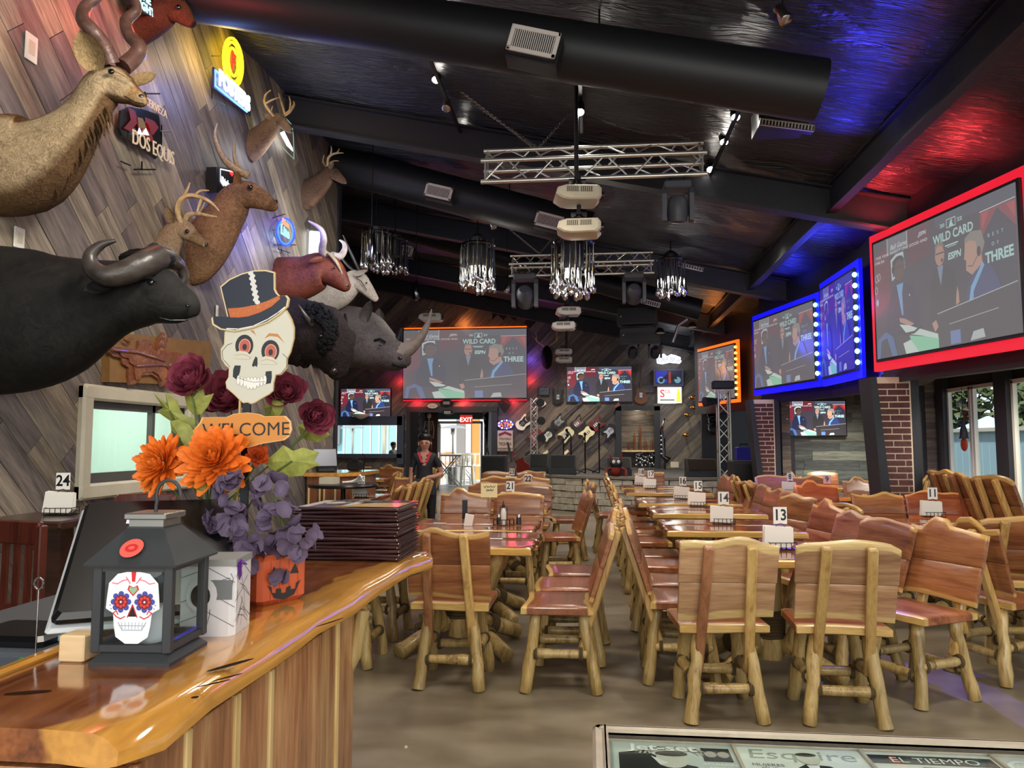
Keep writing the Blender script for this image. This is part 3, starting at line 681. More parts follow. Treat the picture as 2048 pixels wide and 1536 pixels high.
WORDS = dict(zip('8 9 11 13 14 15 16 17 18 21 22 23 24 26 28'.split(), 'eight nine eleven thirteen fourteen fifteen sixteen seventeen eighteen twenty-one twenty-two twenty-three twenty-four twenty-six twenty-eight'.split()))
def setting(x, y, num, z=.76, a=0, nap=True, cardc=(238, 236, 230), name=None, on=None, flat=False):
    who = 'number card ' + WORDS[num] if num else on
    if not usedc[0]: c = cad0; usedc[0] = True
    else: c = dup(cad0)
    c.location = (x, y, z + .001); c.rotation_euler = (0, 0, R(a)); tag(c, 'black wire condiment caddy holding ' + who, 'caddy', 'wire table caddies')
    if nap:
        if not usedc[1]: n_ = nap0; usedc[1] = True
        else: n_ = dup(nap0)
        T = tr(x, y, z, R(a)); q = T @ Vector((-.02, .0, .006)); n_.location = q; n_.rotation_euler = (0, 0, R(a + rnd.uniform(-12, 12))); n_.scale = (1.25, 1, 1.1); tag(n_, 'white paper napkins standing in the caddy of ' + who, 'napkins', 'white napkins in the caddies')
    if num:
        t = thing('number_card', 'white table number card reading ' + WORDS[num], 'card', (x, y, z + .165), R(a), 'table number cards')
        MB().box((0, 0, .055), (.088, .003, .108)).build('card', mat('card_' + num, cardc, .6), t, 0)
        MB().text(num, 0, .026, .072, 0, frame((0, -.0022, 0), (1, 0, 0), (0, 0, 1)), sx=.88, bold=.03).build('number', M['blackgloss'], t, 0)
def at(px, py, z=.76): return W(px, py, Z=z)
for px, py, num, a in ((1562, 1100, '13', 6), (1448, 1049, '14', -3), (1397, 1013, '15', 0), (1366, 999, '16', -30), (1302, 978, '17', 0), (1283, 972, '18', -20), (1867, 1035, '11', 4)):
    p = at(px, py); setting(p.x, p.y, num, a=a)
setting(-.86, 8.1, '21'); setting(-.8, 9.7, '22', a=-12); setting(3.0, 10.0, '9', cardc=(240, 190, 200), a=-8, nap=False)
setting(2.72, 10.7, '8', a=15)
setting(-1.25, 12.0, '23', a=-20)
p = at(982, 1052)
setting(p.x + .1, p.y + .05, None, a=8, nap=False, on='two sauce bottles')
for dx, lab in ((.0, 'white squeeze bottle with dark spout beside the note stand'),):
    t = thing('squeeze_bottle', lab, 'bottle', (p.x + .1, p.y + .03, .768))
    MB().lathe([(.022, 0), (.024, .01), (.024, .1), (.014, .135), (.012, .14)], 14).build('body', M['white'], t, 60)
    MB().lathe([(.014, .139), (.01, .15), (.003, .2)], 10).build('spout', M['blackgloss'], t, 60)
for dx in (-.045, .14):
    t = thing('salt_shaker', 'dark %s shaker in the caddy by the squeeze bottle' % ('salt' if dx < 0 else 'pepper'), 'shaker', (p.x + .1 + dx * .9, p.y + .05, .768), 0, 'shakers in the near caddy')
    MB().lathe([(.02, 0), (.022, .01), (.019, .06)], 12).build('body', M['hornd'], t, 60); MB().lathe([(.02, .06), (.02, .075), (.012, .085)], 12).build('lid', M['steel'], t, 60)
# note on a wire stand
t = thing('note_stand', 'yellow note card with scribbles held on a thin wire stand', 'note', (p.x + .0, p.y - .12, .762))
MB().lathe([(.035, 0), (.035, .004), (.004, .008)], 14).tube([(0, 0, .005), (0, 0, .24)], .0022, 6).tube([(0.012 * math.cos(a * .7), 0, .25 + .012 * math.sin(a * .7)) for a in range(9)], .002, 5).build('wire', M['steel'], t, 60)
MB().box((0, -.004, .3), (.135, .002, .115)).build('paper', mat('yellow_note', (240, 226, 172), .7), t, 0)
mb = MB(); Fn = frame((0, -.0056, .3), (1, 0, 0), (0, 0, 1))
for y, x0, x1 in ((.028, -.045, .05), (.0, -.025, .035)):
    mb.line([(x0 + (x1 - x0) * i / 14, y + .008 * math.sin(i * 2.3) + .004 * math.sin(i * 5)) for i in range(15)], .004, 0, Fn)
mb.build('scribble', M['blackgloss'], t, 0)
# napkin cup and card on the near tables
p = at(936, 1052); tag(MB().prism([(-.035, 0), (.035, 0), (.05, .085), (-.02, .1)], -.02, .02, frame((p.x, p.y, .762), (1, .1, 0), (0, 0, 1))).build('napkin_bundle', M['paper'], None, 0), 'white folded napkin bundle standing on the near table', 'napkins')
for px, py, l in ((880, 1047, 'small white paper slip lying by the napkin bundle'), (990, 1078, 'small white paper slip on the nearest table edge')):
    p = at(px, py); tag(MB().box((p.x, p.y, .7625), (.11, .04, .002)).build('paper_slip', M['paper'], None, 0), l, 'paper')
# black sticker on the wavy-backed chair, orange one on the dark-backed chair
p = W(929, 1022, Y=6.98)
tag(MB().box((p.x, p.y + .02, p.z), (.05, .004, .2), None).build('chair_sticker', M['blackgloss'], None, 0), 'narrow black upright sticker with pale border on a wavy chair back', 'sticker').location = (0, 0, 0)
p = W(1983, 1040, Y=5.5)
tag(MB().box((p.x, p.y, p.z), (.03, .004, .05)).build('orange_sticker', emat('orange_tag', (225, 90, 60), .4), None, 0), 'tiny orange sticker on a dark chair back below card eleven', 'sticker')
# ================================================================ host counter and what stands on it
M["slabtop"] = wood("varnished_cedar_slab", [(84, 38, 18), (140, 76, 38), (180, 110, 58)], sap=(216, 156, 72), axis=1, rough=.1, coat=1, sapw=.1, bump=.05)
M['panel'] = wood('cedar_counter_board', [(112, 66, 40), (166, 112, 74), (206, 160, 108)], axis=2, rough=.25, coat=.5, bump=.1)
M['strip'] = wood('pale_batten', [(190, 150, 90), (222, 190, 128), (236, 208, 150)], axis=2, rough=.3)
ct = thing('host_counter', 'varnished live-edge cedar counter with board front in the foreground', 'counter', (-.8, 1.9, 0))
O = Matrix.Translation((.8, -1.9, 0))
# slab: cross sections along Y, rounded live edge on the room side
fe = [(1.02, -.67), (1.08, -.645), (1.25, -.64), (1.44, -.645), (1.6, -.655), (1.75, -.64), (1.96, -.63), (2.15, -.645), (2.35, -.62), (2.55, -.625), (2.7, -.59), (2.76, -.58), (2.8, -.62)]
sec, sp = [], []
for i, (y, x) in enumerate(fe):
    e = .012 * math.sin(i * 2.1); bk = -1.0 if y < 2.3 else -1.03; m_ = 0 if 0 < i < len(fe) - 1 else .02
    ring = [(bk, 1.05 - m_), (bk + .06, 1.05 - m_ * .2), (-.82, 1.05 - m_ * .2), (x - .1, 1.05 - m_ * .2), (x - .03, 1.05 - .002 - m_ * .2), (x - .008, 1.043 - m_ * .3), (x + .012 + e, 1.02), (x + .01 + e, 1.0), (x - .015 + e, .985 + m_ * .5), (x - .08, .98 + m_), (bk, .98 + m_)]
    sec.append([(a, y, z) for a, z in ring]); sp += [.3, .24, (x + .82), .1, .03, .01, 0, 0, 0, .1, .3]
mb = MB(); mb.rings([list(reversed(r)) for r in sec], O, sap=[v for k in range(len(sec)) for v in reversed(sp[k * 11:k * 11 + 11])]); mb.build('worktop', M['slabtop'], ct, 50)
kn = mat('dark_knot', (38, 18, 8), .7, spec=.1)
for (px, py, l, wd_, a) in ((462, 1330, .05, .008, 62), (455, 1355, .03, .004, 58), (428, 1367, .03, .004, 50), (56, 1385, .035, .008, 20), (660, 1245, .05, .004, 70), (390, 1395, .006, .006, 0)):
    p = W(px, py, Z=1.0508); mb = MB(); mb.disc(0, 0, l, wd_, 0, O @ Matrix.Translation((p.x, p.y, 1.0512)) @ Matrix.Rotation(R(a), 4, 'Z'), 12); mb.build('knot', kn, ct, 0)
y = 1.07; i = 0
xf = -.672
while y < 2.06:
    w_ = [.13, .022, .15, .024, .13, .02, .12, .14][i % 8] ; w_ = min(w_, 2.09 - y)
    strip = w_ < .03
    MB().box((xf + (.004 if strip else 0), y + w_ / 2, .49), (.022, w_ - .0025, .98), O, b=.002).build('front_board' if not strip else 'batten', M['strip'] if strip else M['panel'], ct, 0)
    y += w_; i += 1
    if w_ < .01: break
MB().box((-.83, 2.085, .49), (.32, .025, .98), O).build('end_board', M['panel'], ct, 0)
MB().box((-.83, 1.06, .49), (.32, .02, .98), O).build('near_board', M['panel'], ct, 0)
MB().tube([(-.64, 2.1, .98), (-.66, 2.09, .86), (-.69, 2.09, .8)], .02, 7, O).build('bracket', M['log'], ct, 60)
dk = thing('service_desk', 'lower dark desk behind the host counter holding the till', 'desk', (-1.35, 1.9, 0))
MB().box((0, 0, .955), (.68, 2.0, .03), b=.004).build('desktop', mat('grey_laminate', (92, 94, 98), .35), dk, 0)
MB().box((0, 0, .47), (.62, 1.95, .93)).build('carcass', M['base'], dk, 0)
tag(MB().box((-1.02, 1.3, .5 + .505), (.025, .5, .11), b=.006).build('desk_trim', M['slabtop'], dk, 0), None).location = (1.35, -1.9, 0)

# lantern
def lantern():
    t = thing('candle_lantern', 'black metal lantern with sugar skull glass and red roof sticker', 'lantern', (-.83, 1.375, 1.05), R(3)); h = .175; s = .08
    MB().lathe([(s * 1.32, 0), (s * 1.32, .006), (s * 1.04, .022), (s, .026)], 4, Matrix.Rotation(R(45), 4, 'Z') @ Matrix.Diagonal((1.0, 1.0, 1, 1))).build('base', M['black_l'], t, 0)
    for sx in (-1, 1):
        for sy in (-1, 1): MB().box((sx * .066, sy * .066, .1), (.016, .016, .156), b=.002).build('corner_post', M['black_l'], t, 0)
    for k in range(4):
        T = Matrix.Rotation(R(90 * k), 4, 'Z')
        MB().box((0, -.066, .03), (.12, .01, .012), T).box((0, -.066, .172), (.12, .01, .012), T).build('rail', M['black_l'], t, 0)
        MB().box((0, -.066, .1), (.118, .002, .135), T).build('glass_pane', M['glass'], t, 0)
    q = Matrix.Rotation(R(45), 4, 'Z')
    MB().lathe([(.12, .176), (.122, .18), (.05, .24), (.05, .243)], 4, q).build('roof', M['black_l'], t, 0)
    MB().box((0, 0, .25), (.066, .066, .016)).box((0, 0, .262), (.08, .08, .012), b=.002).build('cap', mat('pewter', (150, 148, 140), .35, metal=.8), t, 0)
    pts = [(0, 0, .268), (0, 0, .28)] + [(.024 - .024 * math.cos(a), 0, .298 + .03 * math.sin(a)) for a in [R(x) for x in range(-20, 200, 20)]]
    MB().tube(pts, .0035, 7).build('ring', M['black_l'], t, 60)
    # sticker on the roof
    n = frame((-.004, -.0715, .208), (1, 0, 0), (0, .715, .70)); mb = MB()
    mb.color((228, 96, 84)).disc(0, 0, .021, .021, .0012, n, 20); mb.color((250, 160, 145)).disc(0, 0, .0205, .0205, .001, n, 20)
    mb.color((205, 40, 40)).disc(0, 0, .012, .009, .0018, n, 14); mb.color((228, 96, 84)).disc(0, 0, .006, .004, .002, n, 10)
    mb.build('sticker', M['print'], t, 0)
    # sugar skull decal on the front glass
    F = frame((0, -.068, .1), (1, 0, 0), (0, 0, 1)); mb = MB()
    mb.color((244, 246, 248)).poly([(-.03, -.05), (-.034, -.03), (-.036, -.008), (-.05, .0), (-.049, .016), (-.046, .045), (-.03, .062), (0, .068), (.03, .062), (.046, .045), (.049, .016), (.05, 0), (.036, -.008), (.034, -.03), (.03, -.05), (.012, -.062), (-.012, -.062)], .0005, F)
    for s_ in (-1, 1):
        for k in range(8): mb.color((70, 80, 170)).disc(s_ * .022 + .014 * math.cos(k * .785), .012 + .014 * math.sin(k * .785), .0055, .0055, .0008, F, 8)
        mb.color((120, 26, 40)).disc(s_ * .022, .012, .013, .013, .001, F, 14)
        for k in range(8): mb.color((226, 60, 50)).disc(s_ * .022 + .008 * math.cos(k * .785), .012 + .008 * math.sin(k * .785), .003, .003, .0012, F, 6)
        mb.color((240, 240, 230)).disc(s_ * .022, .012, .002, .002, .0014, F, 8)
        mb.color((216, 60, 66)).line([(s_ * .014, -.014), (s_ * .022, -.018), (s_ * .03, -.014), (s_ * .036, -.008), (s_ * .03, -.004), (s_ * .027, -.01)], .002, .0008, F)
        mb.color((236, 130, 150)).line([(s_ * .01, .052), (s_ * .02, .05), (s_ * .03, .044), (s_ * .04, .046)], .002, .0008, F)
        mb.line([(s_ * .006, .045), (s_ * .014, .056)], .0022, .0008, F)
        for p in ((s_ * .04, .0), (s_ * .042, .006)): mb.color((80, 90, 180)).disc(p[0], p[1], .0012, .0012, .0008, F, 6)
    mb.color((40, 12, 14)).poly([(-.008, -.014), (.008, -.014), (.0, .004)], .001, F); mb.color((200, 30, 36)).line([(-.009, -.015), (0, .007), (.009, -.015)], .0018, .0012, F)
    mb.color((216, 40, 48)).poly([(-.003, .048), (.003, .048), (.0045, .066), (-.0045, .066)], .0008, F)
    H = [(0, .022), (.011, .034), (.008, .042), (0, .038), (-.008, .042), (-.011, .034)]
    mb.color((210, 60, 56)).poly(H, .0008, F).color((150, 190, 150)).poly([(x * .7, .033 + (y - .033) * .7) for x, y in H], .001, F)
    for k in range(-3, 4): mb.color((150, 175, 190)).line([(k * .0065, -.024), (k * .006, -.036)], .0009, .0008, F)
    mb.color((140, 160, 175)).line([(-.024, -.03), (.024, -.03)], .001, .0008, F).line([(-.026, -.024), (-.018, -.038), (.018, -.038), (.026, -.024)], .0012, .0008, F)
    mb.build('skull_decal', M['print'], t, 0)
    MB().lathe([(.028, .0), (.03, .005), (.03, .06), (.026, .064)], 18, tr(0, 0, .027)).build('candle', mat('pale_wax', (226, 226, 232), .5), t, 60)
M['black_l'] = mat('matte_black_lantern', (58, 60, 62), .45, spec=.4)
lantern()

# till monitor seen from behind
TL = W(143, 1012, Y=1.75); BL = W(45, 1262, Y=1.38); TRp = TL + Vector((.3, .157, 0))
r_ = TRp - TL; u_ = TL - BL; F = frame((TL + TRp) / 2 * .5 + (BL + BL + r_) / 2 * .5, r_, u_ - r_ * (u_.dot(r_) / r_.dot(r_)))
mt = thing('till_monitor', 'black till monitor seen from behind with pale rim and cards', 'monitor', (0, 0, 0))
W_, H_ = .36, u_.length
MB().box((.04, 0, -.012), (W_, H_, .014), F, b=.006).build('rim', mat('pale_rim', (200, 204, 206), .35), mt, 0)
MB().box((.04, 0, .006), (W_ - .02, H_ - .02, .03), F, b=.01).build('back_shell', M['blackgloss'], mt, 0)
mb = MB()
for k in range(8): mb.box((.03, -.02 - k * .012, .03), (.1, .007, .03), F, b=.002)
mb.build('neck_rib', M['blackgloss'], mt, 0)
MB().box((.03, -.13, .04), (.09, .12, .06), F, b=.01).build('neck', M['blackgloss'], mt, 0)
mb = MB(); mb.color((226, 228, 250)).rect(-.03, .105, .06, .135, .0225, F); mb.color((30, 30, 40)).rect(-.015, .108, .006, .13, .0228, F).color((220, 60, 50)).disc(-.005, .119, .006, .006, .0232, F, 8).color((90, 100, 200)).rect(.012, .11, .05, .115, .0228, F).rect(.012, .12, .05, .125, .0228, F)
mb.build('card_print', M['print'], mt, 0)
tag(MB().box((-1.28, 1.62, 1.0), (.2, .16, .06), b=.01).build('till_base', M['blackgloss'], mt, 0), None)

# small desk things
tag(MB().box((-.945, 1.335, 1.0745), (.05, .05, .048), b=.003).build('wooden_cube', wood('pine_cube', [(196, 164, 116), (222, 192, 146), (234, 208, 166)], coat=0, rough=.6), None, 0), 'small plain pine cube standing beside the lantern', 'cube')
p = W(70, 1332, Z=1.0); t = thing('wire_ring_stand', 'thin steel wire place-card holder with a ring top', 'holder', (p.x, p.y, .971))
zt = W(73, 1178, Y=p.y).z - .971
MB().tube([(0, 0, 0), (0, 0, zt)], .0016, 7).build('wire', M['steel'], t, 60)
MB().tube([(.010 * math.cos(a * .63), 0, zt + .011 + .012 * math.sin(a * .63)) for a in range(10)], .0022, 6, closed=True).build('ring', M['steel'], t, 60)
MB().lathe([(.02, 0), (.02, .003), (.002, .005)], 12).build('foot', M['steel'], t, 60)
p, q = W(28, 1305, Z=.99), W(75, 1352, Z=1.0); t = thing('marker_pen', 'white marker pen with green cap beside the counter edge', 'pen', (0, 0, 0))
MB().tube([p, p.lerp(q, .55)], [.0065, .0085], 10).build('cap', mat('green_cap', (30, 150, 86), .35), t, 60)
MB().tube([p.lerp(q, .55), q, q + (q - p) * .8], .0085, 10).build('barrel', M['white'], t, 60)
p = W(115, 1290, Z=1.0)
tag(MB().box((p.x - .02, p.y + .03, .99), (.2, .26, .035), tr(0, 0, 0), b=.008).build('desk_tray', mat('slate_tray', (78, 84, 92), .5), None, 0), 'slate grey tray on the desk beside the till', 'tray')
p = W(120, 1262, Z=1.03)
tag(MB().box((0, 0, 0), (.05, .018, .014), tr(p.x, p.y, 1.015, R(15)), b=.003).build('eraser', mat('pale_blue', (150, 176, 188), .5), None, 0), 'pale blue eraser block on the grey tray', 'eraser')

# white mosaic gift box with purple bow-like ear
gb = thing('gift_box', 'white box with mosaic line pattern and purple paper tuft', 'box', (-.80, 1.565, 1.05), R(9)); s = .055
MB().prism([(-s, -s), (s - .012, -s), (s, -s + .012), (s, s), (-s, s)], 0, .155).build('carton', mat('pearl_card', (226, 224, 226), .35), gb, 0)
MB().box((0, 0, .15), (s * 2 + .004, s * 2 + .004, .014)).build('lid_band', mat('grey_band', (150, 150, 146), .4), gb, 0)
mb = MB(); mb.color((60, 60, 62))
for F in (frame((0, -s - .0008, .0), (1, 0, 0), (0, 0, 1)), frame((s + .0008, 0, 0), (0, 1, 0), (0, 0, 1))):
    for k in range(15):
        a, c = Vector((rnd.uniform(-s, s) * .9, rnd.uniform(.01, .13))), Vector((rnd.uniform(-s, s) * .9, rnd.uniform(.01, .13)))
        if (a - c).length < .08: mb.line([a, (a + c) / 2 + Vector((.004, .004)), c], .0011, 0, F)
    for x, y in ((-s, .03), (-s, .07), (-s, .12)): mb.line([(x, y), (0, y + .02), (s, y - .01)], .0011, 0, F)
F = frame((0, -s - .001, 0), (1, 0, 0), (0, 0, 1))
mb.color((120, 122, 124)).rect(-.01, .075, .05, .115, .0006, F).color((226, 224, 226)).disc(-.012, .085, .032, .036, .0012, F).color((24, 26, 26)).disc(-.014, .083, .02, .024, .0018, F)
mb.build('mosaic_print', M['print'], gb, 0)
mb = MB()
for k in range(6):
    a = k * 1.05; mb.prism([(0, 0), (.018, .012), (.03, .0), (.014, -.016)], 0, .002, tr(s - .012, -s + .03, .155, a, .5 * math.sin(k), .5))
mb.prism([(0, 0), (.02, .004), (.024, -.03), (.01, -.038)], 0, .0015, frame((s + .003, -s + .006, .15), (0, 1, 0), (0, 0, 1))); mb.build('purple_tuft', mat('purple_foil', (92, 30, 150), .4), gb, 0)

# pumpkin gift box
pk = thing('pumpkin_box', 'orange jack-o-lantern gift box at the counter edge', 'box', (-.80, 1.865, 1.05), R(60)); 
MB().box((0, 0.0, .06), (.145, .075, .12), b=.012).build('carton', mat('orange_card', (204, 92, 52), .45), pk, 0)
F = frame((0, -.0388, 0), (1, 0, 0), (0, 0, 1)); mb = MB()
mb.color((176, 70, 38))
for x in (-.04, -.014, .014, .04): mb.line([(x, .004), (x * 1.05, .05), (x, .106)], .0014, 0, F)
mb.color((46, 40, 38)).poly([(.016, .07), (.044, .068), (.032, .094)], .0006, F).poly([(-.044, .068), (-.016, .07), (-.032, .094)], .0006, F).poly([(-.009, .05), (.009, .05), (0, .066)], .0006, F)
mb.poly([(-.05, .05), (-.03, .016), (0, .008), (.03, .016), (.05, .05), (.036, .044), (.034, .03), (.02, .03), (.019, .04), (.006, .036), (.005, .025), (-.008, .025), (-.01, .037), (-.024, .038), (-.025, .028), (-.036, .03), (-.038, .044)], .0006, F)
mb.build('face_print', M['print'], pk, 0)

# stack of menus
M['menu'] = mat('oxblood_leatherette', (62, 34, 36), .35, noise=.15, nscale=40, coat=.2)
for k in range(14):
    z = 1.052 + k * .0128; dx, dy = rnd.uniform(-.006, .006), rnd.uniform(-.008, .008)
    t = thing('menu_folder', 'open menu folder with white and yellow page on top of the stack' if k == 13 else 'oxblood leatherette menu folder in the counter stack, ' + 'lowest,second,third,fourth,fifth,sixth,seventh,eighth,ninth,tenth,eleventh,twelfth,thirteenth'.split(',')[k] + ' from the bottom', 'menu', (-.83 + dx, 2.66 + dy, z), R(rnd.uniform(-1.2, 1.2)), 'menu folders stacked on the counter')
    mb = MB(); hw, hd = .183, .15; n = 9; prof = []
    for j in range(n):      # rolled front edge
        a = math.pi * j / (n - 1); prof.append((-hd - .0055 * math.sin(a), .0058 - .0058 * math.cos(a)))
    prof += [(hd, .0116), (hd, .0085), (-hd + .01, .0085), (-hd + .01, .0035), (hd, .0035), (hd, 0)]
    wv = lambda x, kk=k: .0016 * math.sin(x * 19 + kk * 1.7)
    mb.rings([[(x, p[0], p[1] + wv(x)) for p in prof] for x in [-hw + 2 * hw * i / 10 for i in range(11)]], None, cap=True); mb.build('cover', M['menu'], t, 50)
    MB().box((0, .008, .006), (hw * 2 - .02, hd * 2 - .03, .0035)).build('pages', M['paper'], t, 0)
    for sx in (-1, 1): MB().ell((sx * (hw - .004), -hd - .002, .006), (.004, .004, .004), None, 8, 5).build('corner_stud', M['steel'], t, 60)
t_top = t
mb = MB(); z = .0125; F = Matrix.Translation((0, 0, z))
mb.color((238, 234, 222)).rect(-.175, -.14, .0, .14, 0, F).color((228, 176, 84)).poly([(-.06, -.14), (.175, -.14), (.175, .05), (.04, .03)], .0006, F).color((30, 30, 34)).poly([(-.03, .05), (.175, .06), (.175, .14), (-.02, .14)], .0009, F)
mb.color((120, 122, 120)).disc(-.09, .02, .05, .07, .0006, F).color((238, 234, 222)).disc(-.095, .02, .035, .05, .001, F)
mb.build('page_print', M['printg'], t_top, 0)

# ---------------------------------------------------------------- flowers, vase, welcome sign
def FY(Y): return frame((0, Y, 0), (1, 0, 0), (0, 0, 1))
def P(px, py, Y): p = W(px, py, Y=Y); return (p.x, p.z)
VY = 1.98
vx = P(412, 1120, VY)[0]
t = thing('glass_vase', 'clear glass vase of stems and crystal beads behind the lantern', 'vase', (vx, VY, 1.05))
MB().lathe([(.06, 0), (.078, .02), (.08, .06), (.07, .12), (.066, .2), (.078, .24), (.074, .24), (.062, .2), (.066, .12), (.074, .06), (.07, .024), (.0, .014)], 26).build('body', M['glass'], t, 60)
mb = MB()
for k in range(34):
    a, r_ = rnd.random() * 6.3, rnd.random() * .052; mb.ell((r_ * math.cos(a), r_ * math.sin(a), .03 + rnd.random() * .04), (.012, .011, .01), None, 6, 4)
mb.build('crystal_beads', mat('crystal', (214, 220, 222), .08, trans=.6, ior=1.4), t, 0)['kind'] = 'stuff'
gr = mat('stem_green', (88, 108, 52), .6)
M['petal_o'] = mat('orange_petal', (252, 132, 40), .6, noise=.14, nscale=60); M['petal_m'] = mat('maroon_petal', (132, 54, 72), .55, noise=.25, nscale=50)
M['petal_p'] = mat('dusky_purple_petal', (98, 82, 106), .65, noise=.2, nscale=60); M['leafy'] = mat('olive_leaf', (146, 150, 70), .55, noise=.2, nscale=40, bump=.3)
M['petal_b'] = mat('burnt_orange_petal', (190, 74, 22), .6, noise=.14, nscale=60)
def petal_mesh(l, w_, cup, curl, m_, n=5, m=4):
    mb = MB(); rs = []
    for i in range(n + 1):
        f = i / n; ww = w_ * max(.12, math.sin(math.pi * min(1, (f * .82 + .12)))) ** .8
        rs.append([(ww * (j / m * 2 - 1), l * f * (1 - curl * .3 * f), curl * l * f * f + cup * ww * (j / m * 2 - 1) ** 2) for j in range(m + 1)])
    k = m + 1; vs = [p for r in rs for p in r]; fs = [(i * k + j, i * k + j + 1, (i + 1) * k + j + 1, (i + 1) * k + j) for i in range(n) for j in range(m)]
    o = mb.add(vs, fs).build('petal', m_, None, 80); me = o.data; bpy.data.objects.remove(o); return me
def flower(label, px, py, Y, rad, mesh, n, group, look=(0, -1, .25), spread=1.0, name='silk_flower', up=0, hemi=1.0, core=None):
    p = W(px, py, Y=Y); t = thing(name, label, 'flower', p, 0, group)
    ax = Vector(look).normalized(); Q = ax.to_track_quat('Z', 'Y').to_matrix().to_4x4()
    for k in range(n):
        f = (k + .5) / n; th = math.acos(1 - f * hemi); ph = k * 2.39996 + rnd.uniform(-.2, .2); s = rad * (.55 + .5 * f) * rnd.uniform(.88, 1.12) / .05
        # petal grows outwards from the centre: y axis along (th,ph)
        T = Q @ Matrix.Rotation(ph, 4, 'Z') @ Matrix.Rotation(-(th * spread) , 4, 'X') @ Matrix.Rotation(R(90), 4, 'X') @ Matrix.Translation((0, rad * .15, 0))
        o = bpy.data.objects.new('petal', mesh); COL.objects.link(o); o.parent = t; o.matrix_local = T @ Matrix.Diagonal((s, s, s, 1))
    if core: MB().ell((0, 0, 0), (rad * .3, rad * .3, rad * .3), None, 8, 5).build('centre', core, t, 60)
    b_ = (vx + rnd.uniform(-.03, .03), VY + rnd.uniform(-.03, .03), 1.09)
    mid = Vector(b_) + Vector(((p.x - b_[0]) * .5, (p.y - b_[1]) * .5, .14 + (p.z - 1.3) * .4))
    st_ = MB().tube([Vector(b_) - p, mid - p, (0, 0, -.01)], .0028, 6).build('stem', gr, t, 60)
    return t
pm_o = petal_mesh(.05, .0095, .4, .25, M['petal_o']); pm_m = petal_mesh(.05, .024, .8, .5, M['petal_m']); pm_b = petal_mesh(.05, .016, .5, .35, M['petal_b'])
pm_p = petal_mesh(.05, .026, .5, .4, M['petal_p'], 3, 3)
yel = mat('yellow_heart', (222, 196, 112), .6)
flower('orange silk chrysanthemum beside the lantern ring', 325, 930, 1.84, .075, pm_o, 90, 'orange silk flowers', (-.3, -1, .2), hemi=1.25)
flower('orange silk chrysanthemum in front of the welcome board', 432, 922, 1.83, .088, pm_o, 110, 'orange silk flowers', (.15, -1, .45), hemi=1.25)
flower('small burnt-orange silk bloom under the welcome board end', 515, 915, 1.9, .034, pm_b, 22, 'orange silk flowers', (.4, -1, .3))
flower('maroon silk peony with yellow heart above the pale leaves', 392, 768, 1.93, .07, pm_m, 30, 'maroon silk peonies', (-.1, -1, .5), core=yel)
flower('maroon silk peony tucked behind the skull jaw', 465, 800, 2.02, .075, pm_m, 30, 'maroon silk peonies', (0, -1, .4))
flower('maroon silk peony beside the skull chin', 575, 790, 2.02, .06, pm_m, 24, 'maroon silk peonies', (.3, -1, .4))
flower('maroon silk peony drooping at the outer end of the bouquet', 628, 830, 1.95, .055, pm_m, 26, 'maroon silk peonies', (.7, -1, -.1), core=yel)
def hyd(label, pts, Y):
    p0 = W(pts[0][0], pts[0][1], Y=Y); t = thing('silk_hydrangea', label, 'flower', p0, 0, 'dusky purple silk sprays')
    for (px, py, n) in pts:
        c = W(px, py, Y=Y)
        for k in range(n):
            v = Vector((rnd.uniform(-1, 1), rnd.uniform(-1, .6), rnd.uniform(-1, 1))).normalized() * .032
            o = bpy.data.objects.new('petal', pm_p); COL.objects.link(o); o.parent = t
            s = rnd.uniform(.72, 1.0); q = (v + Vector((rnd.uniform(-.01, .01), -.01, .01))).to_track_quat('Z', 'Y').to_matrix().to_4x4()
            o.matrix_local = Matrix.Translation(c - p0 + v) @ q @ Matrix.Rotation(rnd.random() * 6.3, 4, 'Z') @ Matrix.Translation((0, -.014, 0)) @ Matrix.Diagonal((s, s, s, 1))
    MB().tube([W(a, b, Y=Y) - p0 + Vector((0, .01, 0)) for a, b, n in pts] if len(pts) > 1 else [(0, 0, 0), (0, .1, 0)], .004, 6).build('stem', gr, t, 60)
hyd('dusky purple silk spray hanging in front of the vase', [(470, 985, 15), (452, 1030, 15), (460, 1075, 13), (488, 1110, 12)], 1.78)
hyd('dusky purple silk spray hanging over the pumpkin box', [(545, 985, 14), (560, 1040, 15), (575, 1085, 14), (548, 1130, 13), (520, 1165, 10), (600, 1075, 10)], 1.84)
def leafs(label, outline, Y, dy=(0, 0), name='silk_leaf'):
    pts = [P(a, b, Y) for a, b in outline]; cx = sum(p[0] for p in pts) / len(pts); cz = sum(p[1] for p in pts) / len(pts)
    mb = MB(); n = len(pts); vs = [(cx, Y, cz)] + [(x, Y + (.02 + dy[0] * (x - cx) + dy[1] * (z - cz)), z) for x, z in pts]
    vs2 = [(a, b + .0025, c) for a, b, c in vs]; N_ = n + 1
    fs = [(0, 1 + i, 1 + (i + 1) % n) for i in range(n)] + [(N_, N_ + 1 + (i + 1) % n, N_ + 1 + i) for i in range(n)] + [(1 + i, N_ + 1 + i, N_ + 1 + (i + 1) % n, 1 + (i + 1) % n) for i in range(n)]
    mb.add(vs + vs2, fs)
    t = thing(name, label, 'leaf', (0, 0, 0), 0, 'olive silk leaves'); mb.build('blade', M['leafy'], t, 30)
    MB().tube([(cx, Y - .001, cz), (vx + .01, VY - .01, 1.25)], .0025, 6).build('stem', gr, t, 60)
leafs('olive silk leaf sprig overlapping the wall window', [(298, 785), (325, 806), (322, 783), (345, 800), (352, 820), (366, 838), (385, 838), (378, 860), (352, 852), (330, 840), (305, 822), (318, 815)], 1.9)
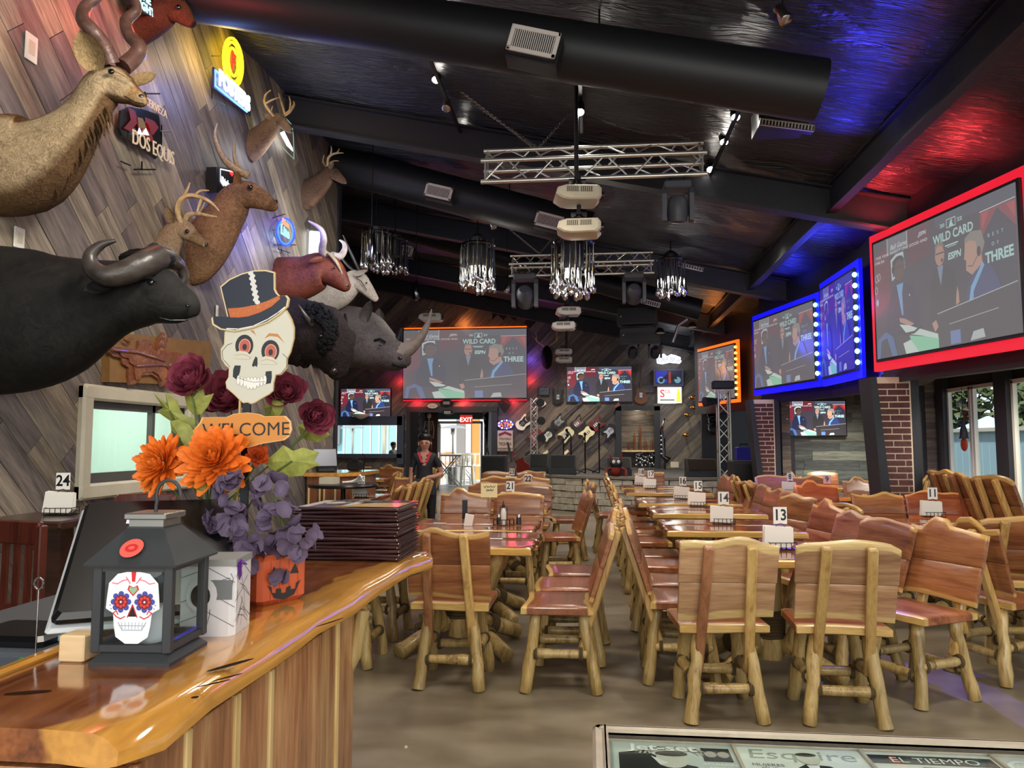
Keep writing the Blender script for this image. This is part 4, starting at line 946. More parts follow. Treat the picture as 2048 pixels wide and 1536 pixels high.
leafs('olive silk leaf spread under the maroon peony', [(358, 770), (372, 790), (380, 776), (392, 800), (396, 770), (402, 792), (420, 786), (408, 812), (395, 828), (380, 830), (366, 815), (362, 795)], 1.89)
leafs('long olive silk leaf pointing down to the orange blooms', [(332, 842), (350, 838), (372, 850), (385, 870), (392, 905), (380, 925), (362, 900), (340, 890), (345, 870), (334, 860)], 1.88)
leafs('wide olive silk leaf reaching toward the far till', [(520, 925), (545, 905), (560, 890), (580, 902), (600, 895), (632, 905), (622, 922), (634, 930), (608, 940), (600, 952), (570, 955), (545, 945)], 1.9)
leafs('olive silk leaf beside the skull chin', [(530, 800), (545, 792), (562, 798), (560, 820), (548, 838), (530, 832), (522, 815)], 1.97)
leafs('olive silk leaf under the drooping peony', [(590, 850), (610, 845), (640, 852), (655, 870), (630, 885), (605, 880), (595, 868)], 2.0)
leafs('small round olive silk leaf above the purple spray', [(372, 965), (388, 958), (404, 968), (402, 984), (388, 986), (376, 980)], 1.78)

# skull sign with top hat (flat painted wood cut-out on a stake)
SY = 1.9; F = FY(SY); sk = thing('skull_sign', 'painted wooden skull cut-out in a black top hat on a stake', 'sign', (0, 0, 0))
Q = lambda pts: [P(420 + a / 5.12, 520 + b / 5.12, SY) for a, b in pts]
hat = Q([(20, 600), (35, 585), (130, 590), (185, 590), (110, 275), (200, 200), (330, 140), (460, 108), (580, 104), (668, 125), (670, 300), (690, 340), (720, 372), (790, 365), (815, 400), (800, 480), (720, 560), (600, 640), (440, 700), (260, 735), (110, 715), (30, 665)])
MB().prism(hat, -.004, .004, F).build('hat_board', mat('hat_edge', (222, 200, 150), .6), sk, 0)
def sc_(pts, k=.96):
    cx = sum(p[0] for p in pts) / len(pts); cz = sum(p[1] for p in pts) / len(pts); return [(cx + (p[0] - cx) * k, cz + (p[1] - cz) * k) for p in pts]
head = Q([(140, 735), (135, 860), (100, 910), (105, 1010), (150, 1080), (185, 1105), (180, 1200), (150, 1250), (160, 1310), (240, 1380), (300, 1440), (330, 1465), (380, 1460), (410, 1475), (450, 1465), (520, 1420), (600, 1375), (640, 1340), (645, 1260), (665, 1180), (720, 1175), (780, 1110), (785, 1010), (820, 940), (855, 800), (858, 690), (830, 600), (780, 510), (500, 480), (200, 620)])
MB().prism(head, -.0095, -.0042, F).build('skull_board', mat('skull_edge', (206, 180, 130), .6), sk, 0)
mb = MB()
mb.color((212, 208, 190)).poly(sc_(head, .975), -.0037, F)
mb.color((38, 42, 56)).poly(sc_(hat, .955), .0044, F)
mb.color((196, 104, 50)).poly(Q([(190, 500), (330, 490), (480, 462), (600, 420), (712, 368), (728, 400), (640, 478), (520, 540), (400, 580), (300, 592), (215, 590)]), .0048, F)
for k in range(26):
    a, b = rnd.uniform(230, 680), 0; b = 545 - (a - 230) * .25 + rnd.uniform(-28, 28); p = Q([(a, b)])[0]; mb.color((236, 160, 110)).disc(p[0], p[1], .0011, .0011, .005, F, 6)
mb.color((222, 220, 214))
for k in range(12):
    a, b = 425 + k * 5 + 14 * (k % 2), 140 + k * 27; p = Q([(a, b)])[0]; mb.disc(p[0], p[1], .0075, .0058, .0049 + k * .00002, F, 10)
mb.color((240, 238, 230)).line(Q([(180, 705), (300, 710), (450, 680), (600, 610), (700, 545), (775, 485)]), .0028, .005, F)
def ee(cx, cy_, rx, ry, c, z): p, q = Q([(cx, cy_)])[0], Q([(cx + rx, cy_ + ry)])[0]; mb.color(c).disc(p[0], p[1], abs(q[0] - p[0]), abs(q[1] - p[1]), z, F, 22)
for (cx, cy_) in ((345, 875), (612, 930)):
    ee(cx, cy_, 90, 112, (38, 42, 46), -.0034); ee(cx + 5, cy_ + 8, 60, 78, (236, 170, 140), -.0031); ee(cx + 5, cy_ + 8, 52, 70, (192, 98, 82), -.0029); ee(cx + 5, cy_ + 14, 22, 32, (44, 40, 44), -.0026)
    mb.color((212, 208, 190)).poly(Q([(cx - 105, cy_ + 75), (cx - 50, cy_ + 52), (cx + 20, cy_ + 62), (cx + 80, cy_ + 105), (cx + 60, cy_ + 140), (cx - 90, cy_ + 135)]), -.0023, F)
    mb.color((206, 160, 110)).line(Q([(cx - 90, cy_ + 100), (cx - 30, cy_ + 88), (cx + 30, cy_ + 100), (cx + 65, cy_ + 130)]), .0014, -.002, F)
mb.color((38, 42, 46)).poly(Q([(462, 985), (480, 1000), (482, 1060), (475, 1095), (455, 1080), (440, 1095), (424, 1080), (440, 1030)]), -.003, F)
mb.poly(Q([(248, 1078), (310, 1080), (300, 1150), (270, 1225), (228, 1195), (232, 1120)]), -.003, F).poly(Q([(566, 1140), (626, 1135), (628, 1200), (618, 1260), (565, 1270), (560, 1200)]), -.003, F)
for k in range(9):
    a = 285 + k * 34; b = 1215 + 34 * math.sin(k * .4) ; w2 = 19 if 2 < k < 6 else 15; hh = 62 if 2 < k < 6 else 48
    ee(a, b + 14, w2 + 2.5, hh + 2.5, (120, 114, 104), -.003 + k * .00003); ee(a, b + 14, w2, hh, (240, 238, 228), -.0028 + k * .00003)
mb.color((120, 114, 104)).line(Q([(280, 1200), (350, 1230), (440, 1250), (560, 1245)]), .001, -.0022, F)
mb.color((198, 132, 76)).poly(Q([(405, 720), (440, 720), (470, 775), (455, 760)]), -.003, F).poly(Q([(552, 800), (600, 748), (690, 755), (760, 850), (690, 785), (610, 775)]), -.003, F)
mb.color((90, 84, 74)).line(Q([(220, 850), (170, 870), (120, 930), (125, 1010), (200, 1095)]), .0013, -.003, F).line(Q([(740, 960), (785, 1000), (780, 1090), (720, 1165), (670, 1175)]), .0013, -.003, F)
mb.build('face_paint', M['print'], sk, 0)
a, b = P(487, 800, SY), P(487, 1000, SY)
MB().box(((a[0] + b[0]) / 2, SY + .012, (a[1] + b[1]) / 2 - .05), (.022, .006, a[1] - b[1] + .1)).build('stake', M['blackgloss'], sk, 0)
MB().box((a[0] - .014, SY + .01, (a[1] + b[1]) / 2 - .05), (.005, .006, a[1] - b[1] + .1)).build('stake_edge', mat('stake_edge', (206, 170, 110), .6), sk, 0)
# welcome board
WY = 1.88; F = FY(WY); wl_ = thing('welcome_board', 'orange wooden board lettered WELCOME below the skull', 'sign', (0, 0, 0))
o_ = [P(220 + a / 4.267, 700 + b / 4.267, WY) for a, b in [(715, 690), (770, 620), (790, 575), (1000, 572), (1060, 545), (1180, 533), (1280, 548), (1320, 566), (1500, 562), (1545, 610), (1555, 680), (1530, 740), (1490, 770), (1300, 800), (1180, 835), (770, 812), (735, 760)]]
MB().prism(o_, -.003, .003, F).build('board', mat('board_edge', (240, 190, 130), .5), wl_, 0)
mb = MB(); mb.color((216, 142, 62)).poly(sc_(o_, .965), .0034, F); c = P(220 + 1165 / 4.267, 700 + 680 / 4.267, WY)
mb.color((34, 34, 36)).text('WELCOME', c[0], c[1] - .016, .036, .0042, F, sx=1.0, rot=R(1)); mb.build('lettering', M['print'], wl_, 0)

# magazine display case
cs = thing('display_case', 'framed glass-topped case of old magazine covers on a wooden cabinet', 'case', (.72, 1.25, 0)); X0, X1, Y0, Y1 = -.72, .9, -.36, .3
MB().box(((X0 + X1) / 2, (Y0 + Y1) / 2, .42), (X1 - X0 - .04, Y1 - Y0 - .04, .84)).build('cabinet', wood('pale_cabinet', [(170, 150, 112), (200, 180, 140), (216, 198, 160)], axis=2), cs, 0)
M['frame_w'] = mat('silvered_frame', (186, 172, 152), .35, metal=.2, noise=.1, nscale=30)
for k, (c_, d_) in enumerate((((X0 + .015, (Y0 + Y1) / 2), (.03, Y1 - Y0)), ((X1 - .015, (Y0 + Y1) / 2), (.03, Y1 - Y0)), (((X0 + X1) / 2, Y1 - .015), (X1 - X0, .03)), (((X0 + X1) / 2, Y0 + .015), (X1 - X0, .03)))):
    mb = MB(); mb.box((c_[0], c_[1], .868), (d_[0], d_[1], .05), b=.006)
    mb.box((c_[0] + (.009 if k == 0 else -.009 if k == 1 else 0), c_[1] + (-.009 if k == 2 else .009 if k == 3 else 0), .885), (d_[0] - (.024 if k > 1 else .018), d_[1] - (.024 if k < 2 else .018), .026), b=.004)
    mb.build('frame_rail', M['frame_w'], cs, 0)
mb = MB(); mb.color((190, 196, 184)).rect(X0 + .03, Y0 + .03, X1 - .03, Y1 - .03, .872)
cw = .232; y1 = Y1 - .035; zt = .8725
for k in range(7):
    x0 = X0 + .036 + k * cw; x1 = x0 + cw - .006; cx = (x0 + x1) / 2; k4 = k % 4 if k < 4 else 3
    if x1 > X1: break
    mb.color([(196, 204, 196), (226, 232, 222), (220, 226, 216), (204, 208, 202)][k4]).rect(x0, y1 - .3, x1, y1, zt)
    if k == 0:
        mb.color((40, 42, 40)).poly([(x0 + .012, y1 - .05), (x0 + .06, y1 - .035), (x0 + .1, y1 - .08), (x0 + .15, y1 - .1), (x0 + .2, y1 - .28), (x0 + .01, y1 - .28)], zt + .0003)
        mb.color((205, 205, 190)).disc(cx - .005, y1 - .075, .03, .035, zt + .0006).color((60, 60, 56)).disc(cx - .004, y1 - .048, .03, .012, zt + .0009).color((176, 174, 160))
        for r_ in (.062, .053, .044): mb.line([(cx + .0 + r_ * math.cos(a * .4), y1 - .05 + r_ * .55 * math.sin(a * .4)) for a in range(9)], .004, zt + .0011)
        mb.color((230, 230, 220)).poly([(x0 + .07, y1 - .06), (x0 + .1, y1 - .09), (x0 + .085, y1 - .1)], zt + .001)
        mb.color((245, 247, 240)).text('Jet-set', x0 + .095, y1 - .036, .028, zt + .0014, sx=1.25, bold=.03)
        mb.color((60, 62, 60)).rect(x1 - .06, y1 - .075, x1 - .008, y1 - .016, zt + .0006).color((170, 160, 150)).disc(x1 - .045, y1 - .045, .011, .014, zt + .0009).disc(x1 - .022, y1 - .045, .011, .014, zt + .0009)
        for i, s_ in enumerate(('ACUSADAS', 'AMIGAS', 'Y RIVALES')): mb.color((240, 242, 236)).text(s_, x1 - .034, y1 - .093 - i * .015, .009, zt + .001, bold=.02)
    if k == 1:
        mb.color((160, 168, 158)).text('Esquire', cx, y1 - .05, .042, zt + .0004, sx=1.15, sh=.1)
        mb.color((52, 54, 52)).poly([(cx - .03, y1 - .1), (cx + .0, y1 - .07), (cx + .04, y1 - .075), (cx + .09, y1 - .13), (cx + .06, y1 - .28), (cx - .03, y1 - .28)], zt + .0008).color((205, 205, 192)).disc(cx + .01, y1 - .045, .02, .028, zt + .001).color((30, 30, 30)).disc(cx + .01, y1 - .03, .019, .008, zt + .0012).color((240, 240, 232)).poly([(cx + .0, y1 - .075), (cx + .022, y1 - .075), (cx + .012, y1 - .14)], zt + .0013)
        for i, s_ in enumerate(('MUJERES', 'QUE', 'AMAMOS', 'Y AUTOS')): mb.color((110, 114, 108)).text(s_, x0 + .045, y1 - .085 - i * .016, .011, zt + .001)
    if k == 2:
        mb.color((60, 62, 60)).rect(x0 + .004, y1 - .05, x1 - .004, y1 - .012, zt + .0003).color((226, 232, 222)).text('EL TIEMPO', cx + .004, y1 - .043, .023, zt + .0006, sx=1.05)
        for i in range(4): mb.color((236, 238, 230)).rect(x0 + .006, y1 - .075 - i * .018, x0 + .075, y1 - .062 - i * .018, zt + .0004)
        mb.color((146, 150, 144)).rect(x0 + .085, y1 - .28, x1 - .004, y1 - .06, zt + .0004).color((80, 80, 78)).disc(x1 - .055, y1 - .12, .035, .04, zt + .0007)
    if k == 3:
        mb.color((236, 238, 232)).text('OK!', x0 + .07, y1 - .07, .056, zt + .0006).color((90, 92, 90)).disc(cx + .02, y1 - .17, .05, .06, zt + .0005)
mb.build('magazine_covers', M['printg'], cs, 0)
for k in range(1, 7): MB().box((X0 + .033 + k * cw, y1 - .15, .875), (.006, .3, .006)).build('divider', M['frame_w'], cs, 0)
MB().box(((X0 + X1) / 2, (Y0 + Y1) / 2, .8835), (X1 - X0 - .05, Y1 - Y0 - .05, .003)).build('glass_top', M['glass'], cs, 0)
# ================================================================ mounted animals along the left wall
FWD = Vector((-math.sin(YAW) * math.cos(PIT), math.cos(YAW) * math.cos(PIT), math.sin(PIT)))
def mpp(px, py, Y): return (W(px, py, Y=Y) - Vector((0, 0, EYE))).dot(FWD) / FPX
def loft(mb, spine, Y, wr=.75, n=18, sub=3, cols=None, rough=0, dark=None):
    """spine: (px, py, half height px[, colour index]) read off the profile and set in the plane at depth Y"""
    pts = [W(s[0], s[1], Y=Y) + Vector((0, s[4] if len(s) > 4 else 0, 0)) for s in spine]; rs = [s[2] * mpp(s[0], s[1], Y) for s in spine]; cl = [s[3] if len(s) > 3 else 0 for s in spine]
    def cr(a, b, c, d, t): return .5 * ((2 * b) + (c - a) * t + (2 * a - 5 * b + 4 * c - d) * t * t + (3 * b - a - 3 * c + d) * t ** 3)
    K = len(pts); P_, R_, C_ = [], [], []
    for i in range(K - 1):
        g = lambda L_, j: L_[max(0, min(K - 1, j))]
        for k in range(sub):
            t = k / sub; P_.append(Vector([cr(g(pts, i - 1)[a], pts[i][a], pts[i + 1][a], g(pts, i + 2)[a], t) for a in range(3)]))
            R_.append(max(.004, cr(g(rs, i - 1), rs[i], rs[i + 1], g(rs, i + 2), t))); C_.append(cl[i])
    P_.append(pts[-1]); R_.append(rs[-1]); C_.append(cl[-1]); P_.append(pts[-1] + (pts[-1] - pts[-2]).normalized() * rs[-1] * .35); R_.append(rs[-1] * .45); C_.append(cl[-1])
    rings, col = [], []
    for i, p in enumerate(P_):
        d = (P_[min(i + 1, len(P_) - 1)] - P_[max(i - 1, 0)]); d.normalize(); up = Vector((-d.z, 0, d.x)) if abs(d.x) + abs(d.z) > .1 else Vector((0, 0, 1))
        if up.z < 0 and abs(d.x) > .2: up = -up
        f = i / len(P_); w_ = wr[0] + (wr[1] - wr[0]) * f if isinstance(wr, tuple) else wr
        side = Vector((0, 1, 0)); rg = []
        for j in range(n):
            a = 2 * math.pi * j / n; rr = R_[i] * (1 + (rnd.uniform(-rough, rough) if rough else 0))
            rg.append(p + up * math.sin(a) * rr + side * math.cos(a) * rr * w_ * (1 - .12 * math.sin(a)))
            base = cols[C_[i]] if cols else (255, 255, 255)
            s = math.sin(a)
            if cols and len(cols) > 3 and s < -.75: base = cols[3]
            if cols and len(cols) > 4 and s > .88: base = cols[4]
            col.append(lin(base))
        rings.append(rg)
    b0 = len(mb.v); mb.uc = True; mb.rings(rings)
    for k, c in enumerate(col): mb.c[b0 + k] = c
    return mb
def tubepx(mb, pts, Y, n=8, sub=3):
    """pts: (px, py, radius px, dy metres)"""
    P_ = [W(p[0], p[1], Y=Y + p[3]) for p in pts]; rs = [p[2] * mpp(p[0], p[1], Y) for p in pts]; Q_, R_ = [], []; K = len(P_)
    def cr(a, b, c, d, t): return .5 * ((2 * b) + (c - a) * t + (2 * a - 5 * b + 4 * c - d) * t * t + (3 * b - a - 3 * c + d) * t ** 3)
    for i in range(K - 1):
        g = lambda L_, j: L_[max(0, min(K - 1, j))]
        for k in range(sub):
            t = k / sub; Q_.append(Vector([cr(g(P_, i - 1)[a], P_[i][a], P_[i + 1][a], g(P_, i + 2)[a], t) for a in range(3)])); R_.append(rs[i] + (rs[i + 1] - rs[i]) * t)
    Q_.append(P_[-1]); R_.append(rs[-1]); return mb.tube(Q_, R_, n)
def ear(mb, base, tip, wpx, Y, dyb, dyt, cols=((255, 255, 255), (120, 90, 70)), cup=.35):
    a, b = W(*base, Y=Y + dyb), W(*tip, Y=Y + dyt); L = (b - a).length; d = (b - a).normalized(); w_ = wpx * mpp(base[0], base[1], Y)
    side = d.cross(Vector((0, 1, 0))).normalized(); nrm = side.cross(d).normalized(); 
    if nrm.y > 0: nrm = -nrm
    for face, off in ((0, .0), (1, .004)):
        rg = []
        mb.color(cols[face]) if False else None
        for i in range(6):
            f = i / 5; ww = w_ * math.sin(math.pi * (.14 + .84 * f)) ** .7 if i < 5 else .002
            rg.append([a + d * L * f + side * ww * u - nrm * (cup * ww * (u * u) * -1 + off * (1 if face == 0 else -1) + cup * ww) for u in (-1, -.5, 0, .5, 1)])
        b0 = len(mb.v); mb.rings(rg, cap=False, closed=False)
        for k in range(b0, len(mb.v)): mb.c[k] = lin(cols[0] if (face or (k - b0) % 5 in (0, 4)) else cols[1])
        mb.uc = True
    return mb
def trophy(name, label, Y, spine, cat='trophy'):
    return thing(name, label, cat, (0, 0, 0))
def eye(t, px, py, r, Y, dy):
    p = W(px, py, Y=Y + dy); s = mpp(px, py, Y); MB().ell(p, (r * s, r * s * .6, r * s * .8), None, 10, 7).build('eye', M['eye'], t, 60)
WH = (255, 255, 255)
M['fur_tan'] = fur('tan_fur', (120, 100, 76), (176, 154, 120), 34); M['fur_red'] = fur('reddish_fur', (92, 68, 50), (148, 112, 82), 26, bump=1.0)
M['fur_deer'] = fur('deer_fur', (118, 98, 78), (170, 148, 118), 40); M['fur_black'] = fur('black_hide', (15, 14, 14), (32, 30, 28), 14, bump=.4, rough=.7)
M['fur_bison'] = fur('bison_wool', (16, 11, 11), (38, 28, 26), 22, bump=1.6); M['hide_rhino'] = fur('rhino_hide', (52, 46, 45), (78, 70, 67), 18, bump=.7, rough=.6)
M['fur_white'] = fur('pale_fur', (136, 126, 114), (176, 166, 152), 34); M['fur_steer'] = fur('steer_hide', (72, 34, 24), (112, 58, 38), 22, bump=.3, rough=.55)
M['nose'] = mat('dark_nose', (34, 26, 24), .3, coat=.5)

# cape buffalo
Y = 4.35; t = thing('buffalo_mount', 'black cape buffalo shoulder mount with broad curled horns', 'trophy')
mb = MB(); loft(mb, [(-120, 640, 150), (-40, 640, 152), (40, 640, 146), (110, 632, 132), (170, 614, 104), (225, 598, 80), (275, 590, 68), (315, 592, 60), (350, 606, 44), (376, 614, 32), (392, 622, 17)], Y, (.62, .68), 22, cols=[WH, WH, WH]); mb.build('head_and_shoulders', M['fur_black'], t, 70)
mb = MB(); tubepx(mb, [(322, 512, 24, -.02), (290, 528, 27, -.12), (250, 545, 24, -.2), (212, 552, 20, -.26), (184, 535, 16, -.28), (181, 510, 12, -.28), (202, 490, 8, -.26), (232, 481, 3, -.24)], Y, 12, 4); mb.build('horn', M['hornd'], t, 60)
mb = MB(); tubepx(mb, [(305, 508, 24, .04), (335, 518, 22, .16), (358, 532, 14, .28), (368, 555, 10, .32), (360, 574, 4, .3)], Y, 12, 4); mb.build('horn', M['hornd'], t, 60)
mb = MB(); c = W(296, 520, Y=Y); s = mpp(296, 520, Y); mb.ell(c, (54 * s, .13, 20 * s), None, 26, 16); mb.v = [v + Vector((0, 0, 0)) + (v - c).normalized() * rnd.uniform(-.006, .012) for v in mb.v]; mb.build('horn_boss', fur('crinkled_boss', (52, 47, 44), (104, 96, 88), 60, bump=2.5, rough=.5), t, 60)
mb = MB(); ear(mb, (222, 566), (168, 582), 15, Y, -.2, -.3); mb.build('ear', M['fur_black'], t, 60)
eye(t, 301, 565, 7, Y, -.155)
mb = MB(); mb.tube([W(290, 557, Y=Y - .15), W(302, 556, Y=Y - .165), W(313, 564, Y=Y - .15)], .008, 6); mb.build('brow', M['fur_black'], t, 60)
p = W(376, 612, Y=Y - .075); MB().ell(p, (.014, .02, .01), None, 8, 6).build('nostril', M['eye'], t, 60)
mb = MB(); mb.tube([W(x, y, Y=Y - d) for x, y, d in ((392, 634, .04), (370, 640, .09), (340, 640, .12), (318, 634, .13))], .0035, 5); mb.build('mouth_line', M['eye'], t, 60)

# kudu
Y = 4.35; t = thing('kudu_mount', 'large tan kudu shoulder mount with big ears and spiral horns', 'trophy')
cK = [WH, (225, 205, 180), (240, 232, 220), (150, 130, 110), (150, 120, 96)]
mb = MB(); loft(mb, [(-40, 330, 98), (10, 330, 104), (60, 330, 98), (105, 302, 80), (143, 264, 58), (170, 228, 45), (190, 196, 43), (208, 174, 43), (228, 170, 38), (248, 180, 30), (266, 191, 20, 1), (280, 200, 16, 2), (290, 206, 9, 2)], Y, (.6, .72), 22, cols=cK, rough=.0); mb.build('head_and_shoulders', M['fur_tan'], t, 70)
mb = MB()
for k in range(70):
    f = rnd.random(); a = Vector((222 + (88 - 222) * f, 218 + (395 - 218) * f)); q = a + Vector((rnd.uniform(2, 14), rnd.uniform(18, 42))); dy = rnd.uniform(-.06, .06)
    mb.tube([W(a.x - 6, a.y - 8, Y=Y + dy), W(a.x + 2, a.y + 10, Y=Y + dy), W(q.x - 4, q.y, Y=Y + dy)], [.012, .009, .001], 5)
mb.color((120, 100, 80)); mb.c = [mb.col] * len(mb.v); mb.build('throat_fringe', M['fur_tan'], t, 60)['kind'] = 'stuff'
mb = MB(); ear(mb, (192, 140), (160, 60), 30, Y, -.12, -.26, ((245, 238, 220), (165, 125, 90))); mb.build('ear', M['fur_tan'], t, 60)
mb = MB(); ear(mb, (258, 168), (312, 146), 17, Y, .12, .24, ((225, 215, 195), (200, 180, 150))); mb.build('ear', M['fur_tan'], t, 60)
def spiral(px, Y, dy0, amp, ph):
    mb = MB(); K = len(px); pts = []
    tubepx(mb, px, Y, 10, 4); return mb
spiral([(222, 128, 17, -.06), (206, 92, 17, -.12), (184, 62, 15, -.2), (166, 38, 13, -.2), (172, 12, 11, -.14), (196, -8, 9, -.1), (190, -40, 7, -.16), (170, -70, 3, -.2)], Y, 0, 0, 0).build('spiral_horn', mat('kudu_horn', (84, 58, 50), .4, noise=.3, nscale=20, bump=.4), t, 60)
spiral([(246, 134, 17, .04), (272, 112, 16, .12), (278, 92, 15, .14), (258, 70, 13, .16), (252, 42, 12, .2), (272, 22, 10, .24), (272, 4, 8, .24), (258, -20, 5, .2)], Y, 0, 0, 0).build('spiral_horn', bpy.data.materials['kudu_horn'], t, 60)
eye(t, 222, 143, 7, Y, -.105)
mb = MB(); mb.tube([W(x, y, Y=Y - d) for x, y, d in ((230, 142, .105), (246, 151, .09), (262, 160, .07))], .0045, 5); mb.color((240, 230, 215)); mb.c = [mb.col] * len(mb.v); mb.build('face_stripe', M['fur_tan'], t, 60)
MB().ell(W(285, 196, Y=Y), (.022, .035, .022), None, 10, 7).build('nose', M['nose'], t, 60)
mb = MB(); mb.tube([W(x, y, Y=Y - d) for x, y, d in ((288, 208, .03), (270, 204, .055), (248, 192, .085))], .003, 5); mb.build('mouth_line', M['eye'], t, 60)

# elk cow, the neon's red light put into its fur tint
Y = 5.7; t = thing('elk_mount', 'dark red-lit hoofed animal mount high beside the kudu horns', 'trophy')
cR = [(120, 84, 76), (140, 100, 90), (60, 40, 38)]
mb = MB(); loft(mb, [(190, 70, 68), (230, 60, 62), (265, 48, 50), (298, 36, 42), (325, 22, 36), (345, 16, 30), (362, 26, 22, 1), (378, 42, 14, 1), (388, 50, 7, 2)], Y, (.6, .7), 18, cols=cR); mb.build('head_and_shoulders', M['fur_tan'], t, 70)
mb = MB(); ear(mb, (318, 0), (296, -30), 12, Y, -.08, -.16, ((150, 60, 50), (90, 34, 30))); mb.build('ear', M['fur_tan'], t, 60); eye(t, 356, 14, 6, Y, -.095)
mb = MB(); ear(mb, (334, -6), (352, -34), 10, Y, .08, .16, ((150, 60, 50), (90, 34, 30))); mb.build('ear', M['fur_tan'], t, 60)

def deer(label, Y, spine, ears, antlers, eyep, nose, m='fur_deer', cols=None, name='deer_mount'):
    t = thing(name, label, 'trophy'); mb = MB()
    loft(mb, spine, Y, (.6, .72), 16, cols=cols or [WH, (200, 190, 180), (235, 230, 225)]); mb.build('head_and_neck', M[m], t, 70)
    for b, tp_, w_, s in ears: mb = MB(); ear(mb, b, tp_, w_, Y, .05 * s, .12 * s, ((225, 215, 200), (150, 110, 84))); mb.build('ear', M[m], t, 60)
    for A in antlers: mb = MB(); [tubepx(mb, a, Y, 6, 3) for a in A]; mb.build('antler', M['horn'], t, 60)
    if eyep: eye(t, *eyep[:3], Y, eyep[3])
    MB().ell(W(*nose[:2], Y=Y), (nose[2] * mpp(*nose[:2], Y),) * 3, None, 8, 6).build('nose', M['nose'], t, 60)
    return t
deer('small tan deer mount with curled antlers above the buffalo', 6.2, [(296, 560, 36), (314, 535, 34), (328, 503, 31), (342, 474, 26), (356, 458, 21), (372, 462, 19), (388, 474, 13, 1), (402, 484, 9, 1), (411, 490, 6, 2)],
     [((344, 448), (334, 412), 9, -1)], [[[(362, 446, 5, -.03), (355, 425, 6, -.06), (360, 402, 6, -.08), (378, 391, 5, -.08), (405, 396, 4, -.06), (425, 408, 3, -.04), (438, 422, 1.5, -.02)], [(366, 394, 4, -.08), (374, 380, 3, -.1), (380, 365, 1.2, -.1)], [(404, 396, 3, -.06), (398, 410, 3, -.05), (394, 424, 1.5, -.05)], [(388, 392, 3, -.06), (400, 382, 2.5, -.06), (418, 381, 1, -.06)]],
      [[(368, 446, 5, .04), (376, 430, 5, .08), (398, 428, 4, .1), (420, 432, 3, .1), (434, 434, 1.5, .1)], [(396, 428, 3, .1), (404, 416, 2, .12), (410, 404, 1, .12)]]], (374, 462, 5, -.075), (412, 489, 4.5))
t = deer('reddish waterbuck mount with long upswept ringed horns', 6.75, [(366, 545, 34), (384, 530, 46), (405, 498, 52), (430, 462, 48), (453, 428, 40), (470, 402, 36), (490, 390, 30), (510, 394, 24), (528, 402, 19), (543, 411, 13, 1), (552, 415, 8, 2)],
     [((474, 378), (476, 342), 9, -1)], [], (500, 374, 6, -.12), (551, 404, 5), 'fur_red', name='waterbuck_mount')
hm = mat('ringed_horn', (146, 126, 92), .45, noise=.3, nscale=40, bump=.6)
for pts in ([(498, 352, 8, -.05), (474, 340, 8, -.08), (452, 322, 7, -.1), (437, 296, 5.5, -.12), (430, 270, 3.5, -.12), (435, 246, 1.2, -.12)], [(486, 350, 6, .06), (474, 330, 5, .12), (468, 306, 3.5, .16), (470, 280, 1.2, .18)]):
    mb = MB(); tubepx(mb, pts, 6.75, 8, 5); mb.build('horn', hm, t, 60)
wht = [(190, 178, 170), (225, 220, 215), (250, 250, 250), (225, 215, 205)]
deer('whitetail deer mount with tall pale antlers under the yellow neon', 7.9, [(476, 320, 20), (486, 300, 34), (506, 288, 30), (528, 268, 23), (544, 250, 18), (556, 240, 15), (567, 248, 11, 1), (577, 258, 7, 1), (582, 264, 4, 2)],
     [((544, 238), (526, 228), 6, -1)], [[[(550, 236, 3, -.03), (536, 218, 3.5, -.08), (529, 205, 3, -.1), (531, 190, 2.2, -.1), (542, 180, .8, -.1)], [(530, 208, 2.5, -.1), (544, 200, 2, -.09), (558, 195, .7, -.08)], [(542, 226, 2, -.05), (545, 212, .8, -.06)]],
      [[(566, 232, 3, .03), (578, 224, 3.5, .1), (588, 210, 2.5, .12), (587, 202, .8, .12)], [(570, 228, 2.5, .06), (563, 206, 2.2, .08), (557, 186, .7, .08)], [(579, 222, 2.3, .1), (581, 206, 2, .1), (578, 192, .7, .1)]]], (555, 243, 2.5, -.07), (583, 262, 3), cols=wht)
deer('farthest brown deer mount with short antlers near the wall end', 9.5, [(594, 412, 22), (604, 394, 34), (622, 382, 27), (641, 366, 21), (655, 350, 17), (667, 347, 13), (679, 356, 9, 1), (688, 363, 6, 1), (692, 366, 3, 2)],
     [((658, 338), (668, 326), 5, -1)], [[[(655, 332, 2.5, -.03), (656, 318, 3, -.06), (662, 310, 2.5, -.08), (674, 306, 2, -.08), (687, 306, .7, -.08)], [(661, 311, 2, -.08), (663, 300, 1.6, -.1), (662, 291, .6, -.1)], [(674, 306, 2, -.08), (679, 297, .6, -.08)]],
      [[(653, 334, 2.3, .04), (646, 324, 2.3, .1), (648, 310, 1, .12)], [(656, 328, 2, .02), (668, 322, 1.6, .05), (678, 322, .6, .05)]]], (671, 345, 2.5, -.07), (692, 364, 3), cols=[(165, 150, 145), (180, 165, 160), (230, 225, 220), (215, 195, 190)])

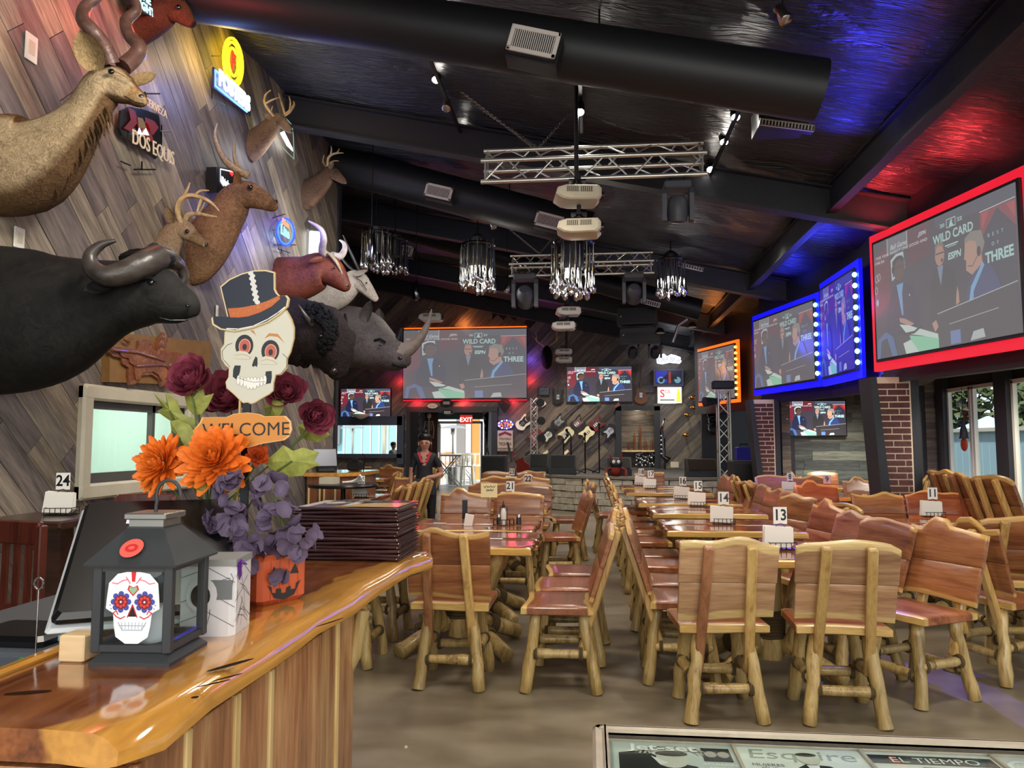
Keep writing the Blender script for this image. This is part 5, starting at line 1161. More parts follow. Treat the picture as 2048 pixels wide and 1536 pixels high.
# longhorn steer
Y = 8.7; t = thing('longhorn_mount', 'brown longhorn steer mount with white blaze and wide horns', 'trophy')
mb = MB(); loft(mb, [(535, 572, 50), (556, 566, 52), (585, 560, 48), (615, 552, 42), (640, 540, 38), (657, 540, 31), (673, 554, 24, 1), (686, 568, 16, 1), (695, 577, 10, 1)], Y, (.55, .7), 18, cols=[WH, (240, 220, 210), WH]); mb.build('head_and_shoulders', M['fur_steer'], t, 70)
for pts in ([(652, 510, 7, -.05), (644, 500, 8, -.15), (647, 478, 7, -.3), (641, 458, 5, -.36), (617, 442, 1.5, -.4)], [(664, 510, 7, .06), (680, 513, 7.5, .18), (689, 500, 6, .28), (688, 487, 4, .3), (679, 480, 1.5, .3)]):
    mb = MB(); tubepx(mb, pts, Y, 9, 5); mb.build('horn', mat('steer_horn', (176, 166, 164), .3, noise=.25, nscale=10) if 'steer_horn' not in bpy.data.materials else bpy.data.materials['steer_horn'], t, 60)
mb = MB(); mb.tube([W(x, y, Y=Y - d) for x, y, d in ((652, 504, .07), (664, 512, .1), (674, 526, .08), (682, 542, .06), (688, 556, .03))], [.03, .045, .035, .02, .008], 8, flat=.6); mb.color((235, 225, 200)); mb.c = [mb.col] * len(mb.v); mb.build('white_blaze', M['fur_white'], t, 60)
eye(t, 669, 535, 3, Y, -.125); MB().ell(W(696, 572, Y=Y), (.03, .05, .035), None, 8, 6).build('nose', M['nose'], t, 60)
mb = MB(); ear(mb, (645, 516), (618, 524), 6, Y, -.12, -.25); mb.build('ear', M['fur_steer'], t, 60)
# pale antelope with straight horns
Y = 9.8; t = thing('oryx_mount', 'pale oryx mount with long straight dark horns behind the steer', 'trophy')
mb = MB(); loft(mb, [(600, 622, 26), (628, 610, 30), (655, 600, 29), (682, 586, 27), (702, 566, 24), (716, 562, 21), (730, 574, 15), (744, 590, 10), (753, 600, 6)], Y, (.6, .7), 16, cols=[WH, WH, WH]); mb.build('head_and_neck', M['fur_white'], t, 70)
for pts in ([(722, 548, 3.5, -.03), (705, 512, 3, -.1), (686, 470, 1, -.15)], [(714, 546, 3.5, .05), (695, 530, 3.5, .1), (676, 505, 2, .15)]):
    mb = MB(); tubepx(mb, pts, Y, 7, 4); mb.build('horn', M['hornd'], t, 60)
mb = MB(); mb.tube([W(x, y, Y=Y - d) for x, y, d in ((712, 556, .13), (722, 562, .12), (734, 580, .08))], .012, 6, flat=.5); mb.build('face_marking', M['nose'], t, 60); eye(t, 733, 566, 2.4, Y, -.12)
mb = MB(); ear(mb, (708, 550), (735, 540), 5, Y, -.14, -.2); mb.build('ear', M['fur_white'], t, 60)
# bison
Y = 8.3; t = thing('bison_mount', 'dark woolly bison head mount between the skull sign and rhino', 'trophy')
mb = MB(); loft(mb, [(520, 650, 50), (560, 655, 62), (598, 664, 66), (634, 672, 66), (656, 690, 58), (668, 716, 42), (674, 742, 24), (676, 756, 12)], Y, (.7, .8), 26, sub=5, cols=[WH, WH, WH], rough=.09); mb.build('head_and_hump', M['fur_bison'], t, 80)
mb = MB()
for k in range(240):
    a = rnd.uniform(-1.2, 1.9); r_ = rnd.uniform(.4, .95); px_, py_ = 628 + 52 * r_ * math.cos(a), 665 - 60 * r_ * math.sin(a); s = .018 + .012 * rnd.random(); z = math.sqrt(max(0, 1 - r_ * r_)); mb.ell(W(px_, py_, Y=Y - .06 - .25 * z), (s, s, s), None, 6, 4)
mb.build('curly_wool', M['fur_bison'], t, 80)['kind'] = 'stuff'
mb = MB(); tubepx(mb, [(624, 650, 6, -.25), (614, 636, 5, -.32), (604, 622, 3.5, -.36), (596, 609, 1, -.38)], Y, 8, 3); mb.build('horn', M['hornd'], t, 60); eye(t, 641, 672, 3.5, Y, -.31)
MB().ell(W(668, 742, Y=Y - .1), (.05, .06, .045), None, 10, 7).build('nose', M['nose'], t, 60)
# rhino
Y = 10.0; t = thing('rhino_mount', 'grey rhinoceros head mount with a long curved nose horn', 'trophy')
mb = MB(); loft(mb, [(610, 676, 58), (645, 676, 62), (685, 672, 62), (722, 678, 60), (752, 694, 50), (776, 706, 38), (796, 716, 29), (810, 722, 20), (817, 726, 10)], Y, (.62, .8), 22, cols=[WH, WH, WH]); mb.build('head_and_neck', M['hide_rhino'], t, 70)
mb = MB(); tubepx(mb, [(799, 706, 20, 0), (822, 694, 14, 0), (844, 670, 9, 0), (857, 644, 5, 0), (863, 618, 1.2, 0)], Y, 12, 4); mb.build('front_horn', mat('rhino_horn', (112, 100, 90), .6, noise=.2, nscale=14, bump=.3), t, 60)
mb = MB(); tubepx(mb, [(789, 694, 14, 0), (797, 676, 8, 0), (802, 656, 2, 0)], Y, 10, 4); mb.build('rear_horn', M['hide_rhino'], t, 60)
mb = MB(); ear(mb, (726, 645), (742, 600), 11, Y, -.2, -.3, (WH, (120, 110, 110)), .8); mb.build('ear', M['hide_rhino'], t, 60)
mb = MB(); ear(mb, (757, 660), (758, 616), 13, Y, .15, .22, (WH, (120, 110, 110)), .8); mb.build('ear', M['hide_rhino'], t, 60)
eye(t, 761, 690, 3.2, Y, -.27)
for pts in (((744, 684), (756, 679), (770, 686), (774, 694)), ((786, 722), (798, 728), (812, 734)), ((778, 704), (790, 702), (802, 708)), ((690, 640), (700, 680), (690, 724)), ((712, 632), (722, 672), (714, 718)), ((780, 735), (796, 740), (810, 738))):
    pass
for pts in ([(748, 681, .235), (760, 677, .24), (772, 684, .22)], [(784, 728, .16), (798, 733, .14), (813, 734, .06)], [(690, 628, .23), (698, 672, .38), (690, 722, .25)]):
    MB().tube([W(x, y, Y=Y - d) for x, y, d in pts], .016, 7).build('skin_fold', M['hide_rhino'], t, 60)
p = W(800, 716, Y=Y - .13); MB().ell(p, (.035, .02, .022), None, 8, 6).build('nostril', M['eye'], t, 60)
# carved leather panel
X = -3.76
def PW(px, py, X=-3.76): p = W(px, py, X=X); return (p.y, p.z)
t = thing('leather_relief', 'brown leather wall panel with an animal worked in relief', 'artwork')
F = frame((-3.785, 0, 0), (0, 1, 0), (0, 0, 1))
bd = [PW(210, 664), PW(414, 684), PW(410, 772), PW(208, 764)]
MB().prism(bd, 0, .07, F).build('backing_board', mat('tan_leather', (142, 104, 58), .55, noise=.12, nscale=12), t, 0)
rel = [PW(a / 3.656, 380 + b / 3.656, -3.7) for a, b in [(800, 1150), (830, 1145), (1000, 1165), (1010, 1100), (1060, 1090), (1110, 1110), (1090, 1160), (1130, 1180), (1150, 1090), (1190, 1040), (1225, 1060), (1215, 1120), (1200, 1180), (1300, 1190), (1420, 1240), (1490, 1290), (1500, 1330), (1440, 1350), (1300, 1360), (1230, 1390), (1180, 1440), (1150, 1380), (1100, 1350), (1000, 1360), (985, 1420), (945, 1425), (930, 1360), (935, 1300), (890, 1270), (880, 1230), (820, 1215), (800, 1190)]]
lm = mat('glossy_brown_leather', (128, 74, 42), .22, coat=.7, noise=.2, nscale=22, bump=.5)
MB().prism(rel, .07, .095, F).build('relief_hide', lm, t, 0)
MB().prism([((p[0] - sum(q[0] for q in rel) / len(rel)) * .82 + sum(q[0] for q in rel) / len(rel), (p[1] - sum(q[1] for q in rel) / len(rel)) * .8 + sum(q[1] for q in rel) / len(rel)) for p in rel], .095, .108, F).build('relief_body', lm, t, 0)
for pts in (((815, 1170), (1000, 1190), (1200, 1250)), ((990, 1290), (1150, 1280), (1400, 1300)), ((900, 1090), (930, 1110), (960, 1080)), ((1210, 1280), (1250, 1340), (1230, 1380))):
    MB().tube([Vector((-3.675, *PW(a / 3.656, 380 + b / 3.656, -3.68))) for a, b in pts], .012, 7).build('relief_fold', lm, t, 60)

# ---------------------------------------------------------------- neon signs on the left wall
def FW(x): return frame((x, 0, 0), (0, 1, 0), (0, 0, 1))
def neon(mb, pts, c, r=.008, x=-3.68, closed=False):
    mb.color(c); mb.tube([Vector((x, *PW(a, b, x))) for a, b in pts], r, 6, closed=closed); return mb
def ring(cx, cy_, rx, ry, n=20, tilt=0): return [(cx + rx * math.cos(k * 6.2832 / n) + tilt * ry * math.sin(k * 6.2832 / n), cy_ + ry * math.sin(k * 6.2832 / n)) for k in range(n)]
def wtext(mb, s, px, py, hpx, x, c=(255, 255, 255), sx=1, sh=0, bold=.02, slope=0, al='CENTER'):
    y, z = PW(px, py, x); h = hpx * mpp(px, py, y); mb.color(c); return mb.text(s, 0, 0, h, 0, FW(x) @ Matrix.Translation((y, z, 0)) @ Matrix.Shear('XY', 4, (0, 0)) @ Matrix.Rotation(slope, 4, 'Z'), al, sx=sx, sh=sh, bold=bold, ext=.004)
t = thing('yellow_neon_sign', 'bright neon sign with yellow ovals, red letter F and white FOSTERS word', 'sign')
mb = MB(); [neon(mb, ring(466, 124, rx, ry, 24, .08), (255, 214, 20), .014, closed=True) for rx, ry in ((19, 48), (14, 40), (9, 28))]; mb.build('oval_tube', M['glow'], t, 60)
mb = MB(); wtext(mb, 'F', 466, 140, 36, -3.67, (230, 50, 30), sx=1.0, bold=.04); mb.build('letter', attr_mat('neon_red', 2.0), t, 0)
a, b, c_, d = PW(428, 134, -3.7), PW(497, 196, -3.7), PW(497, 228, -3.7), PW(428, 176, -3.7)
MB().prism([a, b, c_, d], 0, .02, FW(-3.72)).build('backplate', mat('blue_backplate', (24, 34, 90), .4), t, 0)
mb = MB(); neon(mb, [(431, 140), (494, 200), (494, 224), (431, 172)], (70, 160, 255), .008, -3.68, closed=True); mb.build('border_tube', M['glow'], t, 60)
mb = MB(); ya, za = PW(436, 168, -3.68); yb, zb = PW(490, 216, -3.68); sl = math.atan2(zb - za, yb - ya); mb.color((225, 240, 255)).text('FOSTERS', 0, 0, .16, 0, FW(-3.67) @ Matrix.Translation((ya, za, 0)) @ Matrix.Rotation(sl, 4, 'Z'), 'LEFT', sx=.8, bold=.05, ext=.006)
mb.build('lettering', attr_mat('neon_white', 5), t, 0)
mb = MB()
for (p, q) in (((424, 112), (440, 112)), ((424, 178), (424, 196)), ((424, 196), (450, 210)), ((500, 190), (500, 232))): mb.tube([Vector((-3.72, *PW(*p, -3.72))), Vector((-3.72, *PW(*q, -3.72)))], .006, 5)
mb.build('wire_frame', M['wire'], t, 60)
light('POINT', (-3.45, W(440, 130, X=-3.5).y, W(440, 120, X=-3.5).z), 9, (1, .68, .12), shadow_soft_size=.1)
light('POINT', (-3.45, W(410, 190, X=-3.5).y, W(440, 205, X=-3.5).z), 9, (.2, .35, 1), shadow_soft_size=.1)
t = thing('red_black_bar_sign', 'unlit wire sign with red crosses lettered DOS EQUIS', 'sign')
o_ = [PW(a / 3.84, b / 3.84, -3.7) for a, b in [(930, 850), (1000, 820), (1100, 840), (1220, 880), (1230, 960), (1240, 1130), (1200, 1220), (1050, 1120), (940, 1040), (915, 980)]]
MB().prism(o_, 0, .02, FW(-3.72)).build('backplate', M['blackgloss'], t, 0)
mb = MB()
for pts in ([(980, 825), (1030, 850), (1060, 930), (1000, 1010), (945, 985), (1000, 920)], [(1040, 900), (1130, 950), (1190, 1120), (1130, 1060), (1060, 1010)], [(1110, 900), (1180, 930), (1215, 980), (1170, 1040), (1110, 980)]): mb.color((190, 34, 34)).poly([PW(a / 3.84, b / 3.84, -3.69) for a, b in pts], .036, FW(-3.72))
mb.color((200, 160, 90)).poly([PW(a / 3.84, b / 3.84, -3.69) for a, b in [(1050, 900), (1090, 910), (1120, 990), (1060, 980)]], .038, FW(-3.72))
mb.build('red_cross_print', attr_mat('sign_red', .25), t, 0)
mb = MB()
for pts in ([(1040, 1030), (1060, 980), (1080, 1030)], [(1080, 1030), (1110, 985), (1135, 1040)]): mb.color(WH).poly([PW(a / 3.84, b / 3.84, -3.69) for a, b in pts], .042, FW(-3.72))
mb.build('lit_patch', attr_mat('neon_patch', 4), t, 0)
mb = MB(); ya, za = PW(262, 286, -3.68); yb, zb = PW(322, 318, -3.68); mb.color((230, 220, 190)).text('DOS EQUIS', 0, 0, .125, 0, FW(-3.67) @ Matrix.Translation((ya, za, 0)) @ Matrix.Rotation(math.atan2(zb - za, yb - ya), 4, 'Z'), 'LEFT', sx=.72, ext=.004)
ya, za = PW(288, 208, -3.68); yb, zb = PW(318, 228, -3.68); mb.text('CERVEZA', 0, 0, .07, 0, FW(-3.67) @ Matrix.Translation((ya, za, 0)) @ Matrix.Rotation(math.atan2(zb - za, yb - ya), 4, 'Z'), 'LEFT', sx=.8, ext=.003)
mb.build('lettering', M['printg'], t, 0)
mb = MB()
for pts in (((1110, 705), (1130, 760)), ((1110, 720), (1228, 720)), ((1228, 1008), (1308, 1008)), ((1200, 1162), (1300, 1162)), ((1090, 1240), (1090, 1300), (1030, 1302), (1195, 1302)), ((930, 1240), (1000, 1270)), ((1240, 960), (1240, 1140))): mb.tube([Vector((-3.71, *PW(a / 3.84, b / 3.84, -3.71))) for a, b in pts], .007, 5)
mb.build('wire_frame', M['wire'], t, 60)
light('POINT', (-3.3, W(296, 100, X=-3.3).y, W(300, 20, X=-3.3).z), 14, (1, .08, .08), shadow_soft_size=.1)
t = thing('lit_round_sign', 'dark round sign with pale lettering THE NIGHT at the top', 'sign')
MB().prism([PW(a, b, -3.6) for a, b in ring(288, 0, 32, 30, 20)], 0, .04, FW(-3.62)).build('disc', M['blackgloss'], t, 0)
mb = MB(); wtext(mb, 'NIGHT', 290, 22, 16, -3.57, (190, 225, 235), bold=.04, slope=R(8)); wtext(mb, 'THE', 290, 2, 16, -3.57, (190, 225, 235), bold=.04, slope=R(8)); mb.build('lettering', attr_mat('pale_letter', 1.2), t, 0)
t = thing('black_box_sign', 'black box sign with white letters and red star behind the waterbuck', 'sign')
MB().prism([PW(424, 334, -3.68), PW(470, 338, -3.68), PW(470, 392, -3.68), PW(426, 386, -3.68)], 0, .1, FW(-3.74)).build('box', M['blackgloss'], t, 0)
mb = MB(); F = FW(-3.635); wtext(mb, 'Heineken', 443, 366, 15, -3.635, (235, 240, 250), bold=.03, al='LEFT', sx=.5)
yy, zz = PW(463, 345, -3.635); mb.color((230, 40, 40)).disc(yy, zz, .05, .04, 0, F, 5); mb.color((235, 240, 250)).line([PW(441, 338, -3.635), PW(441, 362, -3.635), PW(447, 372, -3.635)], .012, 0, F).line([PW(441, 338, -3.635), PW(468, 344, -3.635)], .012, 0, F); yy, zz = PW(460, 384, -3.635); mb.color((30, 110, 60)).disc(yy, zz, .07, .03, 0, F, 8); mb.build('lettering', attr_mat('lit_letter', 1.3), t, 0)
t = thing('blue_neon_oval', 'blue neon oval sign with red and cyan script lettering', 'sign')
mb = MB(); neon(mb, ring(571, 464, 18, 27, 22, .05), (20, 40, 255), .012, closed=True); neon(mb, ring(571, 464, 15, 24, 22, .05), (30, 80, 255), .007, closed=True); mb.build('oval_tube', M['glow'], t, 60)
mb = MB(); wtext(mb, 'Blue', 571, 452, 13, -3.67, (255, 90, 60), sx=1.1, bold=.02); wtext(mb, 'Lite', 570, 472, 20, -3.67, (90, 220, 255), sx=1.0, bold=.03); mb.build('script', attr_mat('neon_script', 4), t, 0)
mb = MB()
for pts in (((546, 436), (570, 428)), ((545, 460), (552, 460)), ((548, 490), (592, 490)), ((556, 498), (580, 506)), ((563, 498), (563, 506))): mb.tube([Vector((-3.72, *PW(a, b, -3.72))) for a, b in pts], .006, 5)
mb.build('wire_frame', M['wire'], t, 60)
light('POINT', (-3.4, W(555, 470, X=-3.4).y, W(560, 470, X=-3.4).z), 16, (.15, .15, 1), shadow_soft_size=.1)
t = thing('white_mountain_sign', 'bright white neon sign peak behind the whitetail deer nose', 'sign')
mb = MB(); mb.color((255, 255, 255)).poly([PW(a, b, -3.68) for a, b in [(560, 266), (568, 262), (585, 296), (586, 303), (574, 292)]], .0, FW(-3.68)); mb.build('lit_panel', attr_mat('white_panel', 5), t, 0)
mb = MB(); neon(mb, [(566, 230), (584, 250), (587, 275), (588, 318), (570, 300), (556, 285)], (150, 190, 180), .005); mb.build('outline_tube', attr_mat('dim_tube', .7), t, 60)
light('POINT', (-3.45, W(580, 290, X=-3.4).y, W(560, 290, X=-3.4).z), 6, (.9, .95, 1), shadow_soft_size=.1)
t = thing('white_upright_sign', 'bright white upright light sign behind the longhorn', 'sign')
MB().prism([PW(622, 462, -3.7), PW(642, 464, -3.7), PW(640, 522, -3.7), PW(620, 522, -3.7)], 0, .05, FW(-3.74)).build('lit_panel', emat('white_light', (235, 245, 250), 5), t, 0)
MB().prism([PW(619, 458, -3.7), PW(645, 460, -3.7), PW(643, 527, -3.7), PW(617, 527, -3.7)], 0, .035, FW(-3.74)).build('housing', M['alu'], t, 0)
light('POINT', (-3.4, W(630, 490, X=-3.4).y, W(630, 490, X=-3.4).z), 6, (.85, .95, 1), shadow_soft_size=.1)
for (px, py, l) in ((61, 96, 'white wall plate high on the plank wall beside the kudu'), (37, 476, 'white paper tag on the wall above the buffalo'), (433, 624, 'white paper tag on the wall beside the hat brim')):
    y, z = PW(px, py, -3.78); s = mpp(px, py, y); t = thing('wall_plate', l, 'plate')
    hw, hh = (.055, .095) if px == 61 else (.045 if px < 100 else .02, .07); MB().box((y, z, 0), (hw * 2, hh * 2, .012), FW(-3.775), b=.003).build('plate', M['white'], t, 0)
    MB().box((y, z, .007), (hw, hh, .004), FW(-3.775)).build('insert', M['cream'], t, 0)
# ================================================================ screens
def screen_art():
    mb = MB(); c = mb.color; U = lambda x: (x - 505) / 990 * 1.78; V = lambda y: 1 - (y - 1030) / 560
    Pn = lambda *p: [(U(x), V(y)) for x, y in p]
    z = [0.0]
    def nx(): z[0] += .0009; return z[0]
    c((58, 52, 62)).rect(0, 0, 1.78, 1, nx()); c((112, 34, 46)).poly(Pn((505, 1100), (640, 1060), (640, 1330), (505, 1400)), nx()); c((96, 34, 44)).poly(Pn((790, 1030), (960, 1030), (960, 1180), (790, 1200)), nx())
    c((70, 74, 90)).rect(U(1000), V(1080), 1.78, 1, nx()); c((150, 40, 46)).poly(Pn((1290, 1090), (1490, 1090), (1490, 1440), (1290, 1440)), nx()); c((44, 46, 62)).poly(Pn((1295, 1440), (1295, 1190), (1390, 1095), (1488, 1190), (1488, 1440)), nx())
    c((196, 58, 56)).poly(Pn((1300, 1095), (1345, 1095), (1300, 1160)), nx()).poly(Pn((1440, 1095), (1488, 1095), (1488, 1160)), z[0])
    c((235, 240, 240)).line(Pn((1290, 1088), (1490, 1084)), .006, nx()); c((120, 122, 132)).rect(U(632), V(1108), U(790), V(1034), nx()); c((235, 240, 240)).line(Pn((630, 1032), (630, 1112)), .007, nx()).line(Pn((792, 1032), (792, 1100)), .007, z[0])
    c((235, 240, 240)).text('Ball Game', U(720), V(1092), .042, nx(), sh=.3, bold=.01).text('THIS YEAR. BASSITT ONE GOOD AND', U(735), V(1113), .024, z[0], sx=1.35, bold=.01).text('ONE BA', U(560), V(1136), .024, z[0], sx=1.3, bold=.01)
    c((225, 235, 235)).text('ESPN', U(908), V(1082), .032, z[0], sh=.3, bold=.03).text('+', U(880), V(1092), .03, z[0])
    c((196, 240, 232)).text('20', U(1052), V(1086), .028, nx(), sx=1.5, bold=.03).text('22', U(1168), V(1086), .028, z[0], sx=1.5, bold=.03)
    mb.line(Pn((1082, 1062), (1140, 1062), (1140, 1096), (1082, 1096)), .006, z[0], closed=True); mb.poly(Pn((1098, 1094), (1108, 1070), (1120, 1066), (1118, 1080), (1128, 1094)), z[0])
    mb.text('WILD CARD', U(1118), V(1146), .068, z[0], sx=.92, bold=.03); mb.line(Pn((1068, 1170), (1150, 1170)), .01, z[0]).line(Pn((1080, 1178), (1140, 1178)), .005, z[0])
    mb.text('ESPN', U(1124), V(1231), .05, z[0], sx=1.0, sh=.15, bold=.05)
    for k, ch in enumerate('BEST'): mb.text(ch, U(1337 + k * 26), V(1198), .026, z[0])
    for k, ch in enumerate('OF'): mb.text(ch, U(1360 + k * 28), V(1236), .026, z[0])
    mb.text('THREE', U(1392), V(1296), .074, z[0], sx=.95, bold=.05)
    c((220, 225, 230)).line([(U(530) + .022 * math.cos(a * .5), V(1205) + .03 * math.sin(a * .5)) for a in range(14)], .006, nx()).line([(U(550) + .02 * math.cos(a * .5), V(1200) + .03 * math.sin(a * .5)) for a in range(14)], .006, z[0]).line([(U(522) + .02 * math.cos(a * .5), V(1260) + .03 * math.sin(a * .5)) for a in range(14)], .006, z[0]); c((150, 210, 240)).disc(U(530), V(1320), .02, .03, z[0])
    c((215, 222, 226)).poly(Pn((655, 1140), (700, 1120), (760, 1120), (770, 1200), (660, 1240)), nx()); c((70, 66, 74)).poly(Pn((668, 1150), (700, 1135), (752, 1135), (756, 1190), (670, 1225)), nx())
    # three men at the desk
    c((28, 34, 64)).poly(Pn((600, 1500), (612, 1380), (650, 1290), (700, 1262), (755, 1262), (820, 1290), (850, 1360), (846, 1500)), nx()); c((120, 176, 226)).poly(Pn((698, 1265), (752, 1262), (740, 1310), (744, 1410), (732, 1410)), nx()); c((96, 66, 50)).disc(U(722), V(1192), .085, .098, nx()); c((34, 26, 24)).disc(U(722), V(1160), .08, .05, nx()); c((96, 66, 50)).disc(U(724), V(1190), .07, .07, nx()); c((26, 24, 26)).line(Pn((690, 1186), (756, 1184)), .008, nx()).disc(U(676), V(1190), .022, .035, z[0]); c((240, 240, 240)).disc(U(798), V(1328), .006, .01, nx())
    c((44, 42, 44)).poly(Pn((955, 1480), (950, 1330), (975, 1260), (1020, 1242), (1070, 1246), (1120, 1280), (1140, 1360), (1130, 1480)), nx()); c((130, 150, 176)).poly(Pn((1010, 1246), (1052, 1246), (1030, 1330)), nx()); c((196, 146, 124)).disc(U(1030), V(1200), .058, .082, nx()); c((150, 120, 100)).disc(U(1030), V(1165), .056, .035, nx()); c((196, 146, 124)).disc(U(1030), V(1190), .052, .055, nx()); c((30, 30, 34)).line(Pn((1004, 1192), (1058, 1192)), .01, nx()).disc(U(1046), V(1224), .012, .014, z[0])
    c((46, 64, 118)).poly(Pn((1190, 1445), (1200, 1380), (1240, 1320), (1300, 1290), (1350, 1310), (1390, 1380), (1395, 1445)), nx()); c((126, 190, 236)).poly(Pn((1205, 1445), (1225, 1370), (1300, 1285), (1310, 1300), (1240, 1390), (1235, 1445)), nx()); c((206, 156, 130)).poly(Pn((1200, 1190), (1225, 1170), (1285, 1180), (1300, 1290), (1235, 1325), (1200, 1300), (1203, 1260), (1190, 1255)), nx()); c((150, 142, 128)).poly(Pn((1196, 1195), (1200, 1170), (1240, 1150), (1300, 1160), (1318, 1215), (1300, 1250), (1275, 1245), (1265, 1195), (1225, 1185)), nx()); c((34, 32, 36)).disc(U(1282), V(1240), .022, .036, nx()).line(Pn((1280, 1250), (1240, 1290), (1212, 1285)), .006, z[0])
    c((206, 156, 130)).poly(Pn((1130, 1400), (1140, 1350), (1148, 1380), (1150, 1420), (1128, 1430)), nx()).poly(Pn((960, 1480), (990, 1470), (1005, 1500), (980, 1520)), z[0]).poly(Pn((716, 1420), (760, 1430), (830, 1462), (800, 1470), (720, 1440)), z[0])
    c((150, 236, 186)).poly(Pn((860, 1590), (800, 1530), (790, 1510), (1004, 1545), (1004, 1590)), nx()); c((226, 244, 232)).poly(Pn((715, 1450), (780, 1462), (1000, 1530), (1000, 1550), (880, 1522), (770, 1500)), nx()).poly(Pn((740, 1540), (800, 1530), (860, 1590), (760, 1590)), z[0]); c((20, 24, 30)).line(Pn((700, 1480), (760, 1500), (830, 1500), (880, 1480)), .02, nx()); c((70, 110, 170)).poly(Pn((520, 1590), (530, 1500), (600, 1470), (660, 1500), (690, 1590)), nx()); c((30, 34, 56)).poly(Pn((545, 1590), (560, 1510), (610, 1500), (650, 1590)), nx())
    c((52, 46, 52)).poly(Pn((1004, 1590), (1004, 1448), (1495, 1400), (1495, 1590)), nx()); c((200, 200, 200)).line(Pn((1004, 1446), (1490, 1398)), .007, nx()).line(Pn((1080, 1500), (1380, 1480)), .005, z[0]); c((110, 140, 200)).rect(U(1085), V(1585), U(1150), V(1530), nx()); c((205, 215, 210)).poly(Pn((1210, 1585), (1230, 1550), (1290, 1545), (1300, 1580)), nx())
    return mb
_a = screen_art().build('picture', [M['tv']], None, 0); ART = _a.data; bpy.data.objects.remove(_a)
M['ledr'] = emat('red_led_glow', (215, 26, 48), 1.0); M['ledb'] = emat('blue_led_glow', (10, 14, 235), 1.1); M['ledo'] = emat('orange_led_glow', (255, 96, 20), 1.5)  # LED light falling on the screen borders is put in as their own glow
def pic(t, F, w_, h, m):
    o = bpy.data.objects.new('picture', ART); COL.objects.link(o); o.parent = t
    o.material_slots[0].link = 'OBJECT'; o.material_slots[0].material = m
    o.matrix_local = F @ Matrix.Diagonal((w_ / 1.78, h, .5, 1)); return o
def screen(label, BL, BR, h, m, fr, led=None, depth=.06, name='video_screen', bw=.03, ledw=.1, bulbs=None):
    BL, BR = Vector(BL), Vector(BR); r = BR - BL; w_ = r.length; F = frame(BL, r, (0, 0, 1)); t = thing(name, label, 'screen')
    mb = MB(); mb.box((w_ / 2, h / 2, -depth / 2 - .002), (w_ + bw * 2, h + bw * 2, depth), F); mb.build('bezel', fr, t, 0)
    pic(t, F, w_, h, m)
    if led:
        for k, (c_, d_) in enumerate((((w_ / 2, -bw - ledw / 2), (w_ + 2 * bw + 2 * ledw, ledw)), ((w_ / 2, h + bw + ledw / 2), (w_ + 2 * bw + 2 * ledw, ledw)), ((-bw - ledw / 2, h / 2), (ledw, h + 2 * bw)), ((w_ + bw + ledw / 2, h / 2), (ledw, h + 2 * bw)))):
            MB().box((c_[0], c_[1], -depth), (d_[0], d_[1], depth * .8), F).build('lit_border', led, t, 0)
    if bulbs:
        n, m_ = bulbs
        for k in range(n): MB().ell((w_ + bw + ledw * .5, h * (k + .5) / n, .0), (.035, h / n * .24, .03), F, 8, 6).build('led_lamp', m_, t, 60)
    return t
SB = W(806, 797, Y=BY - .1); ST = W(1053, 657, Y=BY - .1)
screen('large projected picture on the far plank wall glowing red below', SB, (ST.x, ST.y, SB.z), ST.z - SB.z, M['proj'], M['black'], None, .04, bw=.02)
p = SB
for zz, l in ((SB.z - .06, 'bottom'), (ST.z + .06, 'top')): tag(MB().box(((SB.x + ST.x) / 2, BY - .06, zz), (ST.x - SB.x, .03, .03)).build('led_strip', M['ledr'] if l == 'bottom' else M['ledo'], None, 0), 'thin light strip along the %s of the large far picture' % l, 'light')
for x in (SB.x + .4, (SB.x + ST.x) / 2, ST.x - .4):
    light('POINT', (x, BY - .22, SB.z - .12), 9, (1, .03, .05), shadow_soft_size=.08)
light('POINT', (ST.x + .12, BY - .2, SB.z + .5), 6, (1, .05, .05), shadow_soft_size=.08); light('POINT', (SB.x - .12, BY - .2, SB.z + .5), 6, (1, .05, .05), shadow_soft_size=.08)
light('POINT', (ST.x + .12, BY - .2, SB.z + 1.1), 4, (.15, .1, 1), shadow_soft_size=.08); light('POINT', (SB.x - .12, BY - .2, SB.z + 1.1), 4, (.15, .1, 1), shadow_soft_size=.08)
light('POINT', ((SB.x + ST.x) / 2, BY - .22, ST.z + .15), 7, (1, .3, .08), shadow_soft_size=.08)
for (x0, y0, x1, y1, yy, l) in ((681, 833, 781, 777, BY - .11, 'television above the bright pass-through window'), (1134, 803, 1263, 733, BY - .11, 'television over the wall of guitars above the stage'), (1572, 871, 1690, 802, 13.88, 'television on the side room plank wall between the brick piers')):
    a, b = W(x0, y0, Y=yy), W(x1, y1, Y=yy); screen(l, a, (b.x, b.y, a.z), b.z - a.z, M['tv'], M['blackgloss'], None, .08, name='television', bw=.02)
h_ = 1.22
screen('orange-framed projected picture nearest the stage on the screen wall', (A1.x, A1.y, 2.42), (A2.x, A2.y, 2.42), 1.16, M['proj'], M['black'], M['ledo'], ledw=.07, bulbs=(9, emat('amber_lamp', (255, 190, 60), 6)))
screen('blue-framed projected picture with cyan lamps on its near edge', (B1.x, B1.y, 2.42), (B2.x, B2.y, 2.42), 1.2, M['proj'], M['black'], M['ledb'], ledw=.09, bulbs=(8, emat('cyan_lamp', (150, 250, 255), 5)))
M['reflb'] = attr_mat('blue_reflection', emit=.9, wash=(.55, (40, 34, 190)))  # the reflected picture is put in as the narrow panel's own glow
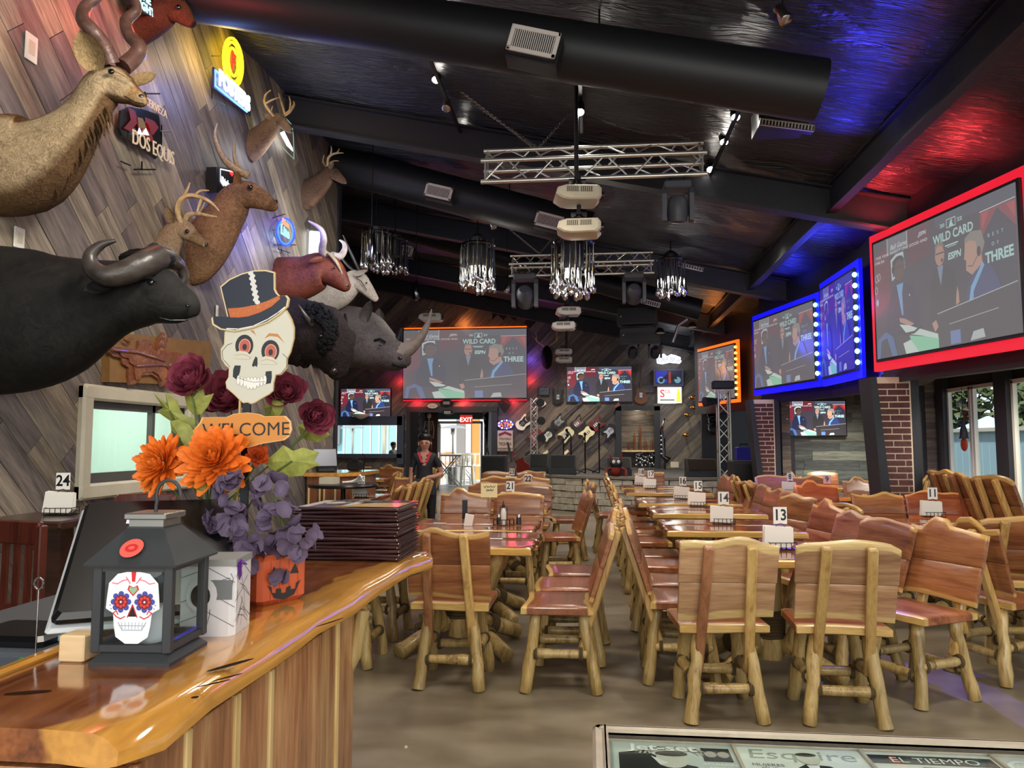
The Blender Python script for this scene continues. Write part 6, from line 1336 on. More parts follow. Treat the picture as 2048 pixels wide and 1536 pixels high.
screen('narrow blue reflective panel with its reflected picture painted in, beside the red-lit screen', (C1.x, C1.y, 2.42), (C2.x, C2.y, 2.42), 1.3, M['reflb'], M['black'], M['ledb'], ledw=.1, bulbs=(9, bpy.data.materials['cyan_lamp']))
screen('largest red-framed projected picture nearest the camera', (D1.x, D1.y, 2.4), (D2.x, D2.y, 2.4), W(1750, 490, Y=D1.y).z - 2.4, M['proj'], M['black'], M['ledr'], ledw=.1)
# coloured wash from the strips on the membrane above, and stage lights
for (l, e, c_, tg, sz) in (((3.25, 8.6, 3.75), 50, (1, .05, .06), (3.25, 8.6, 5), 130), ((3.5, 7.3, 3.75), 50, (1, .05, .06), (3.5, 7.3, 5), 130), ((3.15, 10.4, 3.8), 60, (.03, .04, 1), (3.0, 10.2, 5), 150), ((3.2, 12.4, 3.8), 40, (.03, .04, 1), (3.1, 12.4, 5), 140), ((2.45, 7.6, 3.8), 45, (.03, .04, 1), (2.25, 6.7, 4.6), 75), ((2.6, 16.6, 3.7), 40, (1, .3, .05), (2.5, 16.6, 5), 150)):
    light('SPOT', l, e, c_, tg, spot_size=R(sz), spot_blend=.8, shadow_soft_size=.08)
for (l, e, c_, tg, sz) in (((1.4, 8.6, 3.9), 900, (.12, .08, 1), (1.95, 4.6, 0), 15), ((1.2, 5.8, 4.0), 420, (1, .04, .03), (2.76, 9.45, .9), 9), ((1.6, 5.0, 4.0), 260, (1, .05, .08), (3.42, 7.95, .88), 9), ((1.2, 8.2, 4.0), 420, (.25, .15, 1), (2.8, 11.8, .9), 10), ((-.2, 4.8, 4.0), 200, (.6, .15, 1), (1.75, 6.25, .9), 8), ((2.3, 5.2, 3.6), 110, (.1, .1, 1), (1.32, 4.45, .5), 8)):
    light('SPOT', l, e, c_, tg, spot_size=R(sz), spot_blend=.5, shadow_soft_size=.05)
light('POINT', (2.72, 17.3, 3.1), 8, (1, .35, .08), shadow_soft_size=.2); light('POINT', (3.2, 12.2, 3.0), 14, (.05, .06, 1), shadow_soft_size=.2); light('POINT', (3.35, 10.1, 2.3), 10, (.05, .06, 1), shadow_soft_size=.2); light('POINT', (3.2, 9.3, 3.1), 8, (1, .1, .4), shadow_soft_size=.15)

# ================================================================ ceiling: ducts, grilles, trusses, lamps, projectors
def duct(label, Y, a, b, r):
    p, q = W(*a, Y=Y), W(*b, Y=Y); d = (q - p).normalized(); p = p - d * 2.0; n = int((q - p).length / .12); mb = MB(); L = (q - p).length
    pts, rs = [], []
    for k in range(n + 1): pts.append(p + d * L * k / n); rs.append(r * (1.012 if k % 8 == 0 else 1.0))
    mb.tube(pts, rs, 20); t = thing('spiral_duct', label, 'duct'); mb.build('duct_body', M['ductm'], t, 25)
    for k in range(0, int(L), 2):
        c = p + d * (k + .5); MB().tube([c + Vector((0, 0, r)), Vector((c.x, c.y, ceil(c.x)))], .008, 5).build('hanger', M['wire'], t, 0)
    return p, q
M['ductm'] = mat('black_duct', (28, 29, 33), .5, spec=.4)
def grille(label, Y, quad, box=None, n=18, name='air_grille'):
    a, b, c_ = [W(*q, Y=Y) for q in quad]   # top left, top right, bottom left
    r_, u_ = b - a, a - c_; w_, h = r_.length, u_.length; F = frame(c_, r_, u_ - r_ * (u_.dot(r_) / r_.dot(r_))); t = thing(name, label, 'grille', group='white supply grilles')
    fw = h * .16; mb = MB()
    for cc, dd in (((w_ / 2, fw / 2), (w_, fw)), ((w_ / 2, h - fw / 2), (w_, fw)), ((fw / 2, h / 2), (fw, h)), ((w_ - fw / 2, h / 2), (fw, h))): mb.box((*cc, 0), (*dd, .02), F, b=.004)
    mb.build('frame', M['gwhite'], t, 0)
    for k in range(n): x = fw + (w_ - 2 * fw) * (k + .5) / n; MB().box((x, h / 2, -.004), ((w_ - 2 * fw) / n * .42, h - 2 * fw, .012), F).build('louver', M['gwhite'], t, 0)
    MB().box((w_ / 2, h / 2, -.05), (w_ - .01, h - .01, .07), F).build('boot', M['black'], t, 0)
    if box: MB().box((w_ / 2, h / 2, -.08 - box / 2), (w_ * 1.05, h * 1.1, box), F).build('branch_box', M['ductm'], t, 0)
    return t
M['gwhite'] = mat('white_enamel', (214, 206, 200), .4)
duct('near fat black duct crossing the ceiling behind the big grille', 5.9, (620, 22), (1640, 182), .24)
duct('farther black duct crossing the hall under the membrane', 10.6, (700, 335), (1180, 462), .27)
duct('black duct crossing above the far truss', 15.5, (840, 470), (1400, 620), .22)
grille('largest white air grille on the near duct', 5.45, ((1018, 46), (1116, 66), (1011, 98)), .2, 20)
grille('white air grille on the hanging box by the right track lights', 7.0, ((1522, 236), (1632, 250), (1518, 250)), None, 16)
a = W(1560, 190, Y=7.2); tag(MB().box((a.x, 7.25, a.z - .2), (.46, .34, .3), b=.01).build('duct_box', M['ductm'], None, 0), 'black hanging duct box above the tilted white grille', 'duct')
grille('white air grille on the farther duct, left one of its pair', 10.2, ((851, 364), (904, 376), (847, 390)), .12, 16)
grille('white air grille on the farther duct beside the projectors', 10.2, ((1070, 420), (1124, 434), (1067, 448)), .12, 16)
grille('small white grille seen between the chrome pendants', 15, ((795, 487), (823, 493), (795, 508)), .1, 6)
grille('slim white grille beyond the far truss end', 12.2, ((1354, 523), (1408, 536), (1352, 530)), None, 10)
grille('slim white grille above the black speaker stack', 15, ((1284, 596), (1322, 606), (1281, 606)), None, 8)

def truss(label, Y, x0, x1, ys, tilt=.0, n=9, name='lighting_truss'):
    t = thing(name, label, 'truss'); a = W(x0, ys[0], Y=Y); b = W(x1, ys[0], Y=Y); c_ = W(x0, ys[1], Y=Y); h = a.z - c_.z; L = b.x - a.x
    z0 = c_.z; yo = h * .95; off = W(x0, ys[2], Y=Y + yo).z - a.z
    ch = [(0, 0, 0), (0, 0, h), (.0, yo, off + h), (.0, yo, off)]; r = h * .11
    C4 = [[Vector((a.x, Y, z0)) + Vector(c), Vector((a.x + L, Y + tilt, z0)) + Vector(c)] for c in ch]
    for p, q in C4: MB().tube([p, q], r, 8).build('chord', M['alu'], t, 60)
    for k in range(4):
        A_, B_ = C4[k], C4[(k + 1) % 4]
        for j in range(n):
            f, g = (j + .1) / n, (j + .95) / n; p, q = (A_[0].lerp(A_[1], f), B_[0].lerp(B_[1], g)) if j % 2 == 0 else (B_[0].lerp(B_[1], f), A_[0].lerp(A_[1], g))
            MB().tube([p, q], r * .4, 6).build('brace', M['alu'], t, 60)
        for f in (.02, .98): MB().tube([A_[0].lerp(A_[1], f), B_[0].lerp(B_[1], f)], r * .5, 6).build('end_bar', M['alu'], t, 60)
    return C4
T1 = truss('near aluminium box truss hung on chains over the tables', 7.3, 962, 1414, (322, 364, 303))
T2 = truss('far aluminium box truss behind the chrome pendants', 11.2, 1018, 1308, (528, 552, 512), n=11)
M['chain'] = mat('chain_steel', (120, 116, 108), .35, metal=.8)
def chain(label, p, q, sag=0, lk=.045):
    p, q = Vector(p), Vector(q); L = (q - p).length; n = int(L / (lk * .74)); mb = MB(); d = (q - p).normalized()
    for k in range(n):
        f = (k + .5) / n; c = p.lerp(q, f) - Vector((0, 0, sag * 4 * f * (1 - f))); o = d.orthogonal().normalized(); o = o if k % 2 else d.cross(o)
        mb.tube([c + d * lk * .5 * math.cos(a) + o * lk * .26 * math.sin(a) for a in [x * math.pi / 3 for x in range(6)]], .0045, 4, closed=True)
    return tag(mb.build('chain', M['chain'], None, 60), label, 'chain')
tx = lambda f, k=2: T1[k][0].lerp(T1[k][1], f)
def cpt(px, py): r = ray(px, py); t_ = (5.0 - EYE) / (r.z + .215 * r.x); return Vector((0, 0, EYE)) + r * t_
chain('steel chain rising from the near truss toward the left track lights', tx(.24), cpt(918, 180)); chain('second steel chain beside the one toward the left track lights', tx(.26), cpt(922, 178) + Vector((.05, .3, 0)))
chain('thin chain from the near truss to the centre track lamp', tx(.25), W(1140, 225, Y=7.6)); chain('dark drooping chain from the pole to the right track lights', W(1185, 228, Y=7.4), W(1408, 258, Y=7.6), .12); chain('chain from the near truss end up to the drooping chain', tx(.97), W(1345, 268, Y=7.5))
chain('chain from the far truss up toward the farther duct', T2[2][0].lerp(T2[2][1], .22), W(985, 430, Y=10.8)); chain('second chain from the far truss crossing behind the projectors', T2[2][0].lerp(T2[2][1], .2), W(1110, 470, Y=10.9))

# track lights
M['bulb'] = emat('lit_spot_face', (255, 248, 236), 60); M['trk'] = mat('track_black', (20, 20, 22), .4)
for k, (xx, ya, yb, l) in enumerate(((-1.55, 6.6, 9.4, 'left'), (-.07, 6.8, 8.2, 'centre'), (1.43, 6.9, 9.1, 'right'))):
    tag(MB().box((xx, (ya + yb) / 2, ceil(xx) - .1), (.035, yb - ya, .03)).build('light_track', M['trk'], None, 0), 'black ceiling light track of the %s row' % l, 'track')
def spotcan(label, px, py, xx, lit=True, tgt=(0, -.6, -1)):
    r = ray(px, py); t_ = xx / r.x if abs(r.x) > .05 else 7.4 / r.y; c = Vector((0, 0, EYE)) + r * t_
    d = Vector(tgt).normalized(); t = thing('track_lamp', label, 'lamp', c, 0, 'small track lamps under the membrane')
    z = ceil(c.x) - .1 - c.z
    MB().tube([(0, 0, max(.05, z)), (0, 0, .02)], .005, 5).build('stem', M['trk'], t, 0)
    MB().tube([-d * .09, -d * .08, d * .05, d * .055], [.02, .042, .05, .045], 14).build('housing', M['steel'] if not lit else M['trk'], t, 50)
    if lit: MB().tube([d * .051, d * .06], [.044, .038], 14).build('lens', M['bulb'], t, 50); light('SPOT', c + d * .08, 26, (1, .96, .9), c + d, spot_size=R(110), spot_blend=.7, shadow_soft_size=.04)
    return t
for i, (px, py, xx, lit) in enumerate(((867, 93, -1.5, 1), (873, 154, -1.6, 1), (922, 262, -1.58, 1), (893, 212, -1.56, 0), (1162, 160, -.06, 1), (1160, 218, -.08, 1), (1470, 228, 1.44, 1), (1447, 278, 1.44, 1), (1420, 333, 1.42, 1))):
    spotcan(['lit track lamp, nearest of the row by the plank wall', 'lit track lamp, second of the row by the plank wall', 'lit track lamp, last of the row by the plank wall', 'unlit track lamp in the row by the plank wall', 'lit track lamp at the top of the projector pole', 'lit track lamp just below the pole top', 'lit track lamp, highest beside the tilted grille', 'lit track lamp, middle beside the tilted grille', 'lit track lamp at the end of the near truss'][i], px, py, xx, lit)
spotcan('unlit angled spot lamp below the farther duct', 985, 450, W(985, 450, Y=11).x, 0, (.5, -.3, -1)); spotcan('unlit small spot lamp beside the far truss', 1014, 578, W(1014, 578, Y=13).x, 0, (-.3, -.3, -1)); spotcan('unlit spot lamp high over the screen wall', 1566, 32, W(1566, 32, Y=5.2).x, 0, (.3, -.4, -1))

# projectors
def projector(label, px, py, Y, wpx, rz=0, flip=False, pole=None):
    c = W(px, py, Y=Y); s = wpx * mpp(px, py, Y) / .44; t = thing('projector', label, 'projector', c, R(rz), 'white ceiling projectors'); t.scale = (s, s, s)
    mb = MB(); pr = [(-.22, -.02), (-.2, .05), (-.12, .075), (.19, .075), (.22, .04), (.22, -.03), (.18, -.07), (-.08, -.075), (-.16, -.06)]
    rg = []
    for y, k, kz in ((-.165, .86, .8), (-.15, .97, .95), (-.1, 1, 1), (.12, 1, 1), (.16, .92, .9)): rg.append([(a * k, y, b * kz) for a, b in pr])
    mb.rings([list(r) for r in rg]); mb.build('body', M['cream'] if not flip else M['white'], t, 30)
    for k in range(2): MB().box((-.06 + k * .13, -.164, .025), (.12, .006, .05)).build('vent', mat('vent_dark', (96, 88, 76), .6) if 'vent_dark' not in bpy.data.materials else bpy.data.materials['vent_dark'], t, 0)
    for k in range(14): MB().box((-.115 + k * .0185, -.168, .025), (.006, .004, .046)).build('vent_fin', M['cream'], t, 0)
    MB().tube([(.2, -.05, 0), (.245, -.05, 0)], [.05, .045], 14).build('lens', M['blackgloss'], t, 50)
    MB().ell((.205, -.13, -.02), (.012, .012, .012), None, 8, 6).build('status_lamp', emat('blue_status', (80, 120, 255), 2) if 'blue_status' not in bpy.data.materials else bpy.data.materials['blue_status'], t, 50)
    mb = MB()
    for x in (-.1, .1): mb.tube([(x, 0, .07), (x * .5, 0, .12), (0, 0, .15)], .009, 6)
    mb.box((0, 0, .15), (.16, .12, .015)); mb.build('mount', M['wire'], t, 0)
    if pole: MB().tube([(0, .03, .15), (0, .03, (pole - c.z) / s)], .022, 10).build('pole', M['ductm'], t, 60)
    return t
projector('upper near white projector hung below the near truss', 1154, 394, 7.25, 92, 8, pole=ceil(.0) - .0)
projector('lower near white projector under its twin', 1158, 459, 7.25, 88, 0, pole=4.1)
projector('upper mid-distance white projector beneath the chrome pendant', 1136, 624, 13, 50, 6, True)
projector('lower mid-distance white projector beneath its twin', 1127, 653, 13, 48, 0, True)
projector('far white projector over the stage television, upper', 1127, 704, 17.5, 34, 6, True); projector('far white projector over the stage television, lower', 1128, 720, 17.5, 34, 0, True)
projector('white projector above the large projected picture behind the rhino horn', 862, 636, 15, 46, 0, True)
p_ = W(1135, 640, Y=13.1); mb = MB(); mb.tube([(p_.x, 13.06, ceil(p_.x)), (p_.x, 13.06, p_.z - .2)], .03, 8); tag(mb.build('projector_pole', M['ductm'], None, 60), 'black pole carrying the mid-distance projectors', 'pole')
p_ = W(1133, 700, Y=17.6); tag(MB().tube([(p_.x, 17.6, ceil(p_.x)), (p_.x, 17.6, p_.z - .3)], .03, 8).build('projector_pole', M['ductm'], None, 60), 'black pole carrying the far projectors', 'pole')

# chrome pendants
dm = MB().lathe([(.003, .26), (.006, .2), (.009, .05), (.014, -.02), (.010, -.08), (.02, -.15), (.026, -.2), (.018, -.235), (.003, -.25)], 8).build('chrome_drop', M['chrome'], None, 60); DROP = dm.data; bpy.data.objects.remove(dm)
def pendant(label, px, py, Y, wpx, lit=True, hpx=110):
    c = W(px, py, Y=Y); s = wpx * mpp(px, py, Y) / .4; t = thing('chrome_pendant', label, 'pendant', c, 0, 'chrome drop pendants'); t.scale = (s, s, s)
    MB().lathe([(.09, -.02), (.1, .0), (.1, .3), (.05, .34), (.012, .36)], 18).build('core', M['ductm'], t, 40)
    MB().lathe([(.19, .2), (.2, .215), (.19, .23), (.18, .215), (.19, .2)], 24, cap=False).build('hoop', M['chromedark'], t, 60)
    for k in range(22):
        a = k * 2 * math.pi / 22; o = bpy.data.objects.new('chrome_drop', DROP); COL.objects.link(o); o.parent = t; r_ = .19 if k % 2 else .15
        o.matrix_local = Matrix.Translation((r_ * math.cos(a), r_ * math.sin(a), rnd.uniform(-.05, .05) - .02)) @ Matrix.Diagonal((1.15, 1.15, 1, 1))
    MB().tube([(0, 0, .35), (0, 0, (ceil(c.x) - c.z) / s)], .008, 6).build('rod', M['wire'], t, 60)
    if lit:
        for dx in (-.05, .05): MB().ell((dx, -.02, -.06), (.022, .022, .04), None, 8, 6).build('bulb', emat('pendant_bulb', (255, 244, 222), 40) if 'pendant_bulb' not in bpy.data.materials else bpy.data.materials['pendant_bulb'], t, 60)
        light('POINT', c + Vector((0, 0, -.25 * s)), 22, (1, .95, .85), shadow_soft_size=.06)
pendant('lit chrome drop pendant left of the far truss', 955, 530, 11.0, 72); pendant('lit chrome drop pendant under the near projectors', 1146, 535, 10.4, 88); pendant('lit chrome drop pendant at the far truss end', 1342, 552, 12.2, 58)
pendant('darker chrome drop pendant beyond the longhorn', 752, 500, 10.6, 60, False); pendant('darker chrome drop pendant behind the one beyond the longhorn', 790, 510, 12.0, 52, False)
def bullet(label, px, py, Y, l):
    c = W(px, py, Y=Y); t = thing('bullet_pendant', label, 'pendant', c); MB().lathe([(.03, -l / 2), (.055, -l / 2 + .04), (.06, 0), (.035, l / 2 - .05), (.01, l / 2)], 16).build('shade', M['chromedark'], t, 60); MB().tube([(0, 0, l / 2), (0, 0, ceil(c.x) - c.z)], .006, 6).build('rod', M['wire'], t, 60)
bullet('slim chrome bullet pendant right of the darker pendants', 832, 580, 12, .34)
bullet('large dark bell pendant with long rod above the oryx', 743, 490, 9.4, .5)

# moving heads and speakers
def movehead(label, px, py, Y, wpx, pitch=0, hang=0):
    c = W(px, py, Y=Y); s = wpx * mpp(px, py, Y) / .36; t = thing('moving_head_light', label, 'light', c, 0, 'black moving head stage lights'); t.scale = (s,) * 3
    g = mat('grey_fixture', (66, 68, 76), .5) if 'grey_fixture' not in bpy.data.materials else bpy.data.materials['grey_fixture']
    MB().box((0, 0, .2), (.3, .2, .09), b=.015).build('base', g, t, 0)
    for sx in (-1, 1): MB().prism([(-.06, -.2), (.06, -.2), (.08, .1), (.05, .17), (-.05, .17), (-.08, .1)], -.025, .025, frame((sx * .15, 0, 0), (0, 1, 0), (0, 0, 1))).build('arm', g, t, 0)
    T = Matrix.Translation((0, 0, -.05)) @ Matrix.Rotation(pitch, 4, 'X'); MB().lathe([(.07, .14), (.11, .08), (.12, -.05), (.105, -.15), (.08, -.155)], 18, T).build('head', g, t, 50)
    MB().lathe([(.085, -.154), (.08, -.16), (.0, -.165)], 16, T).build('lens', M['blackgloss'], t, 50)
    if hang: MB().tube([(0, 0, .2), (0, 0, (ceil(c.x) - c.z) / s)], .03, 6).build('hanger', M['wire'], t, 0)
    for x in (-.08, .08): MB().tube([(x, 0, .24), (x, 0, .32)], .014, 6).build('clamp', M['wire'], t, 0)
movehead('grey moving head hanging from the near truss', 1355, 408, 7.35, 64, .2)
movehead('black moving head under the far truss, wall side', 1050, 585, 11.2, 54, 1.0); movehead('black moving head under the far truss, screen side', 1268, 580, 11.2, 48, 1.0)
movehead('black moving head beside the far projectors', 1265, 700, 17, 28, .8, 1); movehead('second black moving head beside the far projectors', 1310, 700, 17, 28, .8, 1)
for k, (px, py, l) in enumerate(((1275, 635, 'upper black hanging speaker cabinet over the stage'), (1280, 672, 'lower black hanging speaker cabinet over the stage'))):
    c = W(px, py, Y=16); t = thing('hanging_speaker', l, 'speaker', c, R(-8)); MB().prism([(-.42, -.17), (.42, -.17), (.4, .17), (-.4, .17)], -.2, .2, frame((0, 0, 0), (1, 0, 0), (0, -.17 * k, 1))).build('cabinet', M['black'], t, 0)
    MB().box((0, -.205, 0), (.76, .01, .3)).build('speaker_grille', M['blackmetal'], t, 0); MB().ell((-.33, -.215, 0), (.015, .01, .015), None, 8, 5).build('status_lamp', M['paper'], t, 50)
# silvery duct scraps high by the screens
c = W(1355, 650, Y=15.5); t = thing('stage_lamp_arm', 'steel stage lighting arm with two small lamps above the script neon', 'light', c)
MB().tube([(-.1, 0, -.35), (.02, 0, .0), (.2, 0, .12)], .03, 8).build('tube', M['alu'], t, 60)
for dx, dz in ((-.35, -.16), (.3, -.05)): MB().lathe([(.09, 0), (.1, .02), (.05, .1)], 14, tr(dx, 0, dz)).build('lamp_shade', M['trk'], t, 50); MB().lathe([(.08, -.006), (.08, .0)], 14, tr(dx, 0, dz)).build('lens', M['paper'], t, 50)
# loose cable on the long beam
mb = MB(); mb.tube([W(x, y, Y=Y) for x, y, Y in ((1630, 388, 9.2), (1660, 350, 8.8), (1692, 310, 8.5), (1700, 292, 8.4), (1712, 305, 8.4), (1712, 320, 8.4))], .012, 6); tag(mb.build('cable', M['steel'], None, 60), 'loose cable curling off the long beam over the screens', 'cable')
# open web joist behind
# ================================================================ back of the hall
def FBk(y): return frame((0, y, 0), (1, 0, 0), (0, 0, 1))
def pq(px, py, Y): p = W(px, py, Y=Y); return (p.x, p.z)
yb = BY - .05
# doorway: black surround, lobby, white door, exit sign, outdoors
mb = MB(); x0, x1, zt = dr[0], dr[2], dr[3]
for c_, d_ in ((((x0 + x1) / 2, zt + .07), (x1 - x0 + .35, .16)), ((x0 - .08, zt / 2), (.16, zt)), ((x1 + .08, zt / 2), (.16, zt))): mb.box((c_[0], c_[1], .06), (d_[0], d_[1], .14), FB)
struct(mb, 'door_1', M['black'])
L_ = (BY + 23.8) / 2; yd = 23.8
xd0, xd1 = W(876, 900, Y=yd).x, W(966, 900, Y=yd).x; zd = W(900, 845, Y=yd).z
struct(MB().box((x0 - .1, L_, 1.3), (.08, yd - BY, 2.8)), 'wall_lobby_left', M['base'])
struct(MB().box(((x0 - .2 + xd0) / 2, yd, 1.4), (xd0 - x0 + .2, .08, 2.8)), 'wall_lobby_back', wood('red_brown_boarding', [(58, 30, 24), (88, 48, 38), (108, 62, 48)], axis=2, rough=.6, coat=0))
struct(MB().box(((xd0 + xd1) / 2, yd, zd + .35), (xd1 - xd0, .08, .5)), 'wall_lobby_header', mat('teal_header', (88, 120, 128), .6))
struct(MB().box((xd1 + .4, L_, 1.3), (.08, yd - BY, 2.8)), 'wall_lobby_right', M['base']); struct(MB().box(((x0 + x1) / 2, L_, 2.75), (x1 - x0 + 1, yd - BY, .08)), 'ceiling_lobby', M['base'])
mb = MB(); mb.box((xd0 + .03, yd - .06, zd / 2), (.07, .06, zd)).box((xd1 - .03, yd - .06, zd / 2), (.07, .06, zd)).box(((xd0 + xd1) / 2, yd - .06, zd), (xd1 - xd0, .06, .08)); struct(mb, 'door_2', M['white'])
t = thing('glass_door', 'open white-framed glass door leading to the sunny patio', 'door', (xd0 + .08, yd - .12, 0), R(-78))
mb = MB(); mb.box((.04, 0, 1.0), (.08, .04, 2.0)).box((.86, 0, 1.0), (.08, .04, 2.0)).box((.45, 0, .06), (.8, .04, .12)).box((.45, 0, 1.96), (.8, .04, .1)); mb.build('frame', M['white'], t, 0); MB().box((.45, 0, 1.0), (.76, .01, 1.84)).build('pane', M['glass'], t, 0); MB().box((.8, -.04, 1.0), (.02, .03, .3)).build('handle', M['steel'], t, 0)
t = thing('exit_sign', 'glowing red EXIT sign over the patio doorway', 'sign'); a, b = pq(920, 848, 21.4), pq(944, 830, 21.4); F = FBk(21.4); cx, cz = (a[0] + b[0]) / 2, (a[1] + b[1]) / 2
MB().box((cx, cz, -.03), (b[0] - a[0], b[1] - a[1], .06), F).build('box', emat('exit_red', (196, 20, 20), .9), t, 0); MB().color((255, 190, 170)).text('EXIT', cx, cz - .065, .13, .004, F, bold=.02).build('letters', attr_mat('exit_letters', 3), t, 0)
t = thing('black_drape', 'ragged black drape hanging down the jamb of the patio doorway', 'drape')
for side, xx in ((0, x0 + .1), (1, x1 - .12)):
    mb = MB(); n = 14; pts = [(xx - .14, zt)] + [(xx + .16 * (1 if side == 0 else .3), zt)] + [(xx + (.12 if side == 0 else -.1) + .06 * (k % 2) - k * .006 * (1 if side == 0 else -1), zt - .1 - k * .1) for k in range(12)] + [(xx - .1 if side == 0 else xx + .1, zt - 1.4)]
    mb.prism(pts, .0, .02, FBk(BY - .16)); mb.build('drape_strip', M['blackmetal'], t, 0)
# skeleton by the door
t = thing('hanging_skeleton', 'pale plastic skeleton hanging beside the patio doorway', 'skeleton', (*pq(858, 838, 22.6)[:1], 22.6, pq(858, 838, 22.6)[1])); bn = mat('bone_plastic', (196, 186, 168), .6)
MB().ell((0, 0, .1), (.07, .08, .09)).build('skull', bn, t, 60)
mb = MB(); mb.tube([(0, 0, .02), (0, 0, -.5)], .015, 6)
for k in range(6): mb.tube([(.1 * math.cos(a * .6), .06 * math.sin(a * .6), -.08 - k * .05) for a in range(11)], .008, 5)
mb.build('ribcage', bn, t, 60)
for s_ in (-1, 1): MB().tube([(s_ * .11, 0, -.06), (s_ * .16, 0, -.33), (s_ * .13, -.02, -.6)], .014, 6).build('arm', bn, t, 60); MB().tube([(s_ * .05, 0, -.5), (s_ * .09, -.02, -.85), (s_ * .07, 0, -1.15)], .016, 6).build('leg', bn, t, 60)
# outdoors
struct(MB().box((-2, 36, -.04), (60, 24, .06)), 'ground_patio', mat('pale_paving', (196, 196, 192), .8)); struct(MB().box((22, 6, -.04), (33, 50, .06)), 'ground_yard', mat('yard_paving', (150, 154, 150), .8))
tl = mat('pale_blue_siding', (150, 206, 216), .6)
wf = struct(MB().box((-11.0, 31, 1.9), (9.0, .1, 3.8)), 'wall_patio', tl)
for k in range(24): MB().box((-15.3 + k * .38, 30.93, 1.9), (.05, .04, 3.7)).build('siding_rib', M['white'], wf, 0)
tag(MB().box((-10.9, 30.85, 1.9), (.8, .12, 1.1), b=.03).build('meter_box', mat('grey_meter', (120, 126, 130), .5), None, 0), 'grey meter box on the pale blue patio siding', 'box')
oc = mat('orange_post', (236, 160, 90), .6)
for i, (px, yy, wd_, m_) in enumerate(((829, 29, .3, 'cream'), (922, 29, .34, 'gpost'), (951, 29.5, .34, 'opost'), (769, 28, .1, 'cream'))):
    M.setdefault('gpost', mat('grey_post', (150, 146, 142), .6)); M.setdefault('opost', oc)
    tag(MB().box((W(px, 870, Y=yy).x, yy, 1.7), (wd_, .2, 3.4)).build('patio_post', M[m_], None, 0), ['cream patio post at the doorway edge', 'grey patio post in the middle of the doorway', 'orange patio post seen through the doorway', 'thin cream post beyond the pass-through window'][i], 'post')
def heater(px, yy, l):
    x = W(px, 860, Y=yy).x; t = thing('patio_heater', l, 'heater', (x, yy, 0)); zz = W(px, 856, Y=yy).z
    MB().lathe([(.25, 0), (.25, .6), (.05, .68), (.04, .7), (.035, zz - .25), (.09, zz - .2), (.09, zz - .02), (.05, zz)], 16).build('stand', M['steel'], t, 50); MB().lathe([(.5, zz - .02), (.42, zz + .04), (.1, zz + .1), (.02, zz + .12)], 20).build('hood', M['steel'], t, 60)
heater(906, 26, 'tall patio heater seen through the open doorway'); heater(705, 29, 'tall patio heater beyond the pass-through window')
def bartable(px, yy, l):
    x = W(px, 900, Y=yy).x; t = thing('bar_table', l, 'table', (x, yy, 0)); MB().box((0, 0, 1.02), (1.1, .7, .05)).build('tabletop', M['gpost'], t, 0)
    for a, b in (((-.45, 0), (.4, 1)), ((.45, 0), (-.4, 1))):
        for y in (-.28, .28): MB().tube([(a[0], y, 0), (b[0], y, 1)], .022, 6).build('cross_leg', M['alu'], t, 0)
bartable(893, 25, 'cross-legged bar table outside, nearest the doorway'); bartable(925, 27.5, 'cross-legged bar table outside, farther out')
st0 = None; wc = mat('white_chair_enamel', (232, 226, 206), .5)
for i, (px, yy, c_) in enumerate(((925, 25.2, 0), (940, 26, 0), (955, 26.5, 0), (893, 27.5, 1), (912, 29, 1), (900, 30, 1), (962, 25.4, 0), (934, 24.6, 0))):
    x = W(px, 900, Y=yy).x; t = thing('patio_stool', ['cream metal patio stool of the outdoor cluster, %s', 'orange patio chair beyond the bar tables, %s'][c_] % ['nearest the cross-legged table', 'behind the nearest stool', 'before the orange post', 'leftmost', 'middle', 'farthest', 'at the doorway right edge', 'closest to the door sill'][i], 'stool', (x, yy, 0), R(rnd.uniform(-40, 200)), ['cream stools outside', 'orange chairs outside'][c_]); m_ = [wc, oc][c_]
    MB().box((0, 0, .66), (.36, .36, .03)).build('seat', m_, t, 0)
    for sx in (-.16, .16):
        for sy in (-.16, .16): MB().tube([(sx * 1.2, sy * 1.2, 0), (sx, sy, .66)], .014, 5).build('leg', m_, t, 0)
    for sx in (-.16, 0, .16): MB().box((sx, .17, .85), (.04, .02, .38)).build('back_slat', m_, t, 0)
    MB().box((0, .17, 1.04), (.4, .025, .07)).build('top_rail', m_, t, 0)
